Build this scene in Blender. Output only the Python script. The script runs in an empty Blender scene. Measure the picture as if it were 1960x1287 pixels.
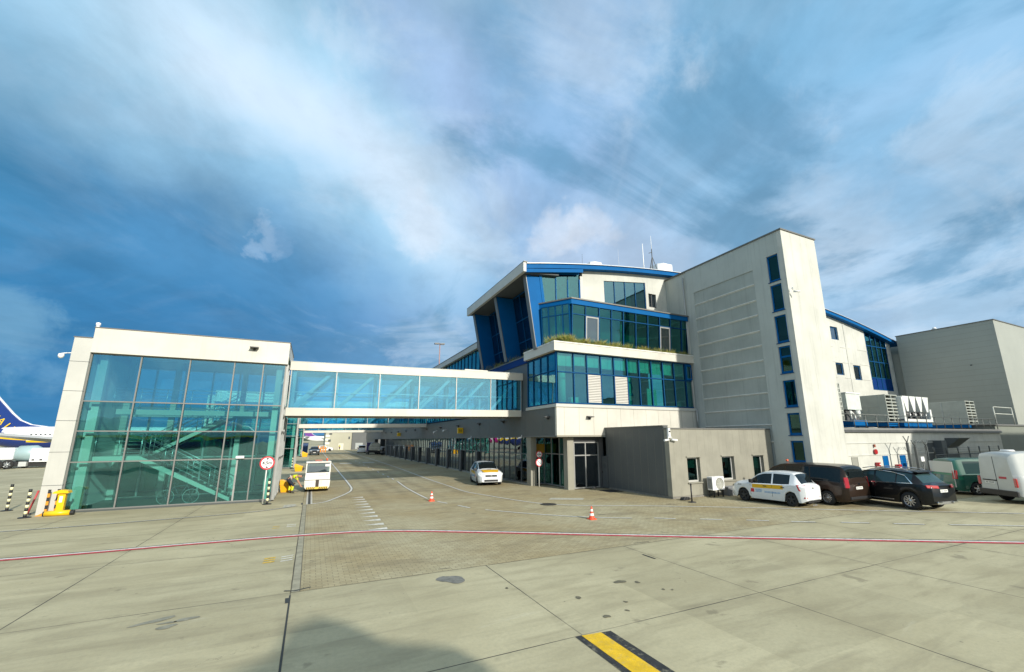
import bpy, bmesh, math, random
from mathutils import Vector, Matrix
random.seed(7)
C = bpy.context.scene.collection
SC = bpy.context.scene

# ---------------------------------------------------------------- camera
CAM_F, CAM_CX, CAM_CY, CAM_H = 816.449, 1003.93, 664.69, 3.1
yaw, pit, rol = math.radians(26.0363), math.radians(12.1516), math.radians(-0.28427)
Fv = Vector((math.sin(yaw)*math.cos(pit), math.cos(yaw)*math.cos(pit), math.sin(pit)))
R0 = Vector((math.cos(yaw), -math.sin(yaw), 0)); U0 = R0.cross(Fv)
Rv = R0*math.cos(rol) + U0*math.sin(rol); Uv = -R0*math.sin(rol) + U0*math.cos(rol)
cd = bpy.data.cameras.new('camera'); cam = bpy.data.objects.new('camera', cd); C.objects.link(cam)
cd.sensor_width = 36; cd.lens = CAM_F/1960*36
cd.shift_x = -(CAM_CX-980)/1960; cd.shift_y = (CAM_CY-643.5)/1960
cd.clip_end = 6000; cd.clip_start = .05
m = Matrix((Rv, Uv, -Fv)).transposed().to_4x4(); m.translation = (0, 0, CAM_H); cam.matrix_world = m
SC.camera = cam
def pdir(px, py):                     # the direction of a point of the sky
    return (Rv*((px-CAM_CX)/CAM_F) - Uv*((py-CAM_CY)/CAM_F) + Fv).normalized()

SC.view_settings.view_transform = 'Standard'; SC.view_settings.look = 'None'
SC.view_settings.gamma = 1; SC.view_settings.exposure = 0.0
SC.cycles.max_bounces = 10; SC.cycles.transparent_max_bounces = 32; SC.cycles.glossy_bounces = 4
SC.cycles.diffuse_bounces = 3; SC.cycles.caustics_reflective = False; SC.cycles.caustics_refractive = False
SC.cycles.sample_clamp_indirect = 4

# ---------------------------------------------------------------- light
SUN_AZ, SUN_EL = 167.0, 25.0          # where the sun stands: compass from +Y clockwise, height
SUN_STRENGTH = 4.9
sd = bpy.data.lights.new('sun', 'SUN'); sun = bpy.data.objects.new('sun', sd); C.objects.link(sun)
sd.energy = SUN_STRENGTH; sd.angle = math.radians(1.5); sd.color = (1, .955, .86)
a, e = math.radians(SUN_AZ), math.radians(SUN_EL)
S_DIR = Vector((math.sin(a)*math.cos(e), math.cos(a)*math.cos(e), math.sin(e)))
sun.rotation_euler = S_DIR.to_track_quat('Z', 'Y').to_euler(); sun.location = (20, -40, 60)

# ---------------------------------------------------------------- node helpers
class NT:
    def __init__(s, tree): s.t = tree; s.n = tree.nodes; s.l = tree.links
    def new(s, typ, **k):
        n = s.n.new(typ)
        for a_, v in k.items(): setattr(n, a_, v)
        return n
    def put(s, sock, v):
        if isinstance(v, bpy.types.NodeSocket): s.l.new(v, sock)
        elif v is not None:
            try: sock.default_value = v
            except Exception: sock.default_value = (*v, 1)
    def math(s, op, a=None, b=None, c=None, clamp=False):
        n = s.new('ShaderNodeMath', operation=op); n.use_clamp = clamp
        for i, v in enumerate((a, b, c)):
            if v is not None: s.put(n.inputs[i], v)
        return n.outputs[0]
    def vmath(s, op, a=None, b=None, scale=None):
        n = s.new('ShaderNodeVectorMath', operation=op)
        if a is not None: s.put(n.inputs[0], a)
        if b is not None: s.put(n.inputs[1], b)
        if scale is not None: s.put(n.inputs['Scale'], scale)
        return n.outputs['Value'] if op in ('DOT_PRODUCT', 'LENGTH') else n.outputs[0]
    def mix(s, f, a, b, blend='MIX'):
        n = s.new('ShaderNodeMix', data_type='RGBA', blend_type=blend)
        s.put(n.inputs[0], f); s.put(n.inputs[6], a if not isinstance(a, tuple) or len(a) == 4 else (*a, 1))
        s.put(n.inputs[7], b if not isinstance(b, tuple) or len(b) == 4 else (*b, 1))
        return n.outputs[2]
    def ramp(s, f, lo, hi, a=0., b=1., smooth=True):
        n = s.new('ShaderNodeMapRange', interpolation_type='SMOOTHSTEP' if smooth else 'LINEAR')
        s.put(n.inputs[0], f)
        for i, v in ((1, lo), (2, hi), (3, a), (4, b)): s.put(n.inputs[i], v)
        return n.outputs[0]
    def noise(s, vec, scale, detail=3, rough=.5, dist=0., out='Fac'):
        n = s.new('ShaderNodeTexNoise'); s.put(n.inputs['Vector'], vec)
        n.inputs['Scale'].default_value = scale; n.inputs['Detail'].default_value = detail
        n.inputs['Roughness'].default_value = rough; n.inputs['Distortion'].default_value = dist
        return n.outputs[out]

# ---------------------------------------------------------------- sky
def build_world():
    w = bpy.data.worlds.new('World'); SC.world = w; w.use_nodes = True
    T = NT(w.node_tree); T.n.clear()
    out = T.new('ShaderNodeOutputWorld'); bg = T.new('ShaderNodeBackground')
    T.l.new(bg.outputs[0], out.inputs[0])
    sky = T.new('ShaderNodeTexSky', sky_type='NISHITA'); sky.sun_disc = False
    sky.sun_elevation = math.radians(SUN_EL); sky.sun_rotation = math.radians(SUN_AZ)
    sky.air_density = 1.4; sky.dust_density = .6; sky.ozone_density = 3
    g = T.new('ShaderNodeNewGeometry'); d = T.vmath('SCALE', g.outputs['Incoming'], scale=-1.0)
    clear = T.vmath('MULTIPLY', sky.outputs[0], (.085, .10, .115))
    # bent direction, so that the edges of the clouds wander
    n1 = T.noise(d, 2.2, 4, .55, 0, 'Color'); n2 = T.noise(d, 7.0, 6, .6, .4, 'Color')
    wv = T.vmath('ADD', d, T.vmath('SCALE', T.vmath('SUBTRACT', n1, (.5, .5, .5)), scale=.22))
    wv = T.vmath('ADD', wv, T.vmath('SCALE', T.vmath('SUBTRACT', n2, (.5, .5, .5)), scale=.085))
    wv = T.vmath('NORMALIZE', wv)
    sep = T.new('ShaderNodeSeparateXYZ'); T.l.new(d, sep.inputs[0])
    x, y, z = sep.outputs
    zc = T.math('ADD', T.math('MAXIMUM', z, 0.), .16)
    az = math.radians(20)
    al = T.math('DIVIDE', T.math('ADD', T.math('MULTIPLY', x, math.sin(az)), T.math('MULTIPLY', y, math.cos(az))), zc)
    ac = T.math('DIVIDE', T.math('SUBTRACT', T.math('MULTIPLY', x, math.cos(az)), T.math('MULTIPLY', y, math.sin(az))), zc)
    cmb = T.new('ShaderNodeCombineXYZ'); T.put(cmb.inputs[0], T.math('MULTIPLY', ac, 1.25)); T.put(cmb.inputs[1], T.math('MULTIPLY', al, .5)); cmb.inputs[2].default_value = 3.1
    streak = T.noise(cmb.outputs[0], 1.0, 8, .56, .55)
    cm2 = T.new('ShaderNodeCombineXYZ'); T.put(cm2.inputs[0], T.math('MULTIPLY', ac, 2.6)); T.put(cm2.inputs[1], T.math('MULTIPLY', al, 1.9)); cm2.inputs[2].default_value = 8.4
    puff = T.noise(cm2.outputs[0], 1.0, 9, .6, .2)
    # thin overcast veil, bluer and darker towards the storm on the left
    veil = T.mix(T.ramp(streak, .38, .64), (.215, .49, .70), (.46, .685, .87))
    col = T.mix(.9, clear, veil)
    n3 = T.noise(d, 19., 5, .6, .3, 'Color')
    wp = T.vmath('NORMALIZE', T.vmath('ADD', wv, T.vmath('SCALE', T.vmath('SUBTRACT', n3, (.5, .5, .5)), scale=.11)))
    def blob(px, py, rad, c, op, soft=.75, vec=wv):
        nonlocal col
        D = pdir(px, py); R = rad/CAM_F
        dd = T.vmath('DOT_PRODUCT', vec, tuple(D))
        wgt = T.ramp(dd, math.cos(math.atan(R)), math.cos(math.atan(R*(1-soft))), 0., op)
        col = T.mix(wgt, col, c)
    def band(p, q, half, c, op, ends=.12):
        nonlocal col
        A, B = pdir(*p), pdir(*q); n = A.cross(B).normalized(); mid = (A+B).normalized()
        h = half/CAM_F
        t = T.math('ABSOLUTE', T.vmath('DOT_PRODUCT', wv, tuple(n)))
        w1 = T.ramp(t, 0., h, 1., 0.)
        ca = mid.dot(A)
        w2 = T.ramp(T.vmath('DOT_PRODUCT', wv, tuple(mid)), ca-ends, ca+(1-ca)*.75, 0., op)
        col = T.mix(T.math('MULTIPLY', w1, w2), col, c)
    wh = (.70, .83, .97)
    blob(-460, 1080, 960, (.004, .185, .41), .97, 1.0)
    blob(120, 690, 430, (.02, .22, .45), .6, 1.0)
    blob(450, 700, 470, (.06, .23, .48), .75, 1.0)
    blob(860, 700, 330, (.15, .34, .64), .55, 1.)
    blob(960, 330, 300, (.19, .38, .67), .6, .9)
    blob(1000, 110, 130, (.19, .42, .68), .6, .9)
    blob(1420, 330, 400, (.20, .45, .72), .6, 1.)
    blob(1250, 560, 230, (.44, .62, .86), .6, .9)
    blob(1760, 500, 380, (.42, .62, .84), .6, 1.)
    blob(1850, 130, 420, (.25, .51, .77), .55, 1.)
    band((250, -120), (850, 440), 250, (.50, .75, .95), .85)
    band((400, 40), (850, 440), 105, wh, .75, .06)
    band((-60, 90), (640, 420), 120, (.30, .57, .80), .55)
    band((0, 420), (560, 520), 90, (.12, .36, .64), .35)
    band((760, -40), (930, 300), 130, (.40, .57, .86), .7)
    band((1160, 40), (1130, 400), 150, (.39, .57, .85), .65)
    band((1330, 310), (1760, 130), 60, (.36, .59, .84), .6)
    band((1200, 420), (1900, 330), 70, (.36, .59, .84), .4)
    band((1100, 600), (1960, 430), 70, (.48, .67, .88), .5)
    blob(800, 430, 70, (.74, .83, .95), .55, .9, wp); blob(735, 375, 60, wh, .4, .9)
    blob(1150, 520, 170, (.58, .70, .88), .45, 1., wp); blob(1080, 445, 62, (.70, .78, .90), .6, 1., wp); blob(1130, 436, 50, (.72, .80, .92), .5, 1., wp); blob(1560, 470, 120, (.62, .76, .92), .45, 1., wp); blob(1800, 600, 120, (.56, .71, .88), .5, 1., wp)
    blob(502, 474, 24, (.40, .58, .80), .5, 1., wp); blob(526, 490, 22, (.26, .46, .72), .4, 1., wp); blob(25, 645, 60, (.20, .42, .62), .6, .95, wp); blob(60, 690, 50, (.16, .38, .60), .6, .9, wp); blob(750, 692, 30, (.30, .47, .74), .6, .9, wp)
    blob(1640, 620, 60, (.30, .47, .68), .5, .9, wp); blob(1830, 570, 70, (.28, .50, .72), .4, .9, wp)
    # crisper torn edges: bright rims and slate gaps, at the scale of the cloud deck
    cm3 = T.new('ShaderNodeCombineXYZ'); T.put(cm3.inputs[0], T.math('MULTIPLY', ac, 1.35)); T.put(cm3.inputs[1], T.math('MULTIPLY', al, 1.05)); cm3.inputs[2].default_value = 5.7
    torn = T.noise(cm3.outputs[0], 1.0, 13, .60, .9)
    cm4 = T.new('ShaderNodeCombineXYZ'); T.put(cm4.inputs[0], T.math('MULTIPLY', ac, 1.0)); T.put(cm4.inputs[1], T.math('MULTIPLY', al, .9)); cm4.inputs[2].default_value = 12.3
    gap = T.noise(cm4.outputs[0], 1.0, 12, .58, .7)
    free = T.math('MULTIPLY', T.ramp(T.vmath('DOT_PRODUCT', d, tuple(pdir(-250, 900))), .62, .93, 1., .10), T.ramp(z, .03, .16, .35, 1.))
    col = T.mix(T.math('MULTIPLY', free, T.ramp(gap, .515, .63, 0., .72)), col, (.135, .33, .53))
    col = T.mix(T.math('MULTIPLY', free, T.ramp(torn, .51, .64, 0., .5)), col, (.58, .74, .91))
    # broken grain of the cloud, lighter and darker wisps
    gr = T.ramp(puff, .32, .68, .84, 1.12)
    hi = T.ramp(z, .02, .5, .4, 1.)
    col = T.mix(hi, col, T.vmath('SCALE', col, scale=gr))
    # round the sun, behind the photographer, the cloud is bright and warm; overhead it is pale
    sb = T.vmath('DOT_PRODUCT', d, tuple(Vector((math.sin(a)*math.cos(e), math.cos(a)*math.cos(e), math.sin(e)+.15)).normalized()))
    fw = T.vmath('DOT_PRODUCT', d, tuple(Vector((math.sin(math.radians(20)), math.cos(math.radians(20)), 0))))
    rear = T.mix(T.ramp(z, .0, .55), T.mix(T.ramp(streak, .36, .66), (.26, .52, .78), (.56, .77, .95)), T.mix(T.ramp(streak, .36, .66), (.20, .44, .68), (.58, .72, .9)))
    col = T.mix(T.ramp(fw, .25, -.25, 0., 1.), col, rear)
    col = T.mix(T.ramp(z, .75, 1., 0., .8), col, (.6, .68, .8))
    col = T.mix(T.ramp(sb, .80, 1., 0., .9), col, (1.6, 1.45, 1.2))
    T.put(bg.inputs[0], col); bg.inputs[1].default_value = 1.0
build_world()

# ---------------------------------------------------------------- materials
MATS = {}
def mat(name, col, rough=.6, metal=0., var=.0, vscale=3., bump=0., bscale=40., coat=0., spec=.5, streaks=0., grain=0., emit=None, wear=0.):
    if name in MATS: return MATS[name]
    m = bpy.data.materials.new(name); m.use_nodes = True; MATS[name] = m
    T = NT(m.node_tree); b = T.n['Principled BSDF']
    b.inputs['Roughness'].default_value = rough; b.inputs['Metallic'].default_value = metal
    b.inputs['Coat Weight'].default_value = coat; b.inputs['Coat Roughness'].default_value = .04
    b.inputs['Specular IOR Level'].default_value = spec
    c = (*col, 1)
    if var or streaks or bump or grain or wear:
        geo = T.new('ShaderNodeNewGeometry').outputs['Position']
    if var or streaks or grain or wear:
        cc = T.mix(T.ramp(T.noise(geo, vscale, 5, .6), .3, .7), tuple(v*(1-var) for v in col), tuple(min(1, v*(1+var)) for v in col))
        if streaks:
            mp = T.vmath('MULTIPLY', geo, (6., 6., .20))
            cc = T.mix(T.ramp(T.noise(mp, 1.0, 6, .68), .50, .76, 0., streaks), cc, tuple(v*.42 for v in col))
            cc = T.mix(T.ramp(T.noise(geo, .9, 6, .7), .55, .72, 0., streaks*.6), cc, tuple(v*.6 for v in col))
        if grain:
            cc = T.mix(T.ramp(T.noise(geo, 60., 2, .6), .3, .7, 0., grain), cc, tuple(v*.5 for v in col))
        if wear:
            cc = T.mix(T.ramp(T.noise(geo, 7., 7, .72), .50, .66, 0., wear), cc, (.36, .33, .225))
            cc = T.mix(T.ramp(T.noise(T.vmath('MULTIPLY', geo, (9., 1.2, 1.)), 1., 5, .65), .56, .7, 0., wear*.8), cc, (.22, .20, .14))
        T.l.new(cc, b.inputs['Base Color'])
    else:
        b.inputs['Base Color'].default_value = c
    if bump:
        bp = T.new('ShaderNodeBump'); bp.inputs['Strength'].default_value = bump; bp.inputs['Distance'].default_value = .02
        T.put(bp.inputs['Height'], T.noise(geo, bscale, 4, .6)); T.l.new(bp.outputs[0], b.inputs['Normal'])
    if emit:
        b.inputs['Emission Color'].default_value = (*emit[0], 1); b.inputs['Emission Strength'].default_value = emit[1]
    return m

def glass(name, tint, refl=.2, rough=.0, rcol=(1, 1, 1), wave=.0):
    """A pane: tinted see-through body under a partly mirroring face that gains at a glance."""
    if name in MATS: return MATS[name]
    m = bpy.data.materials.new(name); m.use_nodes = True; MATS[name] = m
    T = NT(m.node_tree); T.n.clear()
    out = T.new('ShaderNodeOutputMaterial'); mx = T.new('ShaderNodeMixShader')
    tr = T.new('ShaderNodeBsdfTransparent'); tr.inputs[0].default_value = (*tint, 1)
    gl = T.new('ShaderNodeBsdfGlossy'); gl.inputs[0].default_value = (*rcol, 1); gl.inputs['Roughness'].default_value = rough
    lw = T.new('ShaderNodeLayerWeight'); lw.inputs[0].default_value = .5
    f = T.math('ADD', T.math('MULTIPLY', T.math('POWER', lw.outputs['Facing'], 3.), 1-refl), refl, clamp=True)
    if wave:
        geo = T.new('ShaderNodeNewGeometry').outputs['Position']
        bp = T.new('ShaderNodeBump'); bp.inputs['Strength'].default_value = wave; bp.inputs['Distance'].default_value = .02
        T.put(bp.inputs['Height'], T.noise(geo, .9, 1, .4)); T.l.new(bp.outputs[0], gl.inputs['Normal'])
    T.l.new(f, mx.inputs[0]); T.l.new(tr.outputs[0], mx.inputs[1]); T.l.new(gl.outputs[0], mx.inputs[2]); T.l.new(mx.outputs[0], out.inputs[0])
    return m

# ---------------------------------------------------------------- mesh builder
ORG = {}
def tag(o, label=None, cat=None, group=None, kind=None):
    if label: o['label'] = label
    if cat: o['category'] = cat
    if group: o['group'] = group
    if kind: o['kind'] = kind
    return o
def empty(name, loc=(0, 0, 0), label=None, cat=None, group=None, az=0.):
    o = bpy.data.objects.new(name, None); o.empty_display_size = .3; C.objects.link(o); o.location = loc; o.rotation_euler = (0, 0, -math.radians(az))
    tag(o, label, cat, group); ORG[o.name] = Vector((0, 0, 0))
    return o
def place(name, loc, label, cat, group=None):       # an Empty whose parts are given in world coordinates
    o = empty(name, loc, label, cat, group); ORG[o.name] = Vector(loc); return o
def V(*a): return Vector(a)
SPLIT = {'mullion', 'foot', 'shade_canopy_post', 'wall_ledge', 'stand', 'door_seam', 'bay_pier', 'sill', 'roller_end', 'grip', 'cabinet_vent', 'office_furniture', 'roller_blind'}
class MB:
    def __init__(s): s.v = []; s.f = []; s.mi = []; s.k = 0; s.sm = []
    def add(s, vs, fs, smooth=False):
        b = len(s.v); s.v += [Vector(p) for p in vs]
        for f in fs: s.f.append([b+i for i in f]); s.mi.append(s.k); s.sm.append(smooth)
        return s
    def poly(s, *pts): return s.add(pts, [range(len(pts))])
    def obox(s, o, a, b, c):
        o, a, b, c = Vector(o), Vector(a), Vector(b), Vector(c)
        if a.cross(b).dot(c) < 0: a, b = b, a
        P = [o, o+a, o+a+b, o+b, o+c, o+a+c, o+a+b+c, o+b+c]
        return s.add(P, [(3, 2, 1, 0), (4, 5, 6, 7), (0, 1, 5, 4), (1, 2, 6, 5), (2, 3, 7, 6), (3, 0, 4, 7)])
    def box(s, x0, x1, y0, y1, z0, z1):
        return s.obox((min(x0, x1), min(y0, y1), min(z0, z1)), (abs(x1-x0), 0, 0), (0, abs(y1-y0), 0), (0, 0, abs(z1-z0)))
    def prism(s, pts, vec):
        n = len(pts); vec = Vector(vec); P = [Vector(p) for p in pts]
        nr = Vector((0, 0, 0))
        for i in range(n): nr += P[i].cross(P[(i+1) % n])
        if nr.dot(vec) < 0: P.reverse()
        return s.add(P+[p+vec for p in P], [tuple(reversed(range(n))), tuple(range(n, 2*n))]+[(i, (i+1) % n, n+(i+1) % n, n+i) for i in range(n)])
    def cyl(s, p, q, r, r2=None, n=10, cap=True, smooth=True):
        p, q = Vector(p), Vector(q); r2 = r if r2 is None else r2
        ax = (q-p).normalized(); u = ax.orthogonal().normalized(); w = ax.cross(u)
        P = []
        for c, rr in ((p, r), (q, r2)):
            for i in range(n):
                t = 2*math.pi*i/n; P.append(c+(u*math.cos(t)+w*math.sin(t))*rr)
        b = len(s.v); s.add(P, [(i, (i+1) % n, n+(i+1) % n, n+i) for i in range(n)], smooth)
        if cap:
            s.f += [[b+i for i in reversed(range(n))], [b+n+i for i in range(n)]]; s.mi += [s.k]*2; s.sm += [False]*2
        return s
    def tube(s, pts, r, n=6):
        for i in range(len(pts)-1): s.cyl(pts[i], pts[i+1], r, n=n)
        return s
    def lathe(s, prof, c=(0, 0, 0), ax='Z', n=24, smooth=True):   # prof: (radius, height)
        c = Vector(c); P = []
        for r, h in prof:
            for i in range(n):
                t = 2*math.pi*i/n; a_, b_ = r*math.cos(t), r*math.sin(t)
                P.append(c+(Vector((a_, b_, h)) if ax == 'Z' else Vector((h, a_, b_)) if ax == 'X' else Vector((b_, h, a_))))
        F = []
        for k in range(len(prof)-1):
            for i in range(n): F.append((k*n+i, k*n+(i+1) % n, (k+1)*n+(i+1) % n, (k+1)*n+i))
        return s.add(P, F, smooth)
    def disc(s, c, nrm, r, n=24, thick=.02):
        c, nrm = Vector(c), Vector(nrm).normalized(); return s.cyl(c, c+nrm*thick, r, n=n, smooth=False)
    def pieces(s):
        """the far-apart pieces of this shape, each as a builder of its own"""
        n = len(s.f); bx = []
        for f in s.f:
            P = [s.v[i] for i in f]; bx.append([min(p[k] for p in P) for k in range(3)]+[max(p[k] for p in P) for k in range(3)])
        par = list(range(n)); own = {}
        def find(i):
            while par[i] != i: par[i] = par[par[i]]; i = par[i]
            return i
        for i, f in enumerate(s.f):
            for v in f:
                k = tuple(round(c, 4) for c in s.v[v])
                if k in own: par[find(i)] = find(own[k])
                else: own[k] = i
        def boxes():
            B = {}
            for i in range(n):
                r = find(i); b = B.get(r)
                B[r] = bx[i][:] if b is None else [min(b[k], bx[i][k]) for k in range(3)]+[max(b[k], bx[i][k]) for k in range(3, 6)]
            return B
        B = boxes(); ks = list(B)
        if len(ks) > 400: return [s]
        sz = {k: max(B[k][3+q]-B[k][q] for q in range(3)) for k in ks}
        for i, k in enumerate(ks):
            for l in ks[i+1:]:
                a, b = B[k], B[l]; g = math.sqrt(sum(max(0, a[q]-b[q+3], b[q]-a[q+3])**2 for q in range(3)))
                if g <= max(.02, .5*max(sz[k], sz[l])): par[find(k)] = find(l)
        out = {}
        for i in range(n):
            m = out.setdefault(find(i), MB()); b = len(m.v); m.v += [s.v[v] for v in s.f[i]]; m.f.append(list(range(b, b+len(s.f[i])))); m.mi.append(s.mi[i]); m.sm.append(s.sm[i])
        return list(out.values())
    def build(s, name, mats, parent=None, bevel=0., sharp=None, recalc=False):
        if name in SPLIT:
            ps = s.pieces()
            if len(ps) > 1:
                return [p._build(name, mats, parent, bevel, sharp, recalc) for p in ps][0]
        return s._build(name, mats, parent, bevel, sharp, recalc)
    def _build(s, name, mats, parent=None, bevel=0., sharp=None, recalc=False):
        me = bpy.data.meshes.new(name); o = Vector((0, 0, 0))
        if parent is not None: o = ORG.get(parent.name, o)
        me.from_pydata([tuple(p-o) for p in s.v], [], s.f)
        ms = mats if isinstance(mats, (list, tuple)) else [mats]
        for m_ in ms: me.materials.append(m_)
        me.polygons.foreach_set('material_index', [min(k, len(ms)-1) for k in s.mi])
        me.polygons.foreach_set('use_smooth', s.sm)
        if recalc or bevel:
            bm = bmesh.new(); bm.from_mesh(me)
            if bevel:
                bmesh.ops.remove_doubles(bm, verts=bm.verts, dist=1e-5)
                ed = [e_ for e_ in bm.edges if len(e_.link_faces) == 2 and e_.calc_face_angle(0) > .6]
                bmesh.ops.bevel(bm, geom=ed, offset=bevel, segments=2, affect='EDGES', profile=.6, clamp_overlap=True)
            bmesh.ops.recalc_face_normals(bm, faces=bm.faces); bm.to_mesh(me); bm.free()
        if sharp is not None:
            me.polygons.foreach_set('use_smooth', [True]*len(me.polygons)); me.set_sharp_from_angle(angle=math.radians(sharp))
        me.update()
        ob = bpy.data.objects.new(name, me); C.objects.link(ob)
        if parent is not None: ob.parent = parent; ORG[ob.name] = ORG.get(parent.name, Vector((0, 0, 0)))
        return ob
def copy_tree(o, parent=None):
    c = o.copy(); C.objects.link(c)
    if parent is not None: c.parent = parent
    for ch in list(o.children): copy_tree(ch, c)
    return c
def text(name, s, size, mt, parent, origin, xdir, ydir, depth=.004, align='CENTER', squeeze=1., bold=.0):
    """Lettering as real raised letters lying on a face."""
    cu = bpy.data.curves.new(name, 'FONT'); cu.body = s; cu.size = size; cu.extrude = depth; cu.align_x = align; cu.align_y = 'CENTER'
    cu.resolution_u = 3; cu.offset = bold
    t = bpy.data.objects.new(name, cu); C.objects.link(t); bpy.context.view_layer.update()
    me = bpy.data.meshes.new_from_object(t.evaluated_get(bpy.context.evaluated_depsgraph_get()))
    bpy.data.objects.remove(t)
    xd, yd = Vector(xdir).normalized(), Vector(ydir).normalized(); zd = xd.cross(yd)
    M = Matrix((xd*squeeze, yd, zd)).transposed().to_4x4(); o = Vector(origin)
    if parent is not None: o = o-ORG.get(parent.name, Vector((0, 0, 0)))
    M.translation = o; me.transform(M); me.materials.clear(); me.materials.append(mt)
    ob = bpy.data.objects.new(name, me); C.objects.link(ob)
    if parent is not None: ob.parent = parent; ORG[ob.name] = ORG.get(parent.name, Vector((0, 0, 0)))
    return ob
def lerp(a, b, t): return a+(b-a)*t

def curtain(root, P0, U, Vv, us, vs, fm, gm, mw=.06, md=.14, depth=.05, name='window_frame', skip=(), pane='pane', alt=None, hw=None, thick=.016):
    """Glazed wall: one frame part, each pane a sub-part. U runs along the wall, U x V points out."""
    P0, U, Vv = Vector(P0), Vector(U).normalized(), Vector(Vv)
    N = U.cross(Vv).normalized(); hw = hw or mw
    f = MB()
    for u in us:
        f.obox(P0+U*(u-mw/2)+Vv*(vs[0]-hw/2)-N*(md-depth), U*mw, Vv*(vs[-1]-vs[0]+hw), N*md)
    for v in vs:
        for i in range(len(us)-1):
            f.obox(P0+U*(us[i]+mw/2)+Vv*(v-hw/2)-N*(md-depth-.004), U*(us[i+1]-us[i]-mw), Vv*hw, N*(md-.007))
    fo = f.build(name, fm, root)
    for i in range(len(us)-1):
        for j in range(len(vs)-1):
            if (i, j) in skip: continue
            g_ = gm if not alt or (i, j) not in alt else alt[(i, j)]
            p = MB().obox(P0+U*(us[i]+mw/2)+Vv*(vs[j]+hw/2)-N*.02, U*(us[i+1]-us[i]-mw), Vv*(vs[j+1]-vs[j]-hw), N*thick)
            p.build(pane, g_, fo)
    return fo
def quadpane(root, pts, vec, m, name='pane'):
    return MB().prism(pts, vec).build(name, m, root)
def railing(root, pts, h, m, bars=5, step=1.2, r=.018, name='railing'):
    b = MB()
    for i in range(len(pts)-1):
        p, q = Vector(pts[i]), Vector(pts[i+1]); L = (q-p).length; n = max(1, round(L/step))
        for k in range(n+1):
            c = p+(q-p)*k/n; b.cyl(c, c+V(0, 0, h), r, n=6)
        for k in range(bars):
            z = h*(k+1)/bars; b.cyl(p+V(0, 0, z), q+V(0, 0, z), r*(1.15 if k == bars-1 else .6), n=6)
    return b.build(name, m, root)
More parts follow.
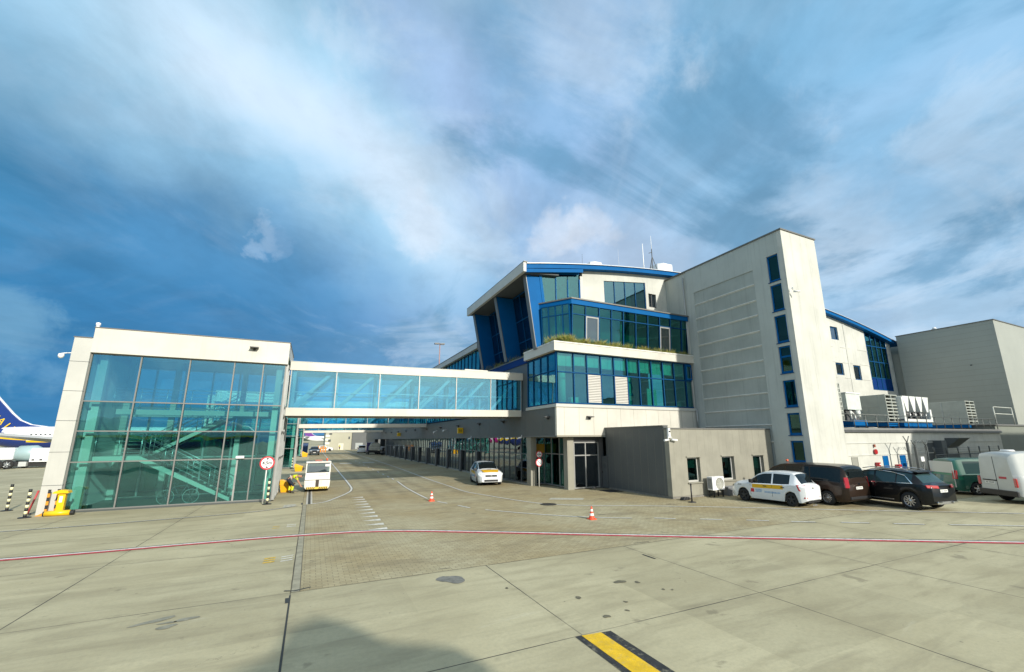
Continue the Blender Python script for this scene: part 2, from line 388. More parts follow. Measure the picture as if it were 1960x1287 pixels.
# ---------------------------------------------------------------- ground
def ground_mat():
    m = bpy.data.materials.new('apron_concrete'); m.use_nodes = True; T = NT(m.node_tree); b = T.n['Principled BSDF']
    P = T.new('ShaderNodeNewGeometry').outputs['Position']; s = T.new('ShaderNodeSeparateXYZ'); T.l.new(P, s.inputs[0])
    x, y = s.outputs[0], s.outputs[1]
    wob = T.math('MULTIPLY', T.math('SUBTRACT', T.noise(P, 1.6, 3), .5), .02)
    def joint(v, off, pitch, half):
        t = T.math('DIVIDE', T.math('SUBTRACT', T.math('ADD', v, wob), off-pitch/2), pitch)
        f = T.math('SUBTRACT', T.math('FRACT', t), .5); a_ = T.math('MULTIPLY', T.math('ABSOLUTE', f), pitch)
        return T.ramp(a_, half*.55, half*1.5, 1., 0.), T.math('FLOOR', t)
    jx, ix = joint(x, -.12, 4.32, .011); jy, iy = joint(y, 6.53, 4.35, .010)
    cell = T.new('ShaderNodeCombineXYZ'); T.put(cell.inputs[0], ix); T.put(cell.inputs[1], iy)
    wn = T.new('ShaderNodeTexWhiteNoise', noise_dimensions='2D'); T.l.new(cell.outputs[0], wn.inputs[0])
    slab = T.ramp(wn.outputs['Value'], 0, 1, .93, 1.06, False)
    big = T.noise(P, .32, 5, .6); sw = T.noise(T.vmath('MULTIPLY', P, (.35, 1.5, 1)), 1.3, 5, .62, .6); fine = T.noise(P, 14., 5, .7)
    col = T.mix(T.ramp(big, .3, .7), (.392, .350, .217), (.492, .448, .288))
    col = T.mix(T.ramp(sw, .42, .70, 0, .62), col, (.30, .265, .165))
    col = T.mix(T.ramp(sw, .36, .22, 0, .45), col, (.57, .545, .41))
    # rubber and tyre drags in two directions
    for rot_, sc_ in ((.5, 1.), (-.9, 1.4)):
        mp = T.new('ShaderNodeMapping'); T.l.new(P, mp.inputs[0]); mp.inputs['Rotation'].default_value = (0, 0, rot_); mp.inputs['Scale'].default_value = (.16*sc_, 4.2*sc_, 1)
        col = T.mix(T.ramp(T.noise(mp.outputs[0], 1.0, 4, .55), .60, .74, 0, .22), col, (.24, .215, .145))
    col = T.mix(T.ramp(fine, .35, .75, 0, .28), col, (.25, .235, .17))
    col = T.vmath('SCALE', col, scale=slab)
    st = T.noise(P, 1.05, 6, .62, .25)                                   # oil spots and spills
    col = T.mix(T.ramp(st, .64, .70, 0, .5), col, (.17, .15, .10))
    sp = T.noise(T.vmath('ADD', P, (31, 7, 0)), 5.2, 3, .5)
    col = T.mix(T.ramp(sp, .735, .76, 0, .6), col, (.13, .12, .085))
    near = T.ramp(T.noise(P, .5, 2), .3, .6, .45, 1.)
    j = T.math('MULTIPLY', T.math('MAXIMUM', jx, jy), near)
    hx, _i = joint(x, -.12, 4.32, .16); hy, _i = joint(y, 6.53, 4.35, .14)
    col = T.mix(T.math('MULTIPLY', T.math('MAXIMUM', hx, hy), T.ramp(T.noise(P, 2.3, 5, .65), .42, .75, 0., .38)), col, (.20, .18, .12))
    cr = T.new('ShaderNodeTexVoronoi', feature='DISTANCE_TO_EDGE'); T.put(cr.inputs['Vector'], T.vmath('ADD', P, T.vmath('SCALE', T.noise(P, 1.3, 5, .6, 0, 'Color'), scale=1.6))); cr.inputs['Scale'].default_value = .19
    crack = T.math('MULTIPLY', T.ramp(cr.outputs['Distance'], .0006, .0022, 1., 0.), T.ramp(T.noise(P, .23, 2), .50, .56, 0., .55))
    col = T.mix(crack, col, (.10, .09, .065))
    grit = T.noise(P, 75., 2, .5)
    col = T.mix(T.ramp(grit, .62, .75, 0, .35), col, (.17, .155, .11)); col = T.mix(T.ramp(grit, .36, .25, 0, .30), col, (.62, .58, .45))
    col = T.mix(j, col, (.045, .043, .035))
    T.l.new(col, b.inputs['Base Color']); b.inputs['Roughness'].default_value = .82; b.inputs['Specular IOR Level'].default_value = .3
    bp = T.new('ShaderNodeBump'); bp.inputs['Strength'].default_value = .35; bp.inputs['Distance'].default_value = .01
    T.put(bp.inputs['Height'], T.math('SUBTRACT', T.math('ADD', T.noise(P, 22., 5, .7), T.math('MULTIPLY', T.noise(P, 150., 2), .6)), T.math('MULTIPLY', j, 2.)))
    T.l.new(bp.outputs[0], b.inputs['Normal']); return m
def paving_mat():
    m = bpy.data.materials.new('block_paving'); m.use_nodes = True; T = NT(m.node_tree); b = T.n['Principled BSDF']
    P = T.new('ShaderNodeNewGeometry').outputs['Position']; s = T.new('ShaderNodeSeparateXYZ'); T.l.new(P, s.inputs[0])
    x, y = s.outputs[0], s.outputs[1]
    br = T.new('ShaderNodeTexBrick'); T.l.new(P, br.inputs['Vector'])
    br.inputs['Scale'].default_value = 1; br.inputs['Brick Width'].default_value = .24; br.inputs['Row Height'].default_value = .12
    br.inputs['Mortar Size'].default_value = .006; br.inputs['Mortar Smooth'].default_value = .3; br.inputs['Bias'].default_value = -.1
    br.inputs['Color1'].default_value = (.37, .328, .205, 1); br.inputs['Color2'].default_value = (.45, .405, .262, 1); br.inputs['Mortar'].default_value = (.17, .15, .095, 1)
    big = T.noise(P, .22, 5, .62); mid = T.noise(T.vmath('MULTIPLY', P, (.5, 1.2, 1)), .8, 6, .65, .5)
    col = T.mix(T.ramp(big, .35, .65, 0, .75), br.outputs[0], T.vmath('MULTIPLY', br.outputs[0], (.82, .73, .60)))
    col = T.mix(T.ramp(mid, .48, .74, 0, .7), col, (.19, .155, .095))
    col = T.mix(T.ramp(mid, .40, .22, 0, .35), col, (.42, .39, .28))
    # rubbed wheel tracks of the two lanes of the service road
    for cx_, w_ in ((3.6, .45), (5.1, .42), (6.7, .42), (8.2, .4)):
        tr = T.ramp(T.math('ABSOLUTE', T.math('SUBTRACT', T.math('ADD', x, T.math('MULTIPLY', T.math('SUBTRACT', big, .5), .7)), cx_)), .05, w_, 1., 0.)
        tr = T.math('MULTIPLY', tr, T.math('MULTIPLY', T.ramp(y, 19, 30, 0., .28), T.ramp(mid, .3, .6, .3, 1.)))
        col = T.mix(tr, col, (.115, .098, .068))
    st = T.noise(T.vmath('ADD', P, (5, 3, 0)), .9, 6, .62, .25)
    col = T.mix(T.ramp(st, .64, .70, 0, .5), col, (.10, .088, .06))
    T.l.new(col, b.inputs['Base Color']); b.inputs['Roughness'].default_value = .85; b.inputs['Specular IOR Level'].default_value = .3
    bp = T.new('ShaderNodeBump'); bp.inputs['Strength'].default_value = .4; bp.inputs['Distance'].default_value = .01
    T.put(bp.inputs['Height'], T.math('SUBTRACT', T.noise(P, 30., 4, .6), T.math('MULTIPLY', br.outputs['Fac'], 1.5)))
    T.l.new(bp.outputs[0], b.inputs['Normal']); return m
g_ = MB(); g_.poly((-3000, -600, 0), (3000, -600, 0), (3000, 4000, 0), (-3000, 4000, 0)); tag(g_.build('ground', ground_mat()), kind='structure')
p_ = MB(); p_.poly((-.12, 10.88, .004), (70, 10.88, .004), (70, 150, .004), (-.12, 150, .004)); tag(p_.build('service_road', paving_mat()), kind='structure')
WHITE = mat('road_white', (.72, .71, .64), .7, var=.18, vscale=6, grain=.35, wear=.5)
RED = mat('road_red', (.52, .035, .055), .7, var=.25, vscale=6, grain=.25, wear=.45)
YEL = mat('road_yellow', (.80, .50, .012), .65, var=.14, vscale=5, grain=.35, wear=.3)
BLACK = mat('road_black', (.028, .028, .028), .75, var=.3, vscale=8, grain=.3, wear=.4)
FADED = mat('road_white_worn', (.46, .45, .37), .8, var=.3, vscale=9, grain=.4)
def smooth_path(pts, n=8):
    P = [Vector((p[0], p[1], 0)) for p in pts]; out = []
    for i in range(len(P)-1):
        a_, b_, c_, d_ = P[max(i-1, 0)], P[i], P[i+1], P[min(i+2, len(P)-1)]
        for k in range(n):
            t = k/n; out.append(.5*((2*b_)+(c_-a_)*t+(2*a_-5*b_+4*c_-d_)*t*t+(3*b_-a_-3*c_+d_)*t*t*t))
    out.append(P[-1]); return out
def ribbon(mb, path, w, z=.012, off=0.):
    L = []
    for i, p in enumerate(path):
        t = (path[min(i+1, len(path)-1)]-path[max(i-1, 0)]).normalized(); nrm = Vector((-t.y, t.x, 0))
        L.append((p+nrm*(off+w/2)+V(0, 0, z), p+nrm*(off-w/2)+V(0, 0, z)))
    vs = [q for pr in L for q in pr]
    mb.add(vs, [(2*i, 2*i+1, 2*i+3, 2*i+2) for i in range(len(L)-1)])
def marking(name, path, w, m=None, edge=.035, z=.012):
    b = MB()
    if edge: ribbon(b, path, w+2*edge, z-.004); 
    b.k = 1 if edge else 0; ribbon(b, path, w, z)
    return tag(b.build(name, [BLACK, m or WHITE] if edge else [m or WHITE]), kind='structure')
rl = smooth_path([(-40, 19.2), (-17, 18.1), (-7.2, 17.25), (-3, 17.1), (.02, 16.9), (2.6, 16.3), (5.5, 14.6), (9.24, 12.15), (14, 9.1), (19.3, 5.78), (26, 1.7), (34, -3)])
b = MB(); ribbon(b, rl, .19, .008, .125); b.k = 1; ribbon(b, rl, .13, .012, .06); b.k = 2; ribbon(b, rl, .17, .012, -.09)
tag(b.build('boundary_line_marking', [BLACK, WHITE, RED]), kind='structure')
left_line = smooth_path([(2.78, 148), (2.72, 90), (2.68, 50), (2.66, 34), (2.52, 30.2), (2.1, 28.3), (1.4, 26.3), (.88, 25.1), (.25, 24.6)])
marking('road_edge_marking', left_line, .12)
marking('road_edge_marking', smooth_path([(-.35, 24.3), (-2.12, 23.2), (-5.5, 22.7), (-9.58, 22.45), (-20, 22.5), (-45, 23)]), .07, edge=.05)
marking('road_edge_marking', smooth_path([(9.1, 148), (9.08, 100), (9.03, 70), (8.9, 50), (8.62, 36), (8.62, 29.5), (8.62, 26), (9.05, 23.9), (9.98, 20.4), (10.8, 18.9), (12.2, 17.7), (14.5, 16.4), (18.3, 13.78), (21.8, 11.1), (25.45, 8.5), (40, -2)]), .11)
cl = smooth_path([(6.1, 34.5), (5.86, 30), (5.8, 26), (5.83, 23.85)]); marking('centre_line_marking', cl, .11)
for k in range(14):
    y0 = 36.2+k*2.1+k*k*.25; marking('lane_dash_marking', [V(6.1, y0, 0), V(6.15, y0+1.1+.06*k, 0)], .11)
for p, q in (((6.03, 22.55), (6.29, 21.68)), ((6.56, 20.77), (6.83, 19.79)), ((12.5, 13.93), (13.11, 13.4)), ((13.91, 12.92), (14.56, 12.44)), ((15.3, 11.95), (15.94, 11.47)), ((16.5, 10.97), (17.2, 10.5)), ((17.98, 10.03), (18.75, 9.49)), ((19.41, 9.02), (20.2, 8.45))):
    marking('lane_dash_marking', [V(*p, 0), V(*q, 0)], .11)
marking('centre_line_marking', smooth_path([(7.26, 18.96), (8.1, 17.75), (9.1, 16.5), (10.3, 15.27), (11.69, 14.3)]), .1)
marking('centre_line_marking', smooth_path([(20.9, 8.0), (22.83, 6.75), (26, 4.6), (34, -1)]), .1)
for k in range(11):                                   # give-way teeth across the lane
    y = 26.1-k*.935; b = MB(); b.poly((2.12-.012*k, y+.02, .012), (2.80-.012*k, y-.19, .012), (2.83-.012*k, y+.19, .012))
    tag(b.build('give_way_marking', WHITE), kind='structure')
b = MB()                                              # yellow guide band with its black borders
b.poly((4.06, 6.52, .006), (4.70, 6.44, .006), (4.70, 2.5, .006), (4.06, 2.5, .006)); b.k = 1
b.poly((4.17, 6.50, .010), (4.52, 6.46, .010), (4.52, 2.5, .010), (4.17, 2.5, .010))
tag(b.build('yellow_guide_marking', [BLACK, YEL]), kind='structure')
b = MB()
for k, (x0, y0) in enumerate(((-.86, 13.62), (-.86, 13.84), (-.86, 14.06))): b.poly((x0, y0, .008), (x0+.26, y0+.05, .008), (x0+.26, y0+.15, .008), (x0, y0+.10, .008))
for k, (x0, y0) in enumerate(((-.9, 18.6), (-.9, 18.95))): b.poly((x0-.1, y0, .006), (x0+.12, y0+.04, .006), (x0+.12, y0+.1, .006), (x0-.1, y0+.07, .006))
tag(b.build('yellow_paint_mark', mat('road_yellow_worn', (.70, .46, .04), .75, var=.3, vscale=9, grain=.5)), kind='structure')
b = MB()
for k in range(3): y0 = 13.62+k*.24; b.poly((-.47, y0, .006), (-.2, y0+.06, .006), (-.16, y0+.15, .006), (-.3, y0+.1, .006), (-.45, y0+.08, .006))
for k in range(2): y0 = 18.7+k*.35; b.poly((-.55, y0, .006), (-.25, y0+.05, .006), (-.25, y0+.13, .006), (-.55, y0+.1, .006))
tag(b.build('white_paint_mark', WHITE), kind='structure')
b = MB()
b.poly((-.95, 24.1, .006), (-.45, 24.2, .006), (-.42, 25, .006), (-.93, 24.9, .006))
b.poly((11.35, 20.5, .007), (12.9, 19.6, .007), (13.3, 20.1, .007), (11.8, 21.0, .007))
for x0, y0 in ((3.6, 62.5), (6.6, 63.5)): b.poly((x0, y0, .012), (x0+1.5, y0, .012), (x0+1.5, y0+2.2, .012), (x0, y0+2.2, .012))
tag(b.build('worn_paint_mark', FADED), kind='structure')
# lengthwise drain beside the road, open joint in the slab, dark sealed patches
b = MB(); b.poly((.02, 24.6, .007), (.30, 24.6, .007), (.30, 75, .007), (.02, 75, .007)); b.k = 1; b.poly((.10, 24.6, .010), (.22, 24.6, .010), (.22, 75, .010), (.10, 75, .010)); b.poly((-.2, 24.6, .010), (-.12, 24.6, .010), (-.12, 25.2, .010), (-.2, 25.2, .010))
b.k = 2; b.poly((-.12, 10.88, .0065), (.06, 10.88, .0065), (.04, 24.6, .0065), (-.12, 24.6, .0065))
b.k = 3; b.poly((-.12, 10.88, .0095), (-.105, 10.88, .0095), (-.105, 24.5, .0095), (-.12, 24.5, .0095)); b.poly((.045, 10.88, .0095), (.06, 10.88, .0095), (.05, 24.5, .0095), (.035, 24.5, .0095))
tag(b.build('drain_channel', [mat('drain_kerb', (.52, .51, .45), .8, var=.15), mat('drain_slot', (.05, .05, .045), .8), mat('drain_edging', (.30, .28, .20), .85, var=.2), mat('joint_dirt', (.10, .09, .06), .9)]), kind='structure')
b = MB(); b.poly((-.135, 10.7, .006), (-.105, 10.7, .006), (-.095, 2, .006), (-.125, 2, .006)); b.poly((-.25, 11.02, .007), (-.02, 10.93, .007), (.26, 11.05, .007), (.26, 11.1, .007), (-.06, 11.0, .007), (-.24, 11.08, .007)); b.poly((-.2, 10.55, .007), (-.11, 10.55, .007), (-.11, 10.25, .007), (-.19, 10.25, .007))
b.poly((3.05, 11.08, .007), (3.35, 11.05, .007), (3.35, 11.08, .007), (3.05, 11.11, .007)); b.poly((9.0, 10.98, .007), (9.55, 10.93, .007), (9.56, 10.97, .007), (9.0, 11.02, .007)); b.poly((8.36, 9.9, .006), (8.42, 9.9, .006), (8.42, 9.4, .006), (8.36, 9.4, .006))
tag(b.build('joint_sealant', mat('sealant', (.03, .03, .027), .7)), kind='structure')
def patch(name, c, rx, ry, m, z=.007, seed=1, rot=0.):
    r_ = random.Random(seed); n = 22; b = MB(); pts = []
    for i in range(n):
        t = 2*math.pi*i/n; k = 1+.22*math.sin(2*t+seed)+.12*math.sin(3*t+2*seed)+r_.uniform(-.06, .06)
        u, v = rx*k*math.cos(t), ry*k*math.sin(t); pts.append((c[0]+u*math.cos(rot)-v*math.sin(rot), c[1]+u*math.sin(rot)+v*math.cos(rot), z))
    b.poly(*pts); return tag(b.build(name, m), kind='structure')
OIL = mat('oil_stain', (.185, .18, .155), .7, var=.3, vscale=7, grain=.2); OIL2 = mat('oil_spot', (.15, .135, .085), .7, var=.25, vscale=9, grain=.3)
patch('oil_stain', (3.12, 10.2), .27, .3, OIL, seed=3)
for c, rx, ry, sd_ in (((5.05, 7.95), .045, .09, 1), ((6.4, 8.35), .13, .1, 2), ((6.72, 8.15), .06, .06, 5), ((6.9, 7.55), .035, .04, 6), ((5.0, 6.95), .06, .07, 8), ((5.5, 7.0), .03, .05, 9), ((5.75, 7.35), .04, .04, 4), ((4.0, 9.1), .035, .05, 12), ((7.05, 7.45), .03, .03, 13)):
    patch('oil_spot', c, rx, ry, OIL2, seed=sd_)
for c, rx, ry, sd_, rt in (((-2.2, 10.35), .30, .09, 3, .5), ((-1.72, 10.2), .16, .09, 7, 0), ((-1.95, 9.95), .14, .09, 6, 0), ((-1.98, 10.15), .12, .05, 2, 0)):
    patch('oil_stain', c, rx, ry, mat('oil_smear', (.25, .24, .18), .75, var=.25, vscale=6, grain=.3), seed=sd_, rot=rt)
# ---------------------------------------------------------------- shared materials
CREAM = mat('cream_cladding', (.58, .555, .48), .45, var=.07, vscale=.7, streaks=.16)
CLAD = mat('pale_grey_cladding', (.50, .495, .45), .45, var=.05, vscale=.8, streaks=.12)
TAUPE = mat('taupe_cladding', (.28, .268, .215), .5, var=.09, vscale=.8, streaks=.26)
GREYSHADE = mat('grey_cladding_shaded', (.092, .099, .097), .5, var=.06, vscale=.6, streaks=.12)  # shade of the road-side faces is put into this darkened grey
DKGREY = mat('dark_grey_metal', (.085, .088, .088), .45, var=.1)
SOFFIT = mat('soffit_grey', (.20, .20, .19), .6, var=.1)
ALU = mat('aluminium', (.36, .36, .34), .38, .35, var=.06)
MUL = mat('mullion_grey', (.20, .20, .185), .45, .2)
ALUD = mat('grey_frame', (.15, .155, .15), .42, .3)
BLUE = mat('blue_paint', (.0, .10, .30), .6, spec=.12, var=.06, vscale=1., streaks=.05)
BLUEF = mat('blue_frame', (.0, .06, .17), .6, spec=.15)
NAVY = mat('deep_blue_panel', (.0, .03, .15), .6, spec=.15, var=.08)
RENDERW = mat('white_render', (.545, .545, .49), .85, var=.09, vscale=.5, streaks=.38, bump=.25, bscale=60)
RENDERSHADE = mat('shaded_render', (.47, .495, .45), .85, var=.07, vscale=.45, streaks=.36, bump=.25, bscale=60)  # same render as the front, with the side's shade put into its colour
PANELG = mat('concrete_panel', (.385, .41, .37), .85, var=.09, vscale=.5, streaks=.38, bump=.2, bscale=50)
CAP = mat('roof_capping', (.16, .155, .14), .45, .2)
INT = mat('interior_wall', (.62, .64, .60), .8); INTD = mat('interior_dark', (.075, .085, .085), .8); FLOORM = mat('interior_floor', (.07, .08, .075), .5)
SLABM = mat('landing_concrete', (.56, .58, .50), .7); STEEL = mat('stainless', (.52, .53, .52), .3, .7)
WHITEP = mat('white_plastic', (.80, .80, .78), .4); BLKP = mat('black_plastic', (.02, .02, .02), .5)
TRUSS = mat('white_steel', (.46, .56, .60), .45)
BLIND = mat('white_blind', (.72, .76, .70), .8)
G_CLEAR = glass('glass_clear', (.66, .91, .885), .13, rcol=(.50, .83, .95), wave=.3)
G_CLEARU = glass('glass_clear_sky', (.68, .93, .93), .30, rcol=(.56, .88, .98), wave=.3)
G_BRIDGE = glass('glass_bridge', (.70, .96, 1.0), .33, rcol=(.47, .86, .98), wave=.3)
G_TEAL = glass('glass_teal', (.36, .80, .74), .22, rcol=(.45, .80, .92), wave=.4)
G_TEALD = glass('glass_deep_teal', (.16, .66, .58), .16, rcol=(.36, .78, .80), wave=.5)
G_DARK = glass('glass_dark', (.16, .23, .23), .22, rcol=(.75, .85, .95), wave=.4)
G_WIN = glass('glass_window', (.25, .45, .42), .06, rcol=(.38, .72, .66))
G_BACK = glass('glass_back_wall', (.10, .30, .26), .06)
def at(px, py, ax, val):
    d = pdir(px, py); c = V(0, 0, CAM_H); return c+d*((val-c[ax])/d[ax])

# ---------------------------------------------------------------- glazed stair towers and their bridges
def make_tower(full=True):
    Y0, Y1, XL, XR = 26.8, 31.3, -9.7, -1.62
    r = place('glazed_stair_tower', (-6, 29, 0), 'white topped glass stair tower nearest the camera, staircase visible inside', 'stair tower', 'glazed stair towers on the apron')
    b = MB(); b.box(-10.38, -9.72, 26.62, 31.5, 0, 7.86); b.build('pilaster', CLAD, r)
    b = MB()
    for z in (1.2, 2.62, 4.0, 5.35, 6.72): b.box(-10.386, -9.714, 26.612, 31.4, z, z+.018)
    b.build('panel_joint', ALUD, r)
    b = MB(); b.box(-9.72, -1.55, 26.60, 26.78, 7.19, 8.38); b.box(-9.72, -9.5, 26.78, 31.5, 7.19, 8.38); b.box(-1.75, -1.55, 26.78, 31.5, 7.66, 8.38); b.box(-9.5, -1.75, 31.3, 31.5, 7.19, 8.38); b.build('parapet', CREAM, r)
    b = MB(); b.box(-9.75, -1.52, 26.57, 26.82, 8.383, 8.42); b.box(-10.41, -9.76, 26.59, 31.5, 7.863, 7.90); b.box(-1.77, -1.52, 26.825, 31.5, 8.383, 8.42); b.build('coping', CAP, r)
    b = MB(); b.box(-9.5, -1.75, 26.78, 31.3, 7.6, 7.8); b.build('roof', INT, r)
    b = MB(); b.box(-9.7, -1.62, 26.7, 31.4, .0, .07); b.build('floor', FLOORM, r)
    us = [0, 1.84, 3.78, 5.68, 7.0, 8.05]; vs = [.1, 2.17, 3.55, 4.92, 7.16]
    curtain(r, (XL, Y0, 0), (1, 0, 0), (0, 0, 1), us, vs, MUL, G_CLEAR, mw=.055, md=.16, alt={(i, 3): G_CLEARU for i in range(5)})
    if full:
        b = MB(); b.obox((-3.38, Y0-.03, .13), (.075, 0, 0), (0, .09, 0), (0, 0, 2.0)); b.box(-3.98, -2.74, Y0-.03, Y0+.05, .07, .13); b.build('door_stile', ALU, r)
        b = MB(); b.box(-3.34, -3.31, Y0-.09, Y0-.06, .9, 1.35); b.build('door_handle', STEEL, r)
    curtain(r, (XR, Y1, 0), (0, -1, 0), (0, 0, 1), [0, 1.45, 3.0, 4.5], [.1, 2.17, 3.55, 4.4], ALU, G_CLEAR, mw=.08, md=.16)
    curtain(r, (XR, 28.2, 0), (0, -1, 0), (0, 0, 1), [0, 1.35], [4.48, 4.95, 7.16], ALU, G_CLEAR, mw=.08, md=.16)
    curtain(r, (XR, Y1+.06, 0), (-1, 0, 0), (0, 0, 1), [0, 1.35, 2.7, 4.05, 5.4, 6.75, 8.0], vs, ALU, G_CLEAR, mw=.08, md=.16, alt={(i, j): G_BACK for i in range(6) for j in (0, 1)})
    b = MB()
    for x in (-9.35, -1.95):
        for y in (27.3, 31.0): b.box(x-.14, x+.14, y-.14, y+.14, .07, 7.6)
    for x in (-7.3, -4.0): b.box(x-.13, x+.13, 30.85, 31.12, .07, 7.6)
    b.build('column', SLABM, r)
    b = MB(); b.box(-9.69, -9.5, 27.5, 31.25, .07, 7.6); b.build('inner_wall', INT, r)
    # upper landing, half landing, two flights
    b = MB(); b.box(-4.0, -1.72, 28.2, 31.2, 4.4, 4.66); b.box(-8.9, -4.0, 30.55, 31.2, 4.4, 4.66); b.box(-8.9, -4.0, 28.2, 28.5, 4.4, 4.66); b.build('upper_landing', SLABM, r)
    b = MB(); b.box(-9.2, -7.45, 27.5, 30.5, 2.17, 2.38); b.build('half_landing', SLABM, r)
    def flight(x0, z0, x1, z1, ya, yb, n=14):
        b = MB(); dx, dz = (x1-x0)/n, (z1-z0)/n
        for k in range(n):
            xa, xb = x0+dx*k, x0+dx*(k+1); b.box(xa, xb, ya+.03, yb-.03, z0+dz*(k+1)-.045, z0+dz*(k+1)); 
            b.box(xa-.01, xa+.01, ya+.03, yb-.03, z0+dz*k, z0+dz*(k+1)-.047)
        b.k = 1
        for y in (ya-.03, yb-.03): b.prism([(x0, y, z0-.02), (x0, y, z0+.16), (x1, y, z1), (x1, y, z1-.26)], (0, .055, 0))
        f = b.build('stair_flight', [ALUD, SLABM], r)
        for y in (ya-.005, yb-.005): 
            q = MB()
            for k in range(5):
                p, t = V(x0, y, z0+.1), V(x1, y, z1); c = p.lerp(t, k/4); q.cyl(c, c+V(0, 0, 1.0), .02, n=6)
            for h in (.25, .5, .75, 1.0): q.cyl(V(x0, y, z0+.1+h), V(x1, y, z1+h), .022 if h == 1.0 else .012, n=6)
            q.build('handrail', STEEL, f)
    flight(-3.55, .07, -7.42, 2.38, 27.35, 28.55); flight(-7.42, 2.38, -4.02, 4.66, 29.2, 30.4)
    railing(r, [(-9.1, 28.3, 4.66), (-1.75, 28.3, 4.66)], 1.05, STEEL, 6, 1.1)
    railing(r, [(-9.2, 27.55, 2.38), (-7.5, 27.55, 2.38)], 1.05, STEEL, 6, .85)
    if full:
        b = MB(); b.box(-3.4, -3.05, 26.58, 26.8, 2.2, 2.32); b.build('door_closer_box', WHITEP, r)
    return r
def make_bridge():
    r = place('glazed_footbridge', (6, 29.7, 4.5), 'white and glass footbridge nearest the camera, between stair tower and terminal', 'footbridge', 'glazed footbridges over the service road')
    x0, x1, ya, yb, sl = -1.5, 13.52, 28.28, 31.15, .2
    def Z(x, z): return z+sl*(x-x0)/(x1-x0)
    def bar(mb, xa, xb, y0, y1, z0, z1):
        mb.prism([(xa, y0, Z(xa, z0)), (xb, y0, Z(xb, z0)), (xb, y0, Z(xb, z1)), (xa, y0, Z(xa, z1))], (0, y1-y0, 0))
    b = MB(); bar(b, x0, x1, ya-.06, ya+.1, 4.47, 4.93); bar(b, x0, x1, yb-.1, yb+.06, 4.47, 4.93); b.build('floor_beam', CREAM, r)
    b = MB(); bar(b, x0, x1, ya+.1, yb-.1, 4.50, 4.66); 
    b.build('underside', SOFFIT, r)
    b = MB(); bar(b, x0, x1, ya+.1, yb-.1, 4.66, 4.92); b.build('deck', FLOORM, r)
    b = MB(); bar(b, x0, x1+.25, ya-.1, ya+.12, 7.12, 7.62); bar(b, x0, x1, yb-.12, yb+.1, 7.12, 7.62); b.build('roof_fascia', CREAM, r)
    b = MB(); bar(b, x0, x1, ya+.12, yb-.12, 7.3, 7.6); bar(b, x0, x1+.25, ya-.12, yb+.12, 7.623, 7.65); b.build('roof', INT, r)
    b = MB(); b.box(9.3, 11.0, 28.6, 29.6, 7.82, 7.95); b.build('roof_hatch', CREAM, r)
    X = [-1.42, 1.03, 3.56, 6.06, 8.59, 11.11, 13.5]
    for y, nm in ((ya, 'mullion'), (yb, 'mullion')):
        b = MB()
        for x in X: b.box(x-.028, x+.028, y-.06, y+.05, Z(x, 4.93), Z(x, 7.12))
        b.box(X[0]+.1, X[0]+.28, y+.1, y+.28, 4.93, 7.12)
        fo = b.build(nm, ALU, r)
        for k in range(6):
            xa, xb = X[k]+.03, X[k+1]-.03
            MB().prism([(xa, y, Z(xa, 4.93)), (xb, y, Z(xb, 4.93)), (xb, y, Z(xb, 7.12)), (xa, y, Z(xa, 7.12))], (0, .014, 0)).build('pane', G_BRIDGE, fo)
    for y in (ya+.35, yb-.4):
        b = MB()
        for k in range(6):
            p, q = V(X[k]+.2, y, Z(X[k], 4.98)), V(X[k+1]-.25, y, Z(X[k+1], 7.1)); d = (q-p); n = V(-d.z, 0, d.x).normalized()*.085
            b.obox(p-n, d, n*2, (0, .11, 0))
            b.box(X[k]+.02, X[k]+.16, y+.002, y+.1, Z(X[k], 4.93), Z(X[k], 7.12))
        b.build('truss_brace', TRUSS, r)
    b = MB(); bar(b, x0+.3, x1, ya+.22, ya+.26, 5.85, 5.9); bar(b, x0+.3, x1, yb-.26, yb-.22, 5.85, 5.9); b.build('handrail', STEEL, r)
    return r
tw = make_tower(); br = make_bridge()
TWL = ['white topped glass stair tower nearest the camera, staircase visible inside', 'second glass stair tower along the service road, behind the nearest one', 'third glass stair tower, farthest one along the left of the service road']
BRL = ['white and glass footbridge nearest the camera, between stair tower and terminal', 'second footbridge over the road, seen below the nearest one', 'third footbridge, small white bar farthest down the road']
for k, dy in ((1, 29.2), (2, 68.5)):
    c = copy_tree(tw); c.location.y += dy; c['label'] = TWL[k]
    c = copy_tree(br); c.location.y += dy; c['label'] = BRL[k]

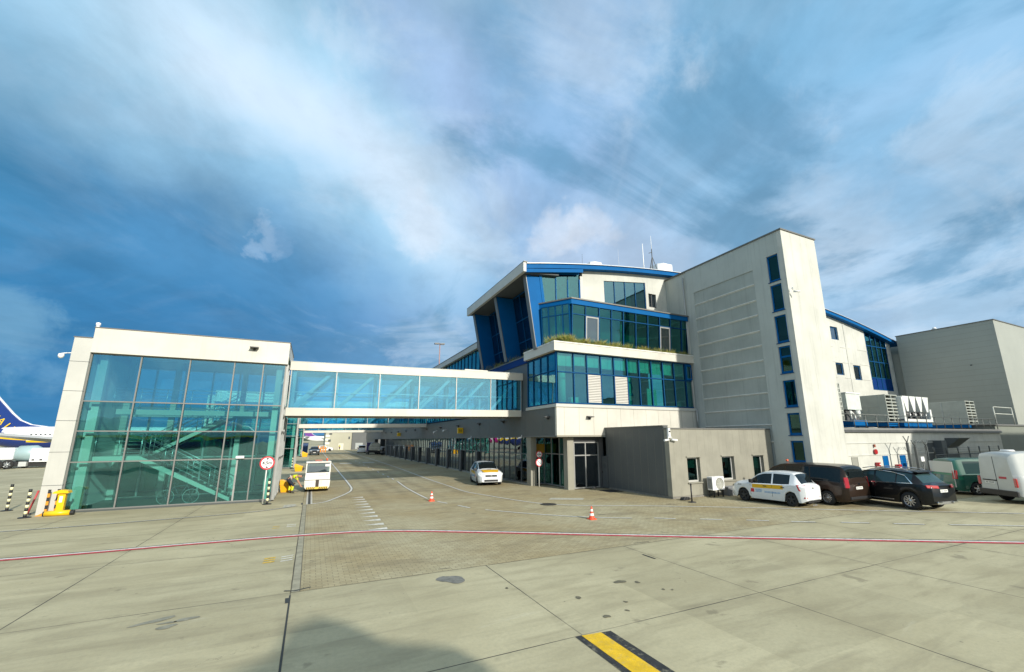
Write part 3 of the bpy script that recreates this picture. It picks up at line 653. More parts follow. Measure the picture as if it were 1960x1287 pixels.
# ---------------------------------------------------------------- terminal
def roofz(x): return 17.0-.00425*(x-34.15)**2
def make_terminal():
    t = place('terminal_building', (20, 24, 0), 'large airport terminal with teal glass storeys, blue fins and a curved blue edged roof', 'terminal')
    XW, YF, YE = 13.5, 23.15, 128.0
    # --- ground floor: glass wall towards the road
    us = [0.0]; 
    while us[-1] < 64: us.append(us[-1]+1.06)
    us = [u*(1+0*u) for u in us]; U1 = us[-1]
    near = us[:34]; far_ = us[33:]
    curtain(t, (13.65, 27.45+near[-1], 0), (0, -1, 0), (0, 0, 1), [near[-1]-u for u in reversed(near)], [.12, 2.06, 3.22], ALUD, G_DARK, mw=.05, md=.14, name='ground_floor_glazing')
    fr = MB()
    for u in far_: fr.box(13.58, 13.75, 27.45+u-.03, 27.45+u+.03, .1, 3.2)
    fr.box(13.6, 13.7, 27.45+far_[0]+.03, 27.45+U1, 2.0, 2.06); fo = fr.build('ground_floor_glazing', ALUD, t)
    MB().box(13.655, 13.672, 27.45+far_[0], 27.45+U1, .12, 3.2).build('pane', G_DARK, fo)
    b = MB(); b.box(13.6, 13.72, 27.45, 27.45+U1, 0, .1); b.build('plinth', mat('plinth', (.34, .33, .28), .8, var=.1), t)
    for k in range(12):
        y = 37.3+k*4.75; MB().box(13.44, 13.62, y, y+.55, .0, 2.02).build('door_post', DKGREY, t)
    # beyond the glass: open loading bays
    b = MB(); b.box(13.6, 14.6, 27.45+U1+.3, 27.45+U1+.9, 0, 3.2); b.box(13.6, 14.6, 100, 100.6, 0, 3.2); b.box(13.6, 14.4, 110, 128, 0, 3.2); b.build('bay_pier', GREYSHADE, t)
    # hall inside
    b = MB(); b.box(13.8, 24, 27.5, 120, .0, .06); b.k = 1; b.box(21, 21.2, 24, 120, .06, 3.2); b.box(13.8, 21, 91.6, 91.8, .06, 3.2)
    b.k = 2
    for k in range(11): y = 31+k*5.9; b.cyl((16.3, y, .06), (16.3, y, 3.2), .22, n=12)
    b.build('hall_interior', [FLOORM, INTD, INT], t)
    # --- entrance corner
    b = MB(); b.box(13.52, 13.95, 26.78, 27.4, 0, 3.2); b.build('corner_pillar', TAUPE, t)
    b = MB(); b.box(14.5, 14.97, 23.62, 24.1, 0, 3.2); b.build('corner_pillar', TAUPE, t)
    curtain(t, (14.88, 27.3, 0), (0, -1, 0), (0, 0, 1), [0, 1.02, 2.1, 3.16], [.08, 2.1, 3.18], ALU, G_TEALD, mw=.06, md=.12, name='lobby_glazing')
    curtain(t, (13.97, 27.32, 0), (1, 0, 0), (0, 0, 1), [0, .9], [.06, 2.1, 3.18], ALU, G_DARK, mw=.06, md=.12, name='lobby_glazing')
    curtain(t, (14.99, 23.66, 0), (1, 0, 0), (0, 0, 1), [0, .86, 1.86], [.08, 2.06, 2.86], ALU, G_DARK, mw=.07, md=.12, name='lobby_glazing')
    b = MB()
    for k in range(24): b.box(15.08+k*.075, 15.12+k*.075, 23.95, 23.97, .1, 2.0)
    b.build('strip_blind', mat('grey_blind', (.34, .36, .32), .8), t)
    b = MB(); b.box(15.05, 15.8, 23.9, 23.93, 2.42, 2.8); b.box(15.92, 16.72, 23.9, 23.93, 2.42, 2.8); b.build('roller_blind', BLIND, t)
    b = MB(); b.box(14.05, 14.8, 27.15, 27.24, 2.15, 2.75); b.build('yellow_sign_panel', mat('amber_panel', (.42, .24, .02), .6), t)
    b = MB(); b.box(14.97, 16.9, 23.68, 23.9, 2.92, 3.2); b.box(16.9, 17.2, 23.55, 23.95, 0, 3.2); b.build('door_surround', DKGREY, t)
    d = MB().box(17.02, 17.1, 22.95, 23.5, .05, 2.0).build('side_door', GREYSHADE, t)
    MB().disc((17.02, 23.2, 1.4), (-1, 0, 0), .16, 18, .012).build('porthole', INTD, d)
    MB().box(16.98, 17.02, 23.42, 23.45, .95, 1.05).build('handle', BLKP, d)
    # --- shade-darkened grey fascia along the road and cream fascia to the front
    b = MB(); b.box(XW, XW+.2, 23.353, YE, 3.22, 5.05); b.build('side_fascia', GREYSHADE, t)
    b = MB(); b.box(XW, 25.5, YF, YF+.2, 3.22, 5.05); b.build('front_fascia', CREAM, t)
    b = MB()
    for k in range(11): x = 14.05+k*1.1; b.box(x, x+.014, YF-.004, YF, 3.3, 5.04)
    b.box(XW, 25.5, YF-.012, YF-.001, 3.22, 3.32); b.build('cladding_joint', mat('joint_taupe', (.30, .28, .22), .7), t)  # darker strips at the joints and along the lower lip
    b = MB(); b.box(XW-.012, XW-.001, 23.2, YE, 3.22, 3.30)
    for k in range(30): y = 24.9+k*2.4; b.box(XW-.004, XW-.0005, y, y+.014, 3.3, 5.04)
    b.build('cladding_joint', mat('joint_dark', (.16, .165, .16), .7), t)
    b = MB(); b.box(XW+.2, 25.4, 23.36, YE, 3.2, 3.215); b.build('soffit', SOFFIT, t)
    b = MB(); b.box(XW-.06, 25.5, YF-.06, YF+.4, 5.053, 5.12); b.box(XW-.03, 25.5, YF-.03, YF+.4, 5.122, 5.25); b.box(XW-.06, XW+.4, YF+.4, 27.4, 5.053, 5.12); b.box(XW-.03, XW+.4, YF+.4, 27.4, 5.122, 5.25); b.build('window_sill', CLAD, t)
    # --- first floor glass, front and the short return
    xs = [13.66, 14.92, 15.96, 17.08, 18.17, 19.32, 20.38, 21.49, 22.58, 23.66, 24.8, 25.5]; us = [x-13.66 for x in xs]
    curtain(t, (13.66, 23.3, 0), (1, 0, 0), (0, 0, 1), us, [5.32, 7.3, 8.58], BLUEF, G_TEAL, mw=.07, md=.16, depth=.06, name='first_floor_glazing', skip={(2, 0), (4, 0)})
    for k in (2, 4):
        b = MB()
        n = 17; x0, x1 = xs[k]+.05, xs[k+1]-.05; h = (7.25-5.4)/n
        for j in range(n): z = 5.38+j*h; b.obox((x0, 23.33, z), (x1-x0, 0, 0), (0, -.07, h*.25), (0, .02, h*.72))
        b.box(x0, x1, 23.345, 23.37, 5.37, 7.25); b.build('louvre', mat('louvre_white', (.52, .50, .45), .5), t)
    b = MB(); b.box(25.40, 25.5, 23.2, 23.3, 5.25, 8.6); b.build('end_post', CLAD, t)
    f = MB(); f.box(24.84, 24.94, 23.2, 23.26, 7.36, 8.52); f.box(25.36, 25.46, 23.2, 23.26, 7.36, 8.52); f.box(24.94, 25.36, 23.2, 23.26, 7.36, 7.48); f.box(24.94, 25.36, 23.2, 23.26, 8.4, 8.52); f.build('opening_light', BLUE, t)
    curtain(t, (13.64, 27.35, 0), (0, -1, 0), (0, 0, 1), [0, .88, 1.93, 2.93, 3.98], [5.32, 7.4, 8.52], BLUEF, G_TEAL, mw=.06, md=.14, name='first_floor_glazing')
    b = MB(); b.box(13.6, 13.7, 23.24, 23.36, 5.25, 8.6); b.build('corner_mullion', BLUE, t)
    # office behind that glass
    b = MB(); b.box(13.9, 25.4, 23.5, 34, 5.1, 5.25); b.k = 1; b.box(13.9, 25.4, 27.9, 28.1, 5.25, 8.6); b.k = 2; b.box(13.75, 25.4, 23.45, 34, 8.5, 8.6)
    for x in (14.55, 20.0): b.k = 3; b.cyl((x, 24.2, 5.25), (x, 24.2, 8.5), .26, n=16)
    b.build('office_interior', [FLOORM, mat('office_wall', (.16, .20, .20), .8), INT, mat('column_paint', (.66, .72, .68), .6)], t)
    for k, x in enumerate(xs[:-2]):
        z = (7.72, 7.8, 7.76, 7.72, 7.72, 7.62, 7.66, 7.62, 7.64, 7.6)[k]; b = MB(); w = xs[k+1]-x
        b.box(x+.06, x+w*.62, 23.44, 23.455, z, 8.46); b.box(x+w*.64, x+w-.06, 23.44, 23.455, z, 8.46); b.build('roller_blind', BLIND, t)
    b = MB(); b.box(21.9, 22.35, 24.3, 24.36, 5.25, 6.7); b.box(22.5, 22.8, 24.3, 24.36, 5.25, 6.65); b.box(14.95, 15.5, 23.7, 24.1, 5.25, 5.75); b.box(24.0, 24.55, 23.7, 24.1, 5.3, 5.75); b.build('office_furniture', mat('pale_furniture', (.6, .68, .62), .6), t)
    # --- roof band over it, flat roof, grey wall further along
    b = MB(); b.box(XW-.18, 25.62, 22.97, 23.25, 8.62, 9.15); b.box(XW-.18, XW+.12, 23.25, 27.4, 8.62, 9.15); b.build('roof_band', CREAM, t)
    b = MB(); b.box(XW-.21, 25.66, 22.94, 23.3, 9.153, 9.235); b.box(XW-.21, XW+.12, 23.3, 27.4, 9.153, 9.235); b.build('band_capping', mat('capping_white', (.66, .65, .6), .5, var=.25, vscale=4), t)
    b = MB(); b.box(XW+.12, 25.6, 23.3, 36.8, 8.75, 9.12); b.build('lower_roof', GREYSHADE, t)
    b = MB(); b.box(13.62, 13.9, 27.4, 37.4, 5.05, 8.5); b.build('side_wall', GREYSHADE, t)
    b = MB(); b.box(13.55, 13.9, 27.4, 37.4, 8.5, 8.98); b.build('blue_edge_strip', NAVY, t)
    b = MB(); b.box(13.5, 13.95, 27.4, 37.4, 8.983, 9.06); b.build('strip_capping', CAP, t)
    # --- second floor: projecting glass room with the blue edge
    A, B = V(14.92, 23.5, 0), V(25.5, 23.5, 0); D = V(13.72, 25.2, 0); ln = V(0, -.2, 2.7).normalized()*1.0
    vz = V(0, -.075, 1)
    px = [14.96, 16.03, 17.15, 18.21, 19.25, 20.38, 21.5, 22.64, 23.71, 24.85, 25.45]
    curtain(t, (14.96, 23.5, 9.2), (1, 0, 0), vz, [x-14.96 for x in px], [0, 2.12, 2.8], BLUEF, G_TEALD, mw=.06, md=.15, depth=.06, name='second_floor_glazing', skip={(1, 0), (7, 0)})
    for k in (1, 7):
        x0, x1 = px[k]+.03, px[k+1]-.03; y0 = 23.46; b = MB()
        for (a_, c_, z0, z1) in ((x0, x0+.1, 0, 2.08), (x1-.1, x1, 0, 2.08), (x0+.1, x1-.1, 1.96, 2.08), (x0+.1, x1-.1, .02, .12)):
            b.obox(V(a_, y0, 9.22)+vz*z0, (c_-a_, 0, 0), vz*(z1-z0), (0, .06, 0))
        fo = b.build('terrace_door', ALU, t)
        MB().obox(V(x0+.1, y0+.03, 9.22)+vz*.12, (x1-x0-.2, 0, 0), vz*1.84, (0, .015, 0)).build('pane', glass('glass_door', (.42, .50, .45), .22), fo)
    Ul = (V(14.93, 23.48, 0)-V(13.72, 25.2, 0)); L = Ul.length; Ul.normalize()
    curtain(t, V(13.72, 25.2, 9.2), Ul, V(-.055, -.05, 1), [0, .52, 1.05, 1.58, L-.04], [0, 2.12, 2.8], BLUEF, G_TEALD, mw=.06, md=.15, name='second_floor_glazing')
    b = MB(); P = [(13.5, 25.3, 11.98), (14.86, 23.2, 11.98), (25.5, 23.2, 11.98), (25.5, 25.2, 11.98), (13.7, 25.3, 11.98)]
    b.prism(P, (0, 0, .34)); b.build('blue_roof_edge', BLUE, t)
    b = MB(); P = [(13.44, 25.3, 12.323), (14.83, 23.13, 12.323), (25.6, 23.13, 12.323), (25.6, 25.28, 12.323)]; b.prism(P, (0, 0, .09)); b.build('edge_capping', CAP, t)
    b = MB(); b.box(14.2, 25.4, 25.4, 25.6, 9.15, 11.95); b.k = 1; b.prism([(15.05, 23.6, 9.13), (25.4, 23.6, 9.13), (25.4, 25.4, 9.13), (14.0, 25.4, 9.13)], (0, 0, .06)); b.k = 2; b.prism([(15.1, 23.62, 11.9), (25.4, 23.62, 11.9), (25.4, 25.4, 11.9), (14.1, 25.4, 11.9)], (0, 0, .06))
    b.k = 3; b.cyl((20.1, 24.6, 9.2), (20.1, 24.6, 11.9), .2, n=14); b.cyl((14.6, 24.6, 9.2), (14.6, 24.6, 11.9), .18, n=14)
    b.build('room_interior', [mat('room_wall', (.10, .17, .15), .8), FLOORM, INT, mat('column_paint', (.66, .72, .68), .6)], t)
    b = MB(); b.box(25.44, 25.56, 23.22, 23.5, 9.2, 11.95); b.build('end_post', CLAD, t)
    # --- top storey and the curved roof
    Yw = 25.3
    xs2 = [13.62, 14.9, 15.9, 16.95]
    b = MB(); b.prism([(13.60, Yw, roofz(13.6)-.62), (16.95, Yw, roofz(16.95)-.62), (16.95, Yw, roofz(16.95)-.3), (13.6, Yw, roofz(13.6)-.3)], (0, .2, 0)); b.build('window_head', BLUE, t)
    fo = MB().box(16.88, 16.98, Yw-.05, Yw+.1, 12.4, 14.72)
    fo.prism([(13.52, Yw-.05, roofz(13.5)-.62), (13.72, Yw-.05, roofz(13.5)-.62), (13.98, Yw-.05, 12.4), (13.78, Yw-.05, 12.4)], (0, .15, 0)); 
    for x in (14.9, 15.9): fo.box(x-.03, x+.03, Yw-.04, Yw+.08, 12.4, 14.55)
    fo = fo.build('corner_window', BLUE, t)
    for xa, xb in ((13.74, 14.87), (14.93, 15.87), (15.93, 16.88)):
        MB().prism([(xa, Yw, 12.4), (xb, Yw, 12.4), (xb, Yw, roofz(xb)-.63), (xa, Yw, roofz(xa)-.63)], (0, .015, 0)).build('pane', G_TEAL, fo)
    b = MB(); b.box(16.98, 17.22, Yw-.07, Yw+.3, 12.35, 15.0); b.build('grey_pier', CLAD, t)
    def wall(x0, x1, z0, y=Yw, n=1, m=RENDERW, nm='upper_wall'):
        b = MB(); P = [(x0, y, z0), (x1, y, z0)]+[(x, y, roofz(x)-.3) for x in [x1+(x0-x1)*k/n for k in range(n+1)]]
        b.prism(P, (0, .3, 0)); return b
    # white wall with a four-light window and a small dark one
    b = wall(17.22, 19.2, 12.35); b.prism([(19.2, Yw, roofz(19.2)-.3), (19.2, Yw, 15.02), (23.34, Yw, 15.52), (23.34, Yw, roofz(23.34)-.3)], (0, .3, 0))
    q = wall(23.34, 23.62, 12.35); q2 = wall(24.42, 26, 12.35)
    for w_ in (q, q2): b.add(w_.v, w_.f)
    b.prism([(23.62, Yw, 14.66), (24.42, Yw, 14.66), (24.42, Yw, roofz(24.42)-.3), (23.62, Yw, roofz(23.62)-.3)], (0, .3, 0)); b.box(23.62, 24.42, Yw, Yw+.3, 12.35, 13.5)
    b.build('upper_wall', RENDERW, t)
    fo = MB()
    for x in (19.23, 20.22, 21.26, 22.3, 23.31): zt = 15.02+(x-19.2)*.12; fo.box(x-.03, x+.03, Yw+.04, Yw+.16, 12.4, zt-.02)
    fo = fo.build('ribbon_window', BLUEF, t)
    for xa, xb in ((19.26, 20.19), (20.25, 21.23), (21.29, 22.27), (22.33, 23.28)):
        MB().prism([(xa, Yw+.08, 12.4), (xb, Yw+.08, 12.4), (xb, Yw+.08, 15.0+(xb-19.2)*.12), (xa, Yw+.08, 15.0+(xa-19.2)*.12)], (0, .015, 0)).build('pane', glass('glass_upper', (.28, .55, .52), .34, rcol=(.45, .75, .85)), fo)
    fo = MB().box(23.62, 24.42, Yw+.1, Yw+.2, 13.5, 13.58); fo.box(23.98, 24.04, Yw+.1, Yw+.2, 13.58, 14.66); fo = fo.build('small_window', DKGREY, t)
    MB().box(23.62, 24.42, Yw+.14, Yw+.155, 13.5, 14.66).build('pane', G_DARK, fo)
    b = MB(); b.box(14.2, 26, Yw+2.4, Yw+2.6, 12.3, 15); b.k = 1; b.box(21.9, 22.4, Yw+.8, Yw+1.2, 12.3, 15.2); b.build('attic_interior', [mat('attic_wall', (.13, .2, .19), .8), mat('attic_column', (.5, .58, .52), .7)], t)
    # curved roof: a thick bent sheet from the road side to the far wing
    n = 40; xs3 = [12.12+(61.2-12.12)*k/n for k in range(n+1)]; b = MB()
    for k in range(n):
        xa, xb = xs3[k], xs3[k+1]
        b.prism([(xa, 24.8, roofz(xa)-.32), (xb, 24.8, roofz(xb)-.32), (xb, 24.8, roofz(xb)), (xa, 24.8, roofz(xa))], (0, 12.0, 0))
    # one closed skin instead of slabs
    b = MB(); lo = [V(x, 24.8, roofz(x)-.32) for x in xs3]; hi = [V(x, 24.8, roofz(x)) for x in xs3]
    b.prism(lo+hi[::-1], (0, 11.9, 0)); ro = b.build('curved_roof', BLUE, t)
    b = MB(); hi2 = [V(x, 24.7, roofz(x)+.003) for x in xs3]; h3 = [V(x, 24.7, roofz(x)+.05) for x in xs3]; b.prism(hi2+h3[::-1], (0, 12.1, 0)); b.build('roof_sheet', mat('roof_sheet', (.58, .6, .62), .4, .2), ro)
    b = MB(); b.box(12.0, 12.22, 24.66, 36.8, roofz(12.2)-.62, roofz(12.2)+.06); b.build('eave_fascia', CLAD, t)
    b = MB(); b.box(12.0, 12.3, 24.6, 36.85, roofz(12.2)+.063, roofz(12.2)+.12); b.build('eave_gutter', CAP, t)
    b = MB(); b.prism([(12.22, 24.82, roofz(12.2)-.6), (17, 24.82, roofz(17)-.6), (17, 24.82, roofz(17)-.34), (12.22, 24.82, roofz(12.2)-.34)], (0, .08, 0)); b.build('roof_lining', BLUE, t)
    b = MB(); b.prism([(12.24, 25.0, 14.36), (15, 25.0, 14.62), (15, 25, 14.72), (12.24, 25, 14.46)], (0, 11.7, 0)); b.build('eave_soffit', INTD, t)
    # leaning fins and the deep-set leaning glass between them
    for y, (xt, xb, xi, xj) in ((25.28, (12.5, 13.28, 13.58, 13.68)), (30.6, (12.42, 13.42, 13.98, 14.72)), (36.0, (12.5, 13.5, 13.98, 14.6))):
        b = MB(); b.prism([(xt, y, 14.36), (xi+.2, y, 14.36), (xj+.2, y, 9.12), (xb, y, 9.12)], (0, .42, 0)); fn = b.build('fin', BLUE, t)
        b = MB(); b.obox((xt-.05, y-.02, 14.36), (.05, 0, 0), (0, .46, 0), (xb-xt, 0, -5.24)); b.build('fin_edge', ALUD, fn)
    for y0, y1 in ((25.7, 30.6), (31.02, 36.0)):
        lean = V(-.155, 0, 1); n_ = 4
        curtain(t, (14.72, y1, 9.15), (0, -1, 0), lean, [(y1-y0)*k/n_ for k in range(n_+1)], [0, 1.5, 3.2, 5.2], BLUEF, G_DARK, mw=.07, md=.16, name='fin_glazing')
    b = MB(); b.box(16.2, 16.4, 25.8, 36.4, 9.15, 14.6); b.box(14.7, 16.2, 36.3, 36.5, 9.15, 14.6); b.k = 1; b.box(14.3, 24, 36.5, 36.8, 9.15, 16); b.build('back_wall', [INTD, GREYSHADE], t)
    # --- farther road-side block with its own roof line
    b = MB(); b.box(13.25, 14.3, 37.4, 92, 11.52, 12.05); b.box(14.3, 34, 37.4, 92, 11.6, 12.0); b.build('far_roof', CLAD, t)
    b = MB(); b.box(13.22, 14.4, 37.35, 92, 12.053, 12.12); b.build('far_coping', CAP, t)
    us = [k*1.15 for k in range(26)]
    curtain(t, (13.6, 37.45+us[-1], 0), (0, -1, 0), (0, 0, 1), us, [5.2, 7.2, 9.3, 11.5], BLUEF, G_TEALD, mw=.06, md=.14, name='far_glazing')
    b = MB(); b.box(13.5, 13.7, 37.45+us[-1]+.05, 128, 5.05, 9.0); b.build('far_wall', GREYSHADE, t)
    b = MB(); b.box(18, 18.2, 37.6, 92, 5.1, 11.5); b.box(13.8, 18, 37.5, 37.6, 5.1, 11.5); b.build('far_interior', INTD, t)
    # --- wing to the right of the concrete stair tower
    Yg = 25.3; k_ = 25.3/24.5
    def zz(z): return 3.1+(z-3.1)*k_
    x0, x1 = 53.4*k_, 57.4*k_; zb_, zl, zr = zz(8.05), zz(14.5), zz(13.95)
    b = MB()
    def seg(xa, xb, z0=3.5, z1=None):
        n = 6; P = [(xa, Yg, z0), (xb, Yg, z0)]
        if z1 is None: P += [(xb+(xa-xb)*j/n, Yg, roofz(xb+(xa-xb)*j/n)-.3) for j in range(n+1)]
        else: P += [(xb, Yg, z1), (xa, Yg, z1)]
        b.prism(P, (0, .4, 0))
    holes = [(49.0, 49.9, 12.98, 14.36), (48.75, 49.65, 9.35, 10.55), (51.9, 53.1, 8.98, 10.5)]
    seg(28.9, 48.6); seg(53.2, x0)
    seg(49.95, 51.85); b.box(48.6, 49.95, Yg, Yg+.4, 3.5, zz(9.3)); b.box(48.6, 49.95, Yg, Yg+.4, zz(10.55), zz(12.98)); b.prism([(48.6, Yg, zz(14.36)), (49.95, Yg, zz(14.36)), (49.95, Yg, roofz(49.95)-.3), (48.6, Yg, roofz(48.6)-.3)], (0, .4, 0))
    b.box(51.85, 53.2, Yg, Yg+.4, 3.5, zz(8.95)); b.prism([(51.85, Yg, zz(10.5)), (53.2, Yg, zz(10.5)), (53.2, Yg, roofz(53.2)-.3), (51.85, Yg, roofz(51.85)-.3)], (0, .4, 0))
    b.box(x0, x1, Yg, Yg+.4, 3.5, zb_); b.prism([(x0, Yg, zl), (x1, Yg, zr), (x1, Yg, roofz(x1)-.3), (x0, Yg, roofz(x0)-.3)], (0, .4, 0)); seg(x1, 60.3)
    b.build('wing_wall', RENDERW, t)
    b = MB()
    for z in (9.0, 10.6, 12.2): b.box(46, 48.6, Yg-.03, Yg, zz(z), zz(z)+.06); b.box(53.25, x0-.05, Yg-.03, Yg, zz(z), zz(z)+.06); b.box(49.95, 51.85, Yg-.03, Yg, zz(z), zz(z)+.06); b.box(x1+.05, 60.3, Yg-.03, Yg, zz(z), zz(z)+.06)
    b.box(51.0, 51.3, Yg-.035, Yg, 3.5, 15.2); b.build('wall_ledge', RENDERW, t)
    for (z0, z1, xa, xb) in ((zz(12.98), zz(14.36), 48.6, 49.95), (zz(9.3), zz(10.55), 48.6, 49.95), (zz(8.95), zz(10.5), 51.85, 53.2)):
        fo = MB(); 
        for q in ((xa, xa+.12, z0, z1), (xb-.12, xb, z0, z1), (xa+.12, xb-.12, z0, z0+.12), (xa+.12, xb-.12, z1-.12, z1)): fo.box(q[0], q[1], Yg+.12, Yg+.2, q[2], q[3])
        fo = fo.build('wing_window', BLUEF, t); MB().box(xa+.1, xb-.1, Yg+.15, Yg+.165, z0+.1, z1-.1).build('pane', G_DARK, fo)
    fo = MB(); n = 4
    for k in range(n+1): x = lerp(x0, x1, k/n); fo.box(x-.05, x+.05, Yg-.02, Yg+.12, zb_, lerp(zl, zr, k/n))
    for z in (zb_+.05, zb_+1.35, zb_+3.2, zb_+5.0): fo.box(x0, x1, Yg-.012, Yg+.1, z-.05, z+.05)
    fo = fo.build('wing_glazing', BLUEF, t)
    for k in range(n):
        xa, xb = lerp(x0, x1, k/n)+.05, lerp(x0, x1, (k+1)/n)-.05
        MB().box(xa, xb, Yg+.03, Yg+.045, zb_+.1, zb_+1.3).build('spandrel', NAVY, fo)
        for z0, z1 in ((1.4, 3.15), (3.25, 4.95)): MB().box(xa, xb, Yg+.03, Yg+.045, zb_+z0, zb_+z1).build('pane', G_TEALD, fo)
        MB().prism([(xa, Yg+.03, zb_+5.05), (xb, Yg+.03, zb_+5.05), (xb, Yg+.03, lerp(zl, zr, (k+1)/n)-.02), (xa, Yg+.03, lerp(zl, zr, k/n)-.02)], (0, .015, 0)).build('pane', G_TEALD, fo)
    b = MB(); b.box(46, 60, 27.2, 27.4, 3.5, 14.5); b.build('wing_interior', mat('room_wall', (.10, .17, .15), .8), t)
    return t
make_terminal()
# ---------------------------------------------------------------- concrete stair tower
def make_stair_block():
    XT, Y0, X1, Y1, ZT = 25.5, 15.23, 29.04, 26.35, 16.0
    t = place('concrete_stair_block', (27, 20, 0), 'tall pale concrete stair block with a column of seven blue framed windows', 'stair block')
    
    za = [(12.80, 14.56), (10.85, 12.58), (8.82, 10.55), (6.92, 8.59), (4.88, 6.49), (3.24, 4.53), (1.68, 2.92)]
    ya, yb = 15.62, 16.38
    b = MB()                                         # side towards the road, built round its openings
    b.box(XT, XT+.3, Y0+.3, ya, 0, ZT-.004); b.box(XT, XT+.3, yb, 17.4, 0, ZT-.004)
    zs = sorted(za); z = 0
    for (q0, q1) in zs: b.box(XT, XT+.3, ya, yb, z, q0); z = q1
    b.box(XT, XT+.3, ya, yb, z, ZT-.004)
    b.build('side_wall', RENDERSHADE, t)
    b = MB(); b.box(XT+.05, XT+.3, 17.403, 22.4, 0, 14.05); b.build('panel_field', PANELG, t)
    b = MB(); b.box(XT, XT+.3, 17.403, 22.4, 14.053, ZT-.004); b.box(XT, XT+.3, 22.403, 23.05, 0, ZT-.004); b.box(XT+.06, XT+.3, 23.053, Y1, 0, ZT-.004); b.build('side_wall', RENDERSHADE, t)
    b = MB()
    for z in (13.10, 12.0, 11.0, 9.93, 8.98, 8.0, 6.98, 5.92, 4.94, 3.93, 2.9): b.prism([(XT+.05, 17.41, z), (XT-.03, 17.41, z), (XT-.03, 17.41, z-.05), (XT+.05, 17.41, z-.12)], (0, 4.985, 0))
    b.build('panel_ledge', mat('ledge_white', (.66, .67, .62), .8, var=.08), t)
    b = MB(); b.box(XT, X1, Y0, Y0+.296, 0, ZT-.002); b.box(X1-.3, X1, Y0+.3, Y1, 0, ZT-.004); b.box(XT+.3, X1-.3, Y1-.3, Y1, 0, ZT-.004); b.build('front_wall', RENDERW, t)
    b = MB(); b.box(XT+.3, X1-.3, Y0+.3, Y1-.3, ZT-.4, ZT-.1); b.k = 1; b.box(XT+.45, XT+.6, Y0+.3, 17.6, 0, ZT-.4); b.build('inner_core', [INTD, mat('stairwell', (.10, .13, .13), .8)], t)
    b = MB(); b.box(XT-.06, X1+.06, Y0-.06, Y1+.06, ZT, ZT+.09); b.build('roof_capping', CAP, t)
    for k, (z0, z1) in enumerate(za):
        fo = MB(); y_in = .10
        def bar(y0, y1, q0, q1, d=0.): fo.box(XT+.09+d, XT+.17, y0, y1, q0, q1)
        bar(ya, ya+.09, z0, z1); bar(yb-.09, yb, z0, z1); bar(ya+.09, yb-.09, z0, z0+.13, .004); bar(ya+.09, yb-.09, z1-.09, z1, .004)
        if k == 3: bar(ya+.09, yb-.09, z0+.98, z0+1.08, .004)
        fo = fo.build('stair_window', BLUE, t)
        MB().box(XT+.125, XT+.14, ya+.08, yb-.08, z0+.12, z1-.08).build('pane', G_WIN, fo)
        MB().box(XT-.05, XT+.1, ya-.04, yb+.04, z0-.045, z0-.005).build('sill', BLUEF, fo)
    b = MB(); b.tube([(25.42, 23.3, 15.6), (25.42, 23.3, 5.3), (25.38, 23.0, 5.1), (25.38, 23.0, 3.7)], .05, 8); b.build('downpipe', mat('zinc', (.42, .43, .41), .4, .4), t)
    return t
make_stair_block()
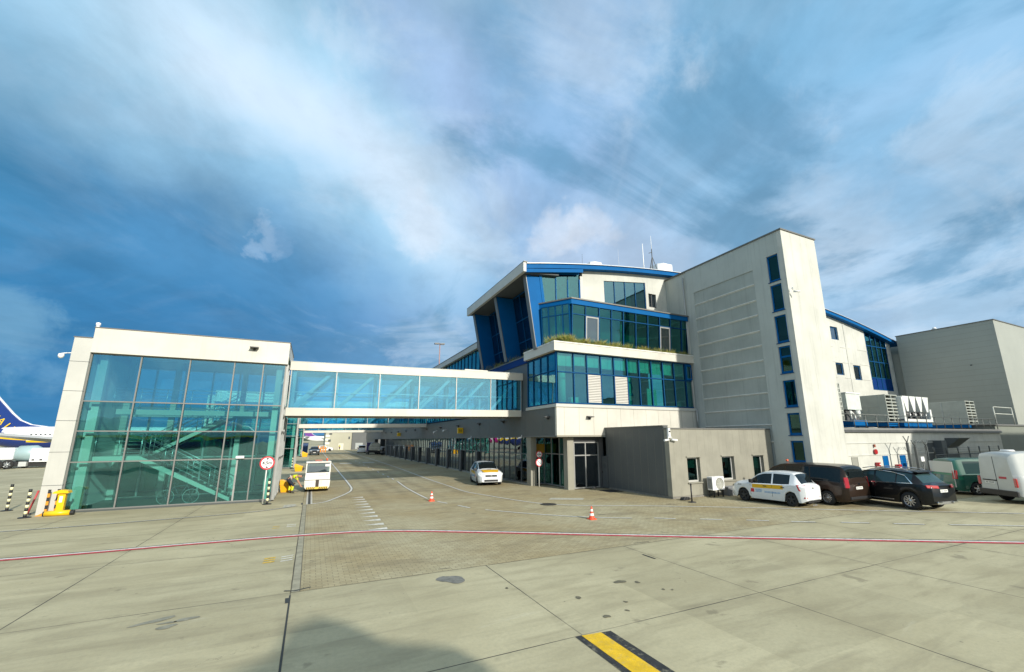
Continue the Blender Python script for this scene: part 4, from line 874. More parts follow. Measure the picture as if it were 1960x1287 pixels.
# ---------------------------------------------------------------- low annex
def make_annex():
    XL, Y0, XR, ZT = 17.10, 17.55, 25.45, 3.58
    t = place('low_annex', (21, 20, 0), 'single storey taupe annex with three windows in front of the concrete block', 'annex')
    W = [(18.3, 19.25), (20.98, 21.98), (23.6, 24.55)]; z0, z1 = .78, 2.07
    b = MB(); x = XL
    for a_, c in W: b.box(x, a_, Y0, Y0+.32, .12, ZT); b.box(a_, c, Y0, Y0+.32, .12, z0); b.box(a_, c, Y0, Y0+.32, z1, ZT); x = c
    b.box(x, XR, Y0, Y0+.32, .12, ZT); b.build('front_wall', TAUPE, t)
    b = MB(); b.box(XL, XL+.3, Y0+.323, 23.1, .12, ZT+.16); b.build('side_wall', GREYSHADE, t)
    b = MB()
    for k in range(14): x = XL+.3+k*.58; b.box(x, x+.008, Y0-.003, Y0-.0005, z1+.1, ZT)
    for k in range(9): y = Y0+.5+k*.6; b.box(XL-.003, XL-.0005, y, y+.008, .14, ZT)
    b.build('cladding_joint', mat('annex_joint', (.24, .23, .18), .6), t)
    b = MB(); b.box(XL+.02, XR, Y0+.02, Y0+.3, 0, .117); b.box(XL+.02, XL+.3, Y0+.3, 23.1, 0, .117); b.build('plinth', mat('annex_plinth', (.20, .19, .165), .8, var=.15), t)
    b = MB(); b.box(XL-.04, XR, Y0-.04, Y0+.36, ZT+.003, ZT+.07); b.box(XL-.04, XL+.36, Y0+.363, 23.12, ZT+.163, ZT+.22); b.build('roof_capping', CAP, t)
    b = MB(); b.box(XL+.3, XR, Y0+.32, 23.1, ZT-.2, ZT-.02); b.k = 1; b.box(XL+.3, XR, 20.5, 20.6, .1, ZT-.2); b.box(XL+.3, XR, Y0+.4, 20.4, .05, .1); b.build('interior', [SOFFIT, INTD], t)
    for k, (a_, c) in enumerate(W):
        fo = MB(); y = Y0+.17
        for q in ((a_+.01, a_+.09, z0, z1), (c-.09, c-.01, z0, z1), (a_+.09, c-.09, z0, z0+.09), (a_+.09, c-.09, z1-.08, z1)): fo.box(q[0], q[1], y, y+.08, q[2], q[3])
        fo = fo.build('annex_window', mat('window_silver', (.55, .54, .50), .4, .2), t)
        MB().box(a_+.08, c-.08, y+.04, y+.055, z0+.08, z1-.07).build('pane', G_WIN, fo)
        q = MB(); q.box(a_-.06, c+.06, Y0-.05, Y0+.16, z1+.002, z1+.07); q.box(a_-.06, c+.06, Y0-.07, Y0+.16, z0-.06, z0-.002); q.build('sill', TAUPE, fo)
        if k != 1:
            q = MB(); n = 12
            for j in range(n): zz = z1-.12-j*.055 if k else z1-.12-j*.04; q.obox((a_+.1, y+.12, zz), (c-a_-.2, 0, 0), (0, .03, .015), (0, 0, .006))
            q.build('slat_blind', BLIND, fo)
    return t
make_annex()
# ---------------------------------------------------------------- plant block with its roof deck
def make_plant_block():
    X0, X1, Y0, ZT = 29.05, 51.8, 15.34, 3.52
    t = place('plant_block', (40, 20, 0), 'low white block with blue doors below the rooftop machinery', 'plant block')
    b = MB(); b.box(X0, X1, Y0, Y0+.3, 0, ZT-.12); b.box(X1-.3, X1, Y0+.3, 25.2, 0, ZT-.12); b.build('front_wall', RENDERW, t)
    b = MB()
    for z in (2.72, 1.98, .95): b.box(X0, X1, Y0-.035, Y0, z, z+.05)
    b.build('wall_ledge', RENDERW, t)
    b = MB(); b.box(X0, X1+.1, Y0-.12, 25.28, ZT-.117, ZT+.03); b.build('roof_edge', DKGREY, t)
    b = MB(); b.box(X0, X1+.08, Y0-.10, Y0+.2, ZT+.033, ZT+.16); b.build('roof_kerb', SOFFIT, t)
    def door(px0, px1, zt, m, nm='door', z0=.05):
        p0, p1 = at(px0, 876, 1, Y0).x, at(px1, 876, 1, Y0).x
        f = MB(); f.box(p0-.06, p0, Y0-.03, Y0+.05, z0, zt+.06); f.box(p1, p1+.06, Y0-.03, Y0+.05, z0, zt+.06); f.box(p0, p1, Y0-.03, Y0+.05, zt, zt+.06); f.k = 1; f.box(p0, p1, Y0-.02, Y0-.002, z0, zt)
        d = f.build(nm, [m, m], t); MB().box(p1-.16, p1-.12, Y0-.06, Y0-.02, .95, 1.05).build('handle', BLKP, d); return d, p0, p1
    door(1690, 1698, 1.86, BLUE); door(1723, 1732, 1.86, BLUE)
    door(1630, 1640, 1.86, mat('grey_door', (.30, .30, .26), .5))
    d, p0, p1 = door(1599, 1613, 1.72, BLUE, 'blue_window', .4); MB().box(p0+.1, p1-.1, Y0-.03, Y0-.022, .5, 1.6).build('pane', G_WIN, d)
    x0, x1 = at(1776, 862, 1, Y0).x, at(1797, 862, 1, Y0).x
    b = MB(); b.box(x0, x1, Y0-.02, Y0-.003, 0, 2.85); b.k = 1; b.box(x0+.9, x1, Y0-.5, Y0-.021, 0, 2.85); b.build('service_opening', [INTD, GREYSHADE], t)
    x0, x1 = at(1812, 880, 1, Y0).x, at(1838, 880, 1, Y0).x; b = MB(); b.box(x0, x1, Y0-.03, Y0-.003, .9, 1.9)
    for k in range(10): b.box(x0+.03, x1-.03, Y0-.05, Y0-.031, .95+k*.09, 1.0+k*.09)
    b.build('wall_grille', GREYSHADE, t)
    p = at(1810, 840, 1, Y0); b = MB(); b.prism([(p.x-.2, Y0, 3.02), (p.x-.2, Y0-.85, 3.02), (p.x-.2, Y0, 2.3)], (1.7, 0, 0)); b.build('air_scoop', GREYSHADE, t)
    b = MB(); pts = []
    rz = ZT+.16
    for y, x_a, x_b in ((Y0+.05, X0+.2, X1),):
        n = 17
        for k in range(n+1):
            x = lerp(x_a, x_b, k/n); b.cyl((x, y, rz-.1), (x, y, rz+.85), .03, n=6)
        for z in (.42, .85): b.cyl((x_a, y, rz+z), (x_b, y, rz+z), .026, n=6)
    b.cyl((X1, Y0+.05, rz+.85), (X1, 25, rz+.85), .026, n=6); b.cyl((X1, Y0+.05, rz+.42), (X1, 25, rz+.42), .026, n=6); b.build('roof_railing', mat('galvanised', (.13, .14, .13), .45, .5, var=.1), t)
    return t
make_plant_block()
# rooftop machinery
GALV = mat('unit_grey', (.42, .44, .39), .5, .1, var=.07, vscale=1.5, streaks=.15)
def air_unit(px0, px1, pxb, ztop, y0, label, cols=2, rows=8):
    x0, x1 = at(px0, 780, 1, y0).x, at(px1, 780, 1, y0).x; y1 = y0+6.2
    t = place('air_handling_unit', ((x0+x1)/2, y0, 3.6), label, 'air handling unit', 'air handling units on the plant block roof')
    z0 = 4.15
    b = MB(); b.box(x0, x1, y0+.5, y1, z0, ztop); b.build('casing', GALV, t, bevel=.03)
    b = MB()
    for k in range(1, 5): y = y0+.5+k*1.12; b.box(x0-.025, x0-.001, y, y+.10, z0+.02, ztop-.02)
    b.box(x0-.025, x0-.001, y0+.52, y1-.05, z0+1.15, z0+1.19)
    for k in range(3): b.box(x0-.05, x0-.026, y0+1.2+k*1.4, y0+1.26+k*1.4, z0+.8, z0+1.0)
    b.build('casing_rib', mat('unit_rib', (.46, .48, .44), .5), t)
    b = MB(); b.box(x0, x0+.06, y0, y0+.5, z0, ztop); b.box(x1-.06, x1, y0, y0+.5, z0, ztop); b.box(x0+.06, x1-.06, y0, y0+.5, ztop-.06, ztop); b.box(x0+.06, x1-.06, y0, y0+.5, z0, z0+.06); b.box((x0+x1)/2-.04, (x0+x1)/2+.04, y0, y0+.1, z0+.06, ztop-.06)
    h = (ztop-z0-.12)/rows
    for r in range(1, rows): b.box(x0+.06, x1-.06, y0+.004, y0+.35, z0+.06+r*h-.05, z0+.06+r*h+.03)
    b.k = 1; b.box(x0+.06, x1-.06, y0+.4, y0+.49, z0+.06, ztop-.06); b.build('intake_louvre', [GALV, INTD], t)
    b = MB(); b.box(x0+.05, x1-.05, y0+.1, y1-.1, 3.87, z0); b.build('base_frame', BLUE, t); b = MB()
    for k in range(4): y = y0+.4+k*1.7; b.box(x0+.1, x0+.25, y, y+.15, 3.52, 3.87); b.box(x1-.25, x1-.1, y, y+.15, 3.52, 3.87)
    b.build('foot', DKGREY, t)
air_unit(1697.5, 1720, 0, 6.15, 16.4, 'grey air handling unit with louvred end, tallest, left of the white chiller')
air_unit(1849, 1866, 0, 6.2, 16.9, 'long grey air handling unit on the right end of the machinery deck')
air_unit(1607, 1613.5, 0, 6.6, 16.0, 'louvred air handling unit half hidden behind the concrete stair block edge')
def chiller():
    y0 = 16.1; x0, x1 = at(1730, 790, 1, y0).x, at(1783, 790, 1, y0).x
    t = place('white_chiller', ((x0+x1)/2, y0, 3.6), 'white chiller with four V shaped coil wedges on the roof deck', 'chiller')
    b = MB(); b.box(x0, x1, y0+.1, y0+2, 3.86, 4.15); b.build('base_frame', BLUE, t)
    b = MB(); b.box(x0, x1, y0, y0+.06, 4.153, 4.4); b.box(x0, x0+.25, y0, y0+2, 4.4, 6.0); b.box(x1-.25, x1, y0+.0, y0+2, 4.4, 5.15); b.box(x0+.25, x1-.25, y0+1.5, y0+2, 4.4, 5.2); b.build('casing', mat('chiller_white', (.74, .75, .70), .4), t)
    n = 4; w = (x1-x0-.25)/n
    for k in range(n):
        xa = x0+.22+k*w; MB().prism([(xa, y0+.02, 6.08), (xa+w*.92, y0+.02, 6.08), (xa+w*.60, y0+.02, 4.95), (xa+w*.36, y0+.02, 4.95)], (0, 1.9, 0)).build('coil_wedge', mat('chiller_white', (.74, .75, .70), .4), t)
    b = MB(); b.box(x0+.3, x1-.3, y0+.6, y0+1.4, 4.4, 4.9)
    for k in range(3): xx = x0+.7+k*(x1-x0-1.2)/3; b.cyl((xx, y0+.3, 4.75), (xx+.6, y0+.3, 4.75), .16, n=12)
    b.k = 1
    for k in range(5): xx = x0+.5+k*(x1-x0-1)/4; b.cyl((xx, y0+.18, 4.42), (xx, y0+.18, 4.9), .045, n=8)
    b.build('compressor', [mat('pump_dark', (.09, .09, .085), .5), STEEL], t)
chiller()
def dry_cooler():
    y0 = 15.95; x0, x1 = at(1632, 790, 1, y0).x, at(1659, 790, 1, y0).x
    t = place('dry_cooler', ((x0+x1)/2, y0, 3.6), 'small pale cooler with pipework, on blue feet left of the big air unit', 'cooler')
    MB().box(x0, x1, y0+.05, y0+1.3, 3.86, 4.2).build('base_frame', BLUE, t)
    b = MB(); b.box(x0, x1-.02, y0+.25, y0+1.3, 4.9, 5.98); b.build('coil_housing', mat('cooler_grey', (.58, .62, .57), .45, var=.06), t, bevel=.02)
    MB().box(x0-.04, x1+.02, y0+.2, y0+1.35, 5.983, 6.05).build('top_frame', WHITEP, t)
    b = MB(); b.box(x0+.1, x1-.1, y0+.45, y0+1.2, 4.2, 4.9); b.k = 1; b.tube([(x0+.15, y0+.2, 4.25), (x0+.15, y0+.2, 4.8), (x0+.6, y0+.2, 4.5), (x0+.6, y0+.2, 4.25)], .06, 8); b.cyl((x0+.9, y0+.15, 4.4), (x0+.9, y0+.15, 4.85), .15, n=12); b.build('pipework', [mat('pump_dark', (.09, .09, .085), .5), mat('pipe_white', (.66, .68, .63), .4)], t)
dry_cooler()
# ---------------------------------------------------------------- the grey hall on the right
def make_hall():
    t = place('grey_hall', (72, 30, 0), 'big windowless grey hall at the right end of the terminal', 'hall')
    HG = mat('hall_cladding', (.35, .36, .31), .5, var=.05, vscale=.25, streaks=.08)
    b = MB(); b.box(60, 62, 16.45, 24.45, 4.16, 14.5); b.box(60.6, 62, 24.45, 40, 0, 12.6); b.build('side_wall', HG, t)
    b = MB(); b.box(60, 95, 16.40, 16.447, 4.16, 14.5); b.box(62, 95, 16.45, 40, 4.16, 14.4); b.build('front_wall', HG, t)
    b = MB()
    for k in range(18): z = 4.8+k*.55; b.box(59.994, 59.9995, 16.5, 24.4, z, z+.018)
    b.build('cladding_joint', mat('hall_joint', (.24, .25, .21), .6), t)
    b = MB(); b.box(59.93, 95, 16.33, 24.5, 14.503, 14.58); b.build('roof_capping', CAP, t)
    b = MB(); b.box(52.0, 95, 15.6, 24, 0, 4.0); b.build('lower_wall', mat('hall_base', (.20, .215, .18), .6, var=.08, vscale=.4), t)
    b = MB(); b.box(51.9, 95, 15.5, 24, 4.003, 4.15); b.build('lower_capping', CAP, t)
    MB().box(59.96, 59.99, 18.6, 18.75, 10.2, 10.32).build('wall_vent', INTD, t)
    b = MB()
    for z in (6.3, 6.9): b.cyl((54.5, 16.2, z-1.2), (58.5, 16.2, z-1.2), .05, n=8)
    for x in (54.5, 58.5): b.cyl((x, 16.2, 4.15), (x, 16.2, 5.7), .05, n=8)
    b.build('guard_rail', GALV, t)
make_hall()
v = MB(); v.box(60.6, 61.0, 21, 21.4, 14.583, 14.75); v.cyl((60.8, 21.2, 14.75), (60.8, 21.2, 14.95), .22, .12, 10); tag(v.build('roof_vent', WHITEP), 'small white vent on the top edge of the grey hall', 'roof vent')
# ---------------------------------------------------------------- building that closes the service road
def make_end_building():
    Y = 150.0; k = Y/112.96
    def X(px): return at(px, 850, 1, Y).x
    def Zz(px, py): return at(px, py, 1, Y).z
    t = place('far_service_building', (15, Y, 0), 'plain olive grey building closing the far end of the service road', 'service building')
    EB = mat('end_building', (.40, .385, .29), .7, var=.07, vscale=.15, streaks=.1)
    x0, x1, zt = X(622), X(673), Zz(640, 826)+2
    b = MB(); b.box(x0, x1, Y, Y+20, 0, zt); b.build('front_wall', EB, t)
    b = MB(); b.box(x1+.01, 45, Y-.5, Y+16, 0, zt-1); b.build('side_wing', GREYSHADE, t)
    b = MB()
    for i in range(9): z = .6+i*1.15; b.box(x0-.02, x0+1.2, Y-.03, Y-.002, z, z+.6)
    b.build('quoin_stripe', mat('quoin_white', (.7, .69, .62), .7), t)
    for (a_, c, p, q) in ((628.5, 634, 829.5, 832.5), (627.5, 632.5, 841.5, 846), (666, 669, 836, 841)):
        MB().box(X(a_), X(c), Y-.05, Y-.002, Zz(630, q), Zz(630, p)).build('window', INTD, t)
    MB().box(X(648), X(657.5), Y-.05, Y-.002, 0, Zz(650, 849)).build('loading_door', mat('pale_door', (.62, .57, .46), .6), t)
    b = MB(); b.box(X(680), X(694), Y-.56, Y-.502, .2, Zz(690, 848)); b.build('window', mat('pale_glazing', (.35, .37, .36), .3), t)
make_end_building()
# ---------------------------------------------------------------- vehicles
PW = mat('car_white', (.74, .76, .76), .28, coat=.6); PBLK = mat('car_black', (.004, .005, .006), .3, spec=.25, coat=.35); PBRN = mat('car_brown', (.036, .022, .015), .32, .4, spec=.3, coat=.35)
PGREY = mat('car_dark_grey', (.05, .055, .06), .3, .3, coat=.8); PGRN = mat('car_green', (.0, .17, .085), .4, coat=.4); PDGR = mat('van_dark_green', (.012, .10, .07), .35, coat=.6)
CARG = mat('car_glass', (.008, .012, .013), .05, spec=.45); CARGL = mat('car_glass_tint', (.03, .06, .06), .05, spec=.6)
TYRE = mat('tyre_rubber', (.018, .018, .018), .85); RIM = mat('alloy_rim', (.50, .50, .51), .25, .8); STEELW = mat('black_rim', (.03, .03, .03), .5)
TRIM = mat('black_trim', (.018, .018, .019), .5); CHROME = mat('chrome', (.75, .75, .75), .12, 1.); LENS = mat('head_lens', (.62, .66, .68), .08, coat=1.)
TAIL = mat('tail_lens', (.42, .010, .014), .15, coat=1.); PLATE = mat('number_plate', (.74, .74, .70), .5); LETTER = mat('black_letters', (.02, .02, .02), .6)
CYEL = mat('band_yellow', (.78, .44, .004), .35, coat=.3); LBLUE = mat('pale_blue_letters', (.16, .38, .66), .5); LRED = mat('red_letters', (.6, .03, .03), .5)
def curve(pts, s):
    if s <= pts[0][0]: return pts[0][1]
    for i in range(len(pts)-1):
        (a_, u), (b_, v) = pts[i], pts[i+1]
        if s <= b_:
            t = (s-a_)/(b_-a_) if b_ > a_ else 1
            m0 = (v-pts[i-1][1])/(b_-pts[i-1][0]) if i > 0 else (v-u)/(b_-a_)
            m1 = (pts[i+2][1]-u)/(pts[i+2][0]-a_) if i+2 < len(pts) else (v-u)/(b_-a_)
            h = b_-a_; k = .55; m0, m1 = m0*k, m1*k
            return (2*t**3-3*t*t+1)*u+(t**3-2*t*t+t)*h*m0+(-2*t**3+3*t*t)*v+(t**3-t*t)*h*m1
    return pts[-1][1]
def make_wheel(r, w, x, y, root, rim, spokes=5, side=1, hub=None):
    """Wheel with its axle along x; side = +1 for the right hand wheels."""
    prof = [(r*.62, -w/2), (r*.88, -w/2), (r*.97, -w/2+.03), (r, -w/2+.07), (r, w/2-.07), (r*.97, w/2-.03), (r*.88, w/2), (r*.62, w/2)]
    t = MB().lathe(prof, (x, y, r), 'X', 28).build('wheel', TYRE, root)
    b = MB(); xo = x+side*(w/2-.035)
    b.lathe([(r*.70, side*0), (r*.64, side*.028), (r*.60, side*.02), (r*.56, -side*.05)], (xo, y, r), 'X', 28); b.k = 1
    b.lathe([(r*.56, -side*.05), (.01, -side*.06)], (xo, y, r), 'X', 28); b.k = 0
    for k in range(spokes):
        a_ = 2*math.pi*k/spokes+.3; d = V(0, math.cos(a_), math.sin(a_)); n = V(0, -d.z, d.y); c = V(xo, y, r)
        wd = r*(.17 if spokes <= 6 else .10)
        b.prism([c+d*r*.1-n*wd*.8, c+d*r*.62-n*wd*.5, c+d*r*.62+n*wd*.5, c+d*r*.1+n*wd*.8], (side*.022, 0, 0))
    b.lathe([(r*.17, side*.02), (r*.13, side*.04), (.005, side*.042)], (xo, y, r), 'X', 16)
    b.build('rim', [rim, TRIM], t, recalc=True)
    return t
def make_car(root, S, paint):
    """Loft a body from its outline curves; s runs from the rear bumper (0) to the nose (L); local +y is forward."""
    L, R_ = S['L'], S['r']; sr, sf = S['axles']; AR = R_*1.13; zb0, zs = S['zb'], S.get('sill', S['zb']+.05)
    keys = {0., L, sr-AR, sr+AR, sf-AR, sf+AR}
    for a_, c in S['side']: keys |= {a_, c}
    keys |= set(S['ws']) | set(S.get('rw', ())) | {.04, .12, L-.04, L-.12} | {p[0] for p in S['top']}
    st = sorted(k for k in keys if 0 <= k <= L); dense = []
    for a_, c in zip(st, st[1:]):
        if c-a_ < 1e-4: continue
        n = max(1, int((c-a_)/.075))
        dense += [a_+(c-a_)*k/n for k in range(n)]
    dense.append(L)
    fr = S.get('stripe', (.60, .84))
    rings = []
    for s in dense:
        e0, e1 = min(1, s/.30), min(1, (L-s)/.38)
        rnd = 1-.10*(1-e0)**2-S.get('nose', .20)*(1-e1)**2
        hw = curve(S['hw'], s)*rnd; top = curve(S['top'], s); belt = min(curve(S['belt'], s), top-.015); hwt = min(curve(S['hwt'], s)*rnd, hw-.02)
        low = zb0+.10*(1-e0)**2+.06*(1-e1)**2
        for c in (sr, sf):
            d = abs(s-c)
            if d < AR: low = max(low, math.sqrt(max(0, AR*AR-d*d))+R_-.0)
        f = lambda q: max(zs+q*(belt-zs), low+.012+q*.05)
        te = top-S.get('crown', .05) if top-belt > .2 else lerp(belt, top, .7)
        rail = lerp(belt, te, .86)
        r_ = [(0, low), (hw-.22, low), (hw-.045, low), (hw-.008, f(.16)), (hw, f(.38)), (hw+.004, f(fr[0])), (hw-.002, f(fr[1])), (hw-.03, f(1.0)-.012), (hw-.05, belt+.004), (lerp(hw-.05, hwt, .86), rail), (hwt, te), (hwt*.62, lerp(te, top, .72)), (0, top)]
        if top-belt <= .2: r_[8] = (hw-.06, lerp(belt, top, .25)); r_[9] = (lerp(hw, hwt, .6), lerp(belt, top, .45)); r_[10] = (hwt, lerp(belt, top, .7))
        rings.append(r_)
    n = len(rings[0]); parts = {}
    def put(nm, vs):
        m = parts.setdefault(nm, MB()); m.add(vs, [range(len(vs))], True)
    for i in range(len(dense)-1):
        s = (dense[i]+dense[i+1])/2
        for k in range(n-1):
            nm = 'body'
            if k <= 1: nm = 'underbody'
            elif k == 2 and S.get('rocker'): nm = 'rocker_trim'
            elif k in (8,) and any(a_ <= s <= c for a_, c in S['side']): nm = 'side_window'
            elif k >= 10 and S['ws'][0] <= s <= S['ws'][1]: nm = 'windscreen'
            elif k >= 10 and 'rw' in S and S['rw'][0] <= s <= S['rw'][1]: nm = 'rear_window'
            elif k == 5 and 'band' in S and S['band'][0] <= s <= S['band'][1]: nm = 'yellow_band' if not S.get('band_name') else S['band_name']
            for sd in (-1, 1):
                P = [(sd*rings[i][k][0], dense[i]-L/2, rings[i][k][1]), (sd*rings[i+1][k][0], dense[i+1]-L/2, rings[i+1][k][1]), (sd*rings[i+1][k+1][0], dense[i+1]-L/2, rings[i+1][k+1][1]), (sd*rings[i][k+1][0], dense[i]-L/2, rings[i][k+1][1])]
                put(nm, P if sd == 1 else P[::-1])
    for i, s in ((0, 0), (len(dense)-1, L)):
        rr = [(x, s-L/2, z) for x, z in rings[i]]+[(-x, s-L/2, z) for x, z in rings[i][-2:0:-1]]
        put('body', rr if i else rr[::-1])
    MM = {'body': paint, 'underbody': TRIM, 'rocker_trim': TRIM, 'side_window': S.get('glass', CARG), 'windscreen': S.get('wsglass', CARG), 'rear_window': S.get('glass', CARG), 'yellow_band': CYEL, 'green_band': PGRN}
    out = {}
    for nm, mb in [(k, q) for k, p in parts.items() for q in (p.pieces() if k not in ('body', 'underbody') else [p])]:
        ob = mb.build(nm, MM[nm], root); me = ob.data
        bm = bmesh.new(); bm.from_mesh(me); bmesh.ops.remove_doubles(bm, verts=bm.verts, dist=1e-4); bmesh.ops.recalc_face_normals(bm, faces=bm.faces) if nm == 'body' else None; bm.to_mesh(me); bm.free()
        me.polygons.foreach_set('use_smooth', [True]*len(me.polygons)); me.set_sharp_from_angle(angle=math.radians(32)); out[nm] = ob
    hwm = max(p[1] for p in S['hw']); w = S.get('ww', .2)
    for s in (sr, sf):
        for sd in (-1, 1): make_wheel(R_, w, sd*(hwm-w/2-.02), s-L/2, root, S.get('rim', RIM), S.get('spokes', 5), sd)
    xm = hwm
    for sd in (-1, 1):
        sm = S['mirror']; b = MB(); zz = curve(S['belt'], sm)+.03
        b.box(min(sd*(xm-.08), sd*(xm+.13)), max(sd*(xm-.08), sd*(xm+.13)), sm-L/2-.05, sm-L/2+.10, zz, zz+.16); b.build('wing_mirror', S.get('mirror_mat', TRIM), root, bevel=.03)
        for s in S.get('handles', ()):
            b = MB(); b.box(min(sd*(xm-.01), sd*(xm+.02)), max(sd*(xm-.01), sd*(xm+.02)), s-L/2-.09, s-L/2+.09, S['hz'], S['hz']+.035); b.build('door_handle', S.get('handle_mat', TRIM), root)
        b = MB()
        for s in S.get('shut', ()): b.box(min(sd*(xm-.02), sd*(xm+.0025)), max(sd*(xm-.02), sd*(xm+.0025)), s-L/2-.006, s-L/2+.006, zs+.12, curve(S['belt'], s)-.05)
        if S.get('shut'): b.build('door_seam', TRIM, root)
    return out
def on_end(root, S, end, x0, x1, z0, z1, m, nm, d=.02, dy=0., bevel=0.):
    """A lamp, plate or grille set on the nose (end=1) or tail (end=0)."""
    y = (S['L']/2+dy) if end else (-S['L']/2-dy); b = MB()
    b.box(x0, x1, min(y, y+(d if end else -d)), max(y, y+(d if end else -d)), z0, z1); return b.build(nm, m, root, bevel=bevel)
def plate_text(root, S, end, s, z, size=.085, x=0., dy=.012, squeeze=.9):
    y = S['L']/2+dy if end else -S['L']/2-dy
    b = MB(); sg = 1 if end else -1
    for k in range(7):
        xx = x+(k-3)*.062; h = .03 if k != 2 else .008; b.box(xx-.02, xx+.02, min(y, y+sg*.004), max(y, y+sg*.004), z-h, z+h)
    b.build('plate_characters', mat('plate_ink', (.22, .22, .22), .6), root)
# small hatchback
HB = dict(L=4.07, r=.31, axles=(.68, 3.27), zb=.20, sill=.24, hw=[(0, .80), (.3, .86), (2, .865), (3.6, .86), (4.07, .80)], hwt=[(0, .62), (.35, .60), (.7, .56), (2.2, .60), (2.9, .64), (3.3, .70), (4.07, .62)],
          top=[(0, .92), (.06, 1.00), (.22, 1.06), (.46, 1.41), (.66, 1.50), (1.5, 1.535), (2.05, 1.51), (2.35, 1.43), (2.95, 1.10), (3.1, 1.04), (3.6, .98), (3.92, .87), (4.07, .68)], belt=[(0, .90), (.4, .99), (1.2, .95), (3.0, .90), (3.6, .84), (4.07, .60)],
          side=[(.72, 1.58), (1.66, 2.80)], ws=(2.12, 2.97), rw=(.20, .52), mirror=2.72, handles=(1.05, 2.0), hz=.80, shut=(1.62, 2.82), rim=STEELW, glass=CARG, wsglass=CARG, band=(1.02, 2.72), stripe=(.69, .95), spokes=5, nose=.22)
def hatchback(label, group, extra=True):
    r = empty('hatchback', (0, 0, 0), label, 'car', group); S = HB; make_car(r, S, PW)
    for sd in (-1, 1):
        b = MB(); b.prism([(sd*.50, -1.97, .70), (sd*.86, -1.78, .72), (sd*.86, -1.66, .98), (sd*.58, -1.94, .98)], (0, -.07, 0)); b.build('tail_light', TAIL, r, bevel=.015)
        b = MB(); b.prism([(sd*.42, 1.99, .60), (sd*.86, 1.72, .70), (sd*.85, 1.68, .83), (sd*.48, 1.94, .78)], (0, .05, 0)); b.build('headlight', LENS, r, bevel=.015)
        b = MB(); b.prism([(sd*.5, 1.985, .30), (sd*.70, 1.91, .30), (sd*.70, 1.91, .40), (sd*.5, 1.985, .40)], (0, .04, 0)); b.build('fog_light', LENS, r)
        b = MB(); b.prism([(sd*.58, -2.0, .40), (sd*.78, -1.95, .41), (sd*.76, -1.955, .47), (sd*.58, -2.0, .45)], (0, -.05, 0)); b.build('reflector', TAIL, r)
    on_end(r, S, 1, -.40, .40, .60, .72, TRIM, 'grille', .03, -.02, .01); on_end(r, S, 1, -.47, .47, .29, .42, TRIM, 'lower_grille', .03, -.01, .01)
    on_end(r, S, 1, -.26, .26, .47, .56, PLATE, 'number_plate', .015, .0); on_end(r, S, 1, -.05, .05, .63, .70, CHROME, 'nose_badge', .02, .012)
    on_end(r, S, 0, -.26, .26, .50, .60, PLATE, 'number_plate', .015, .0); plate_text(r, S, 0, 'WP 2040H', .09, .09, 0); 
    on_end(r, S, 0, -.55, .55, .20, .32, TRIM, 'bumper_trim', .02, -.02)
    on_end(r, S, 0, -.05, .05, .80, .86, CHROME, 'tail_badge', .015, .0)
    b = MB(); b.prism([(-.6, 1.46, 1.00), (.6, 1.46, 1.00), (.52, 1.86, .905), (-.52, 1.86, .905)], (0, .008, .03)); b.build('bonnet_band', CYEL, r)
    for sd in (-1, 1):
        xd = (0, -sd, 0) if sd == 1 else (0, 1, 0)
        xd = (0, 1, 0) if sd == 1 else (0, -1, 0); x = sd*.872
        text('side_lettering', 'KATOWICE-AIRPORT.COM', .11, LBLUE, r, (x, -.42, .545), xd, (0, 0, 1), .003, squeeze=.62)
        text('side_lettering', 'KATOWICE', .085, LBLUE, r, (x, .32, .625), xd, (0, 0, 1), .003, squeeze=.8); text('side_lettering', 'AIRPORT', .10, LBLUE, r, (x, .32, .545), xd, (0, 0, 1), .003, squeeze=.85)
        MB().box(min(x-sd*.01, x+sd*.004), max(x-sd*.01, x+sd*.004), .58, .76, .50, .66).build('side_logo', LRED, r)
        text('side_number', '2040', .12, LETTER, r, (sd*.862, 1.42, .80), xd, (0, 0, 1), .003)
    text('bonnet_number', 'DL3', .16, LETTER, r, (0, 1.30, 1.062), (-1, 0, 0), (0, -.93, .30), .004)
    return r
def put(r, x, y, az): r.location = (x, y, 0); r.rotation_euler = (0, 0, -math.radians(az)); return r
h1 = hatchback('white hatchback with yellow side band parked tail towards the camera, left of the brown van', 'white hatchbacks with yellow bands'); put(h1, 20.67, 14.43, -5); h1.scale = (.91, .89, 1.0)
h2 = copy_tree(h1)
for o in [o for o in h1.children if o.name.startswith(('bonnet_band', 'bonnet_number'))]: bpy.data.objects.remove(o)
put(h2, 11.50, 30.05, 190); h2.scale = (1, 1, 1); h2['label'] = 'white hatchback with yellow bonnet band facing the camera beside the dark ground floor glass'
for ch in [o for o in h2.children if o.name.startswith(('side_number',))]: bpy.data.objects.remove(ch)
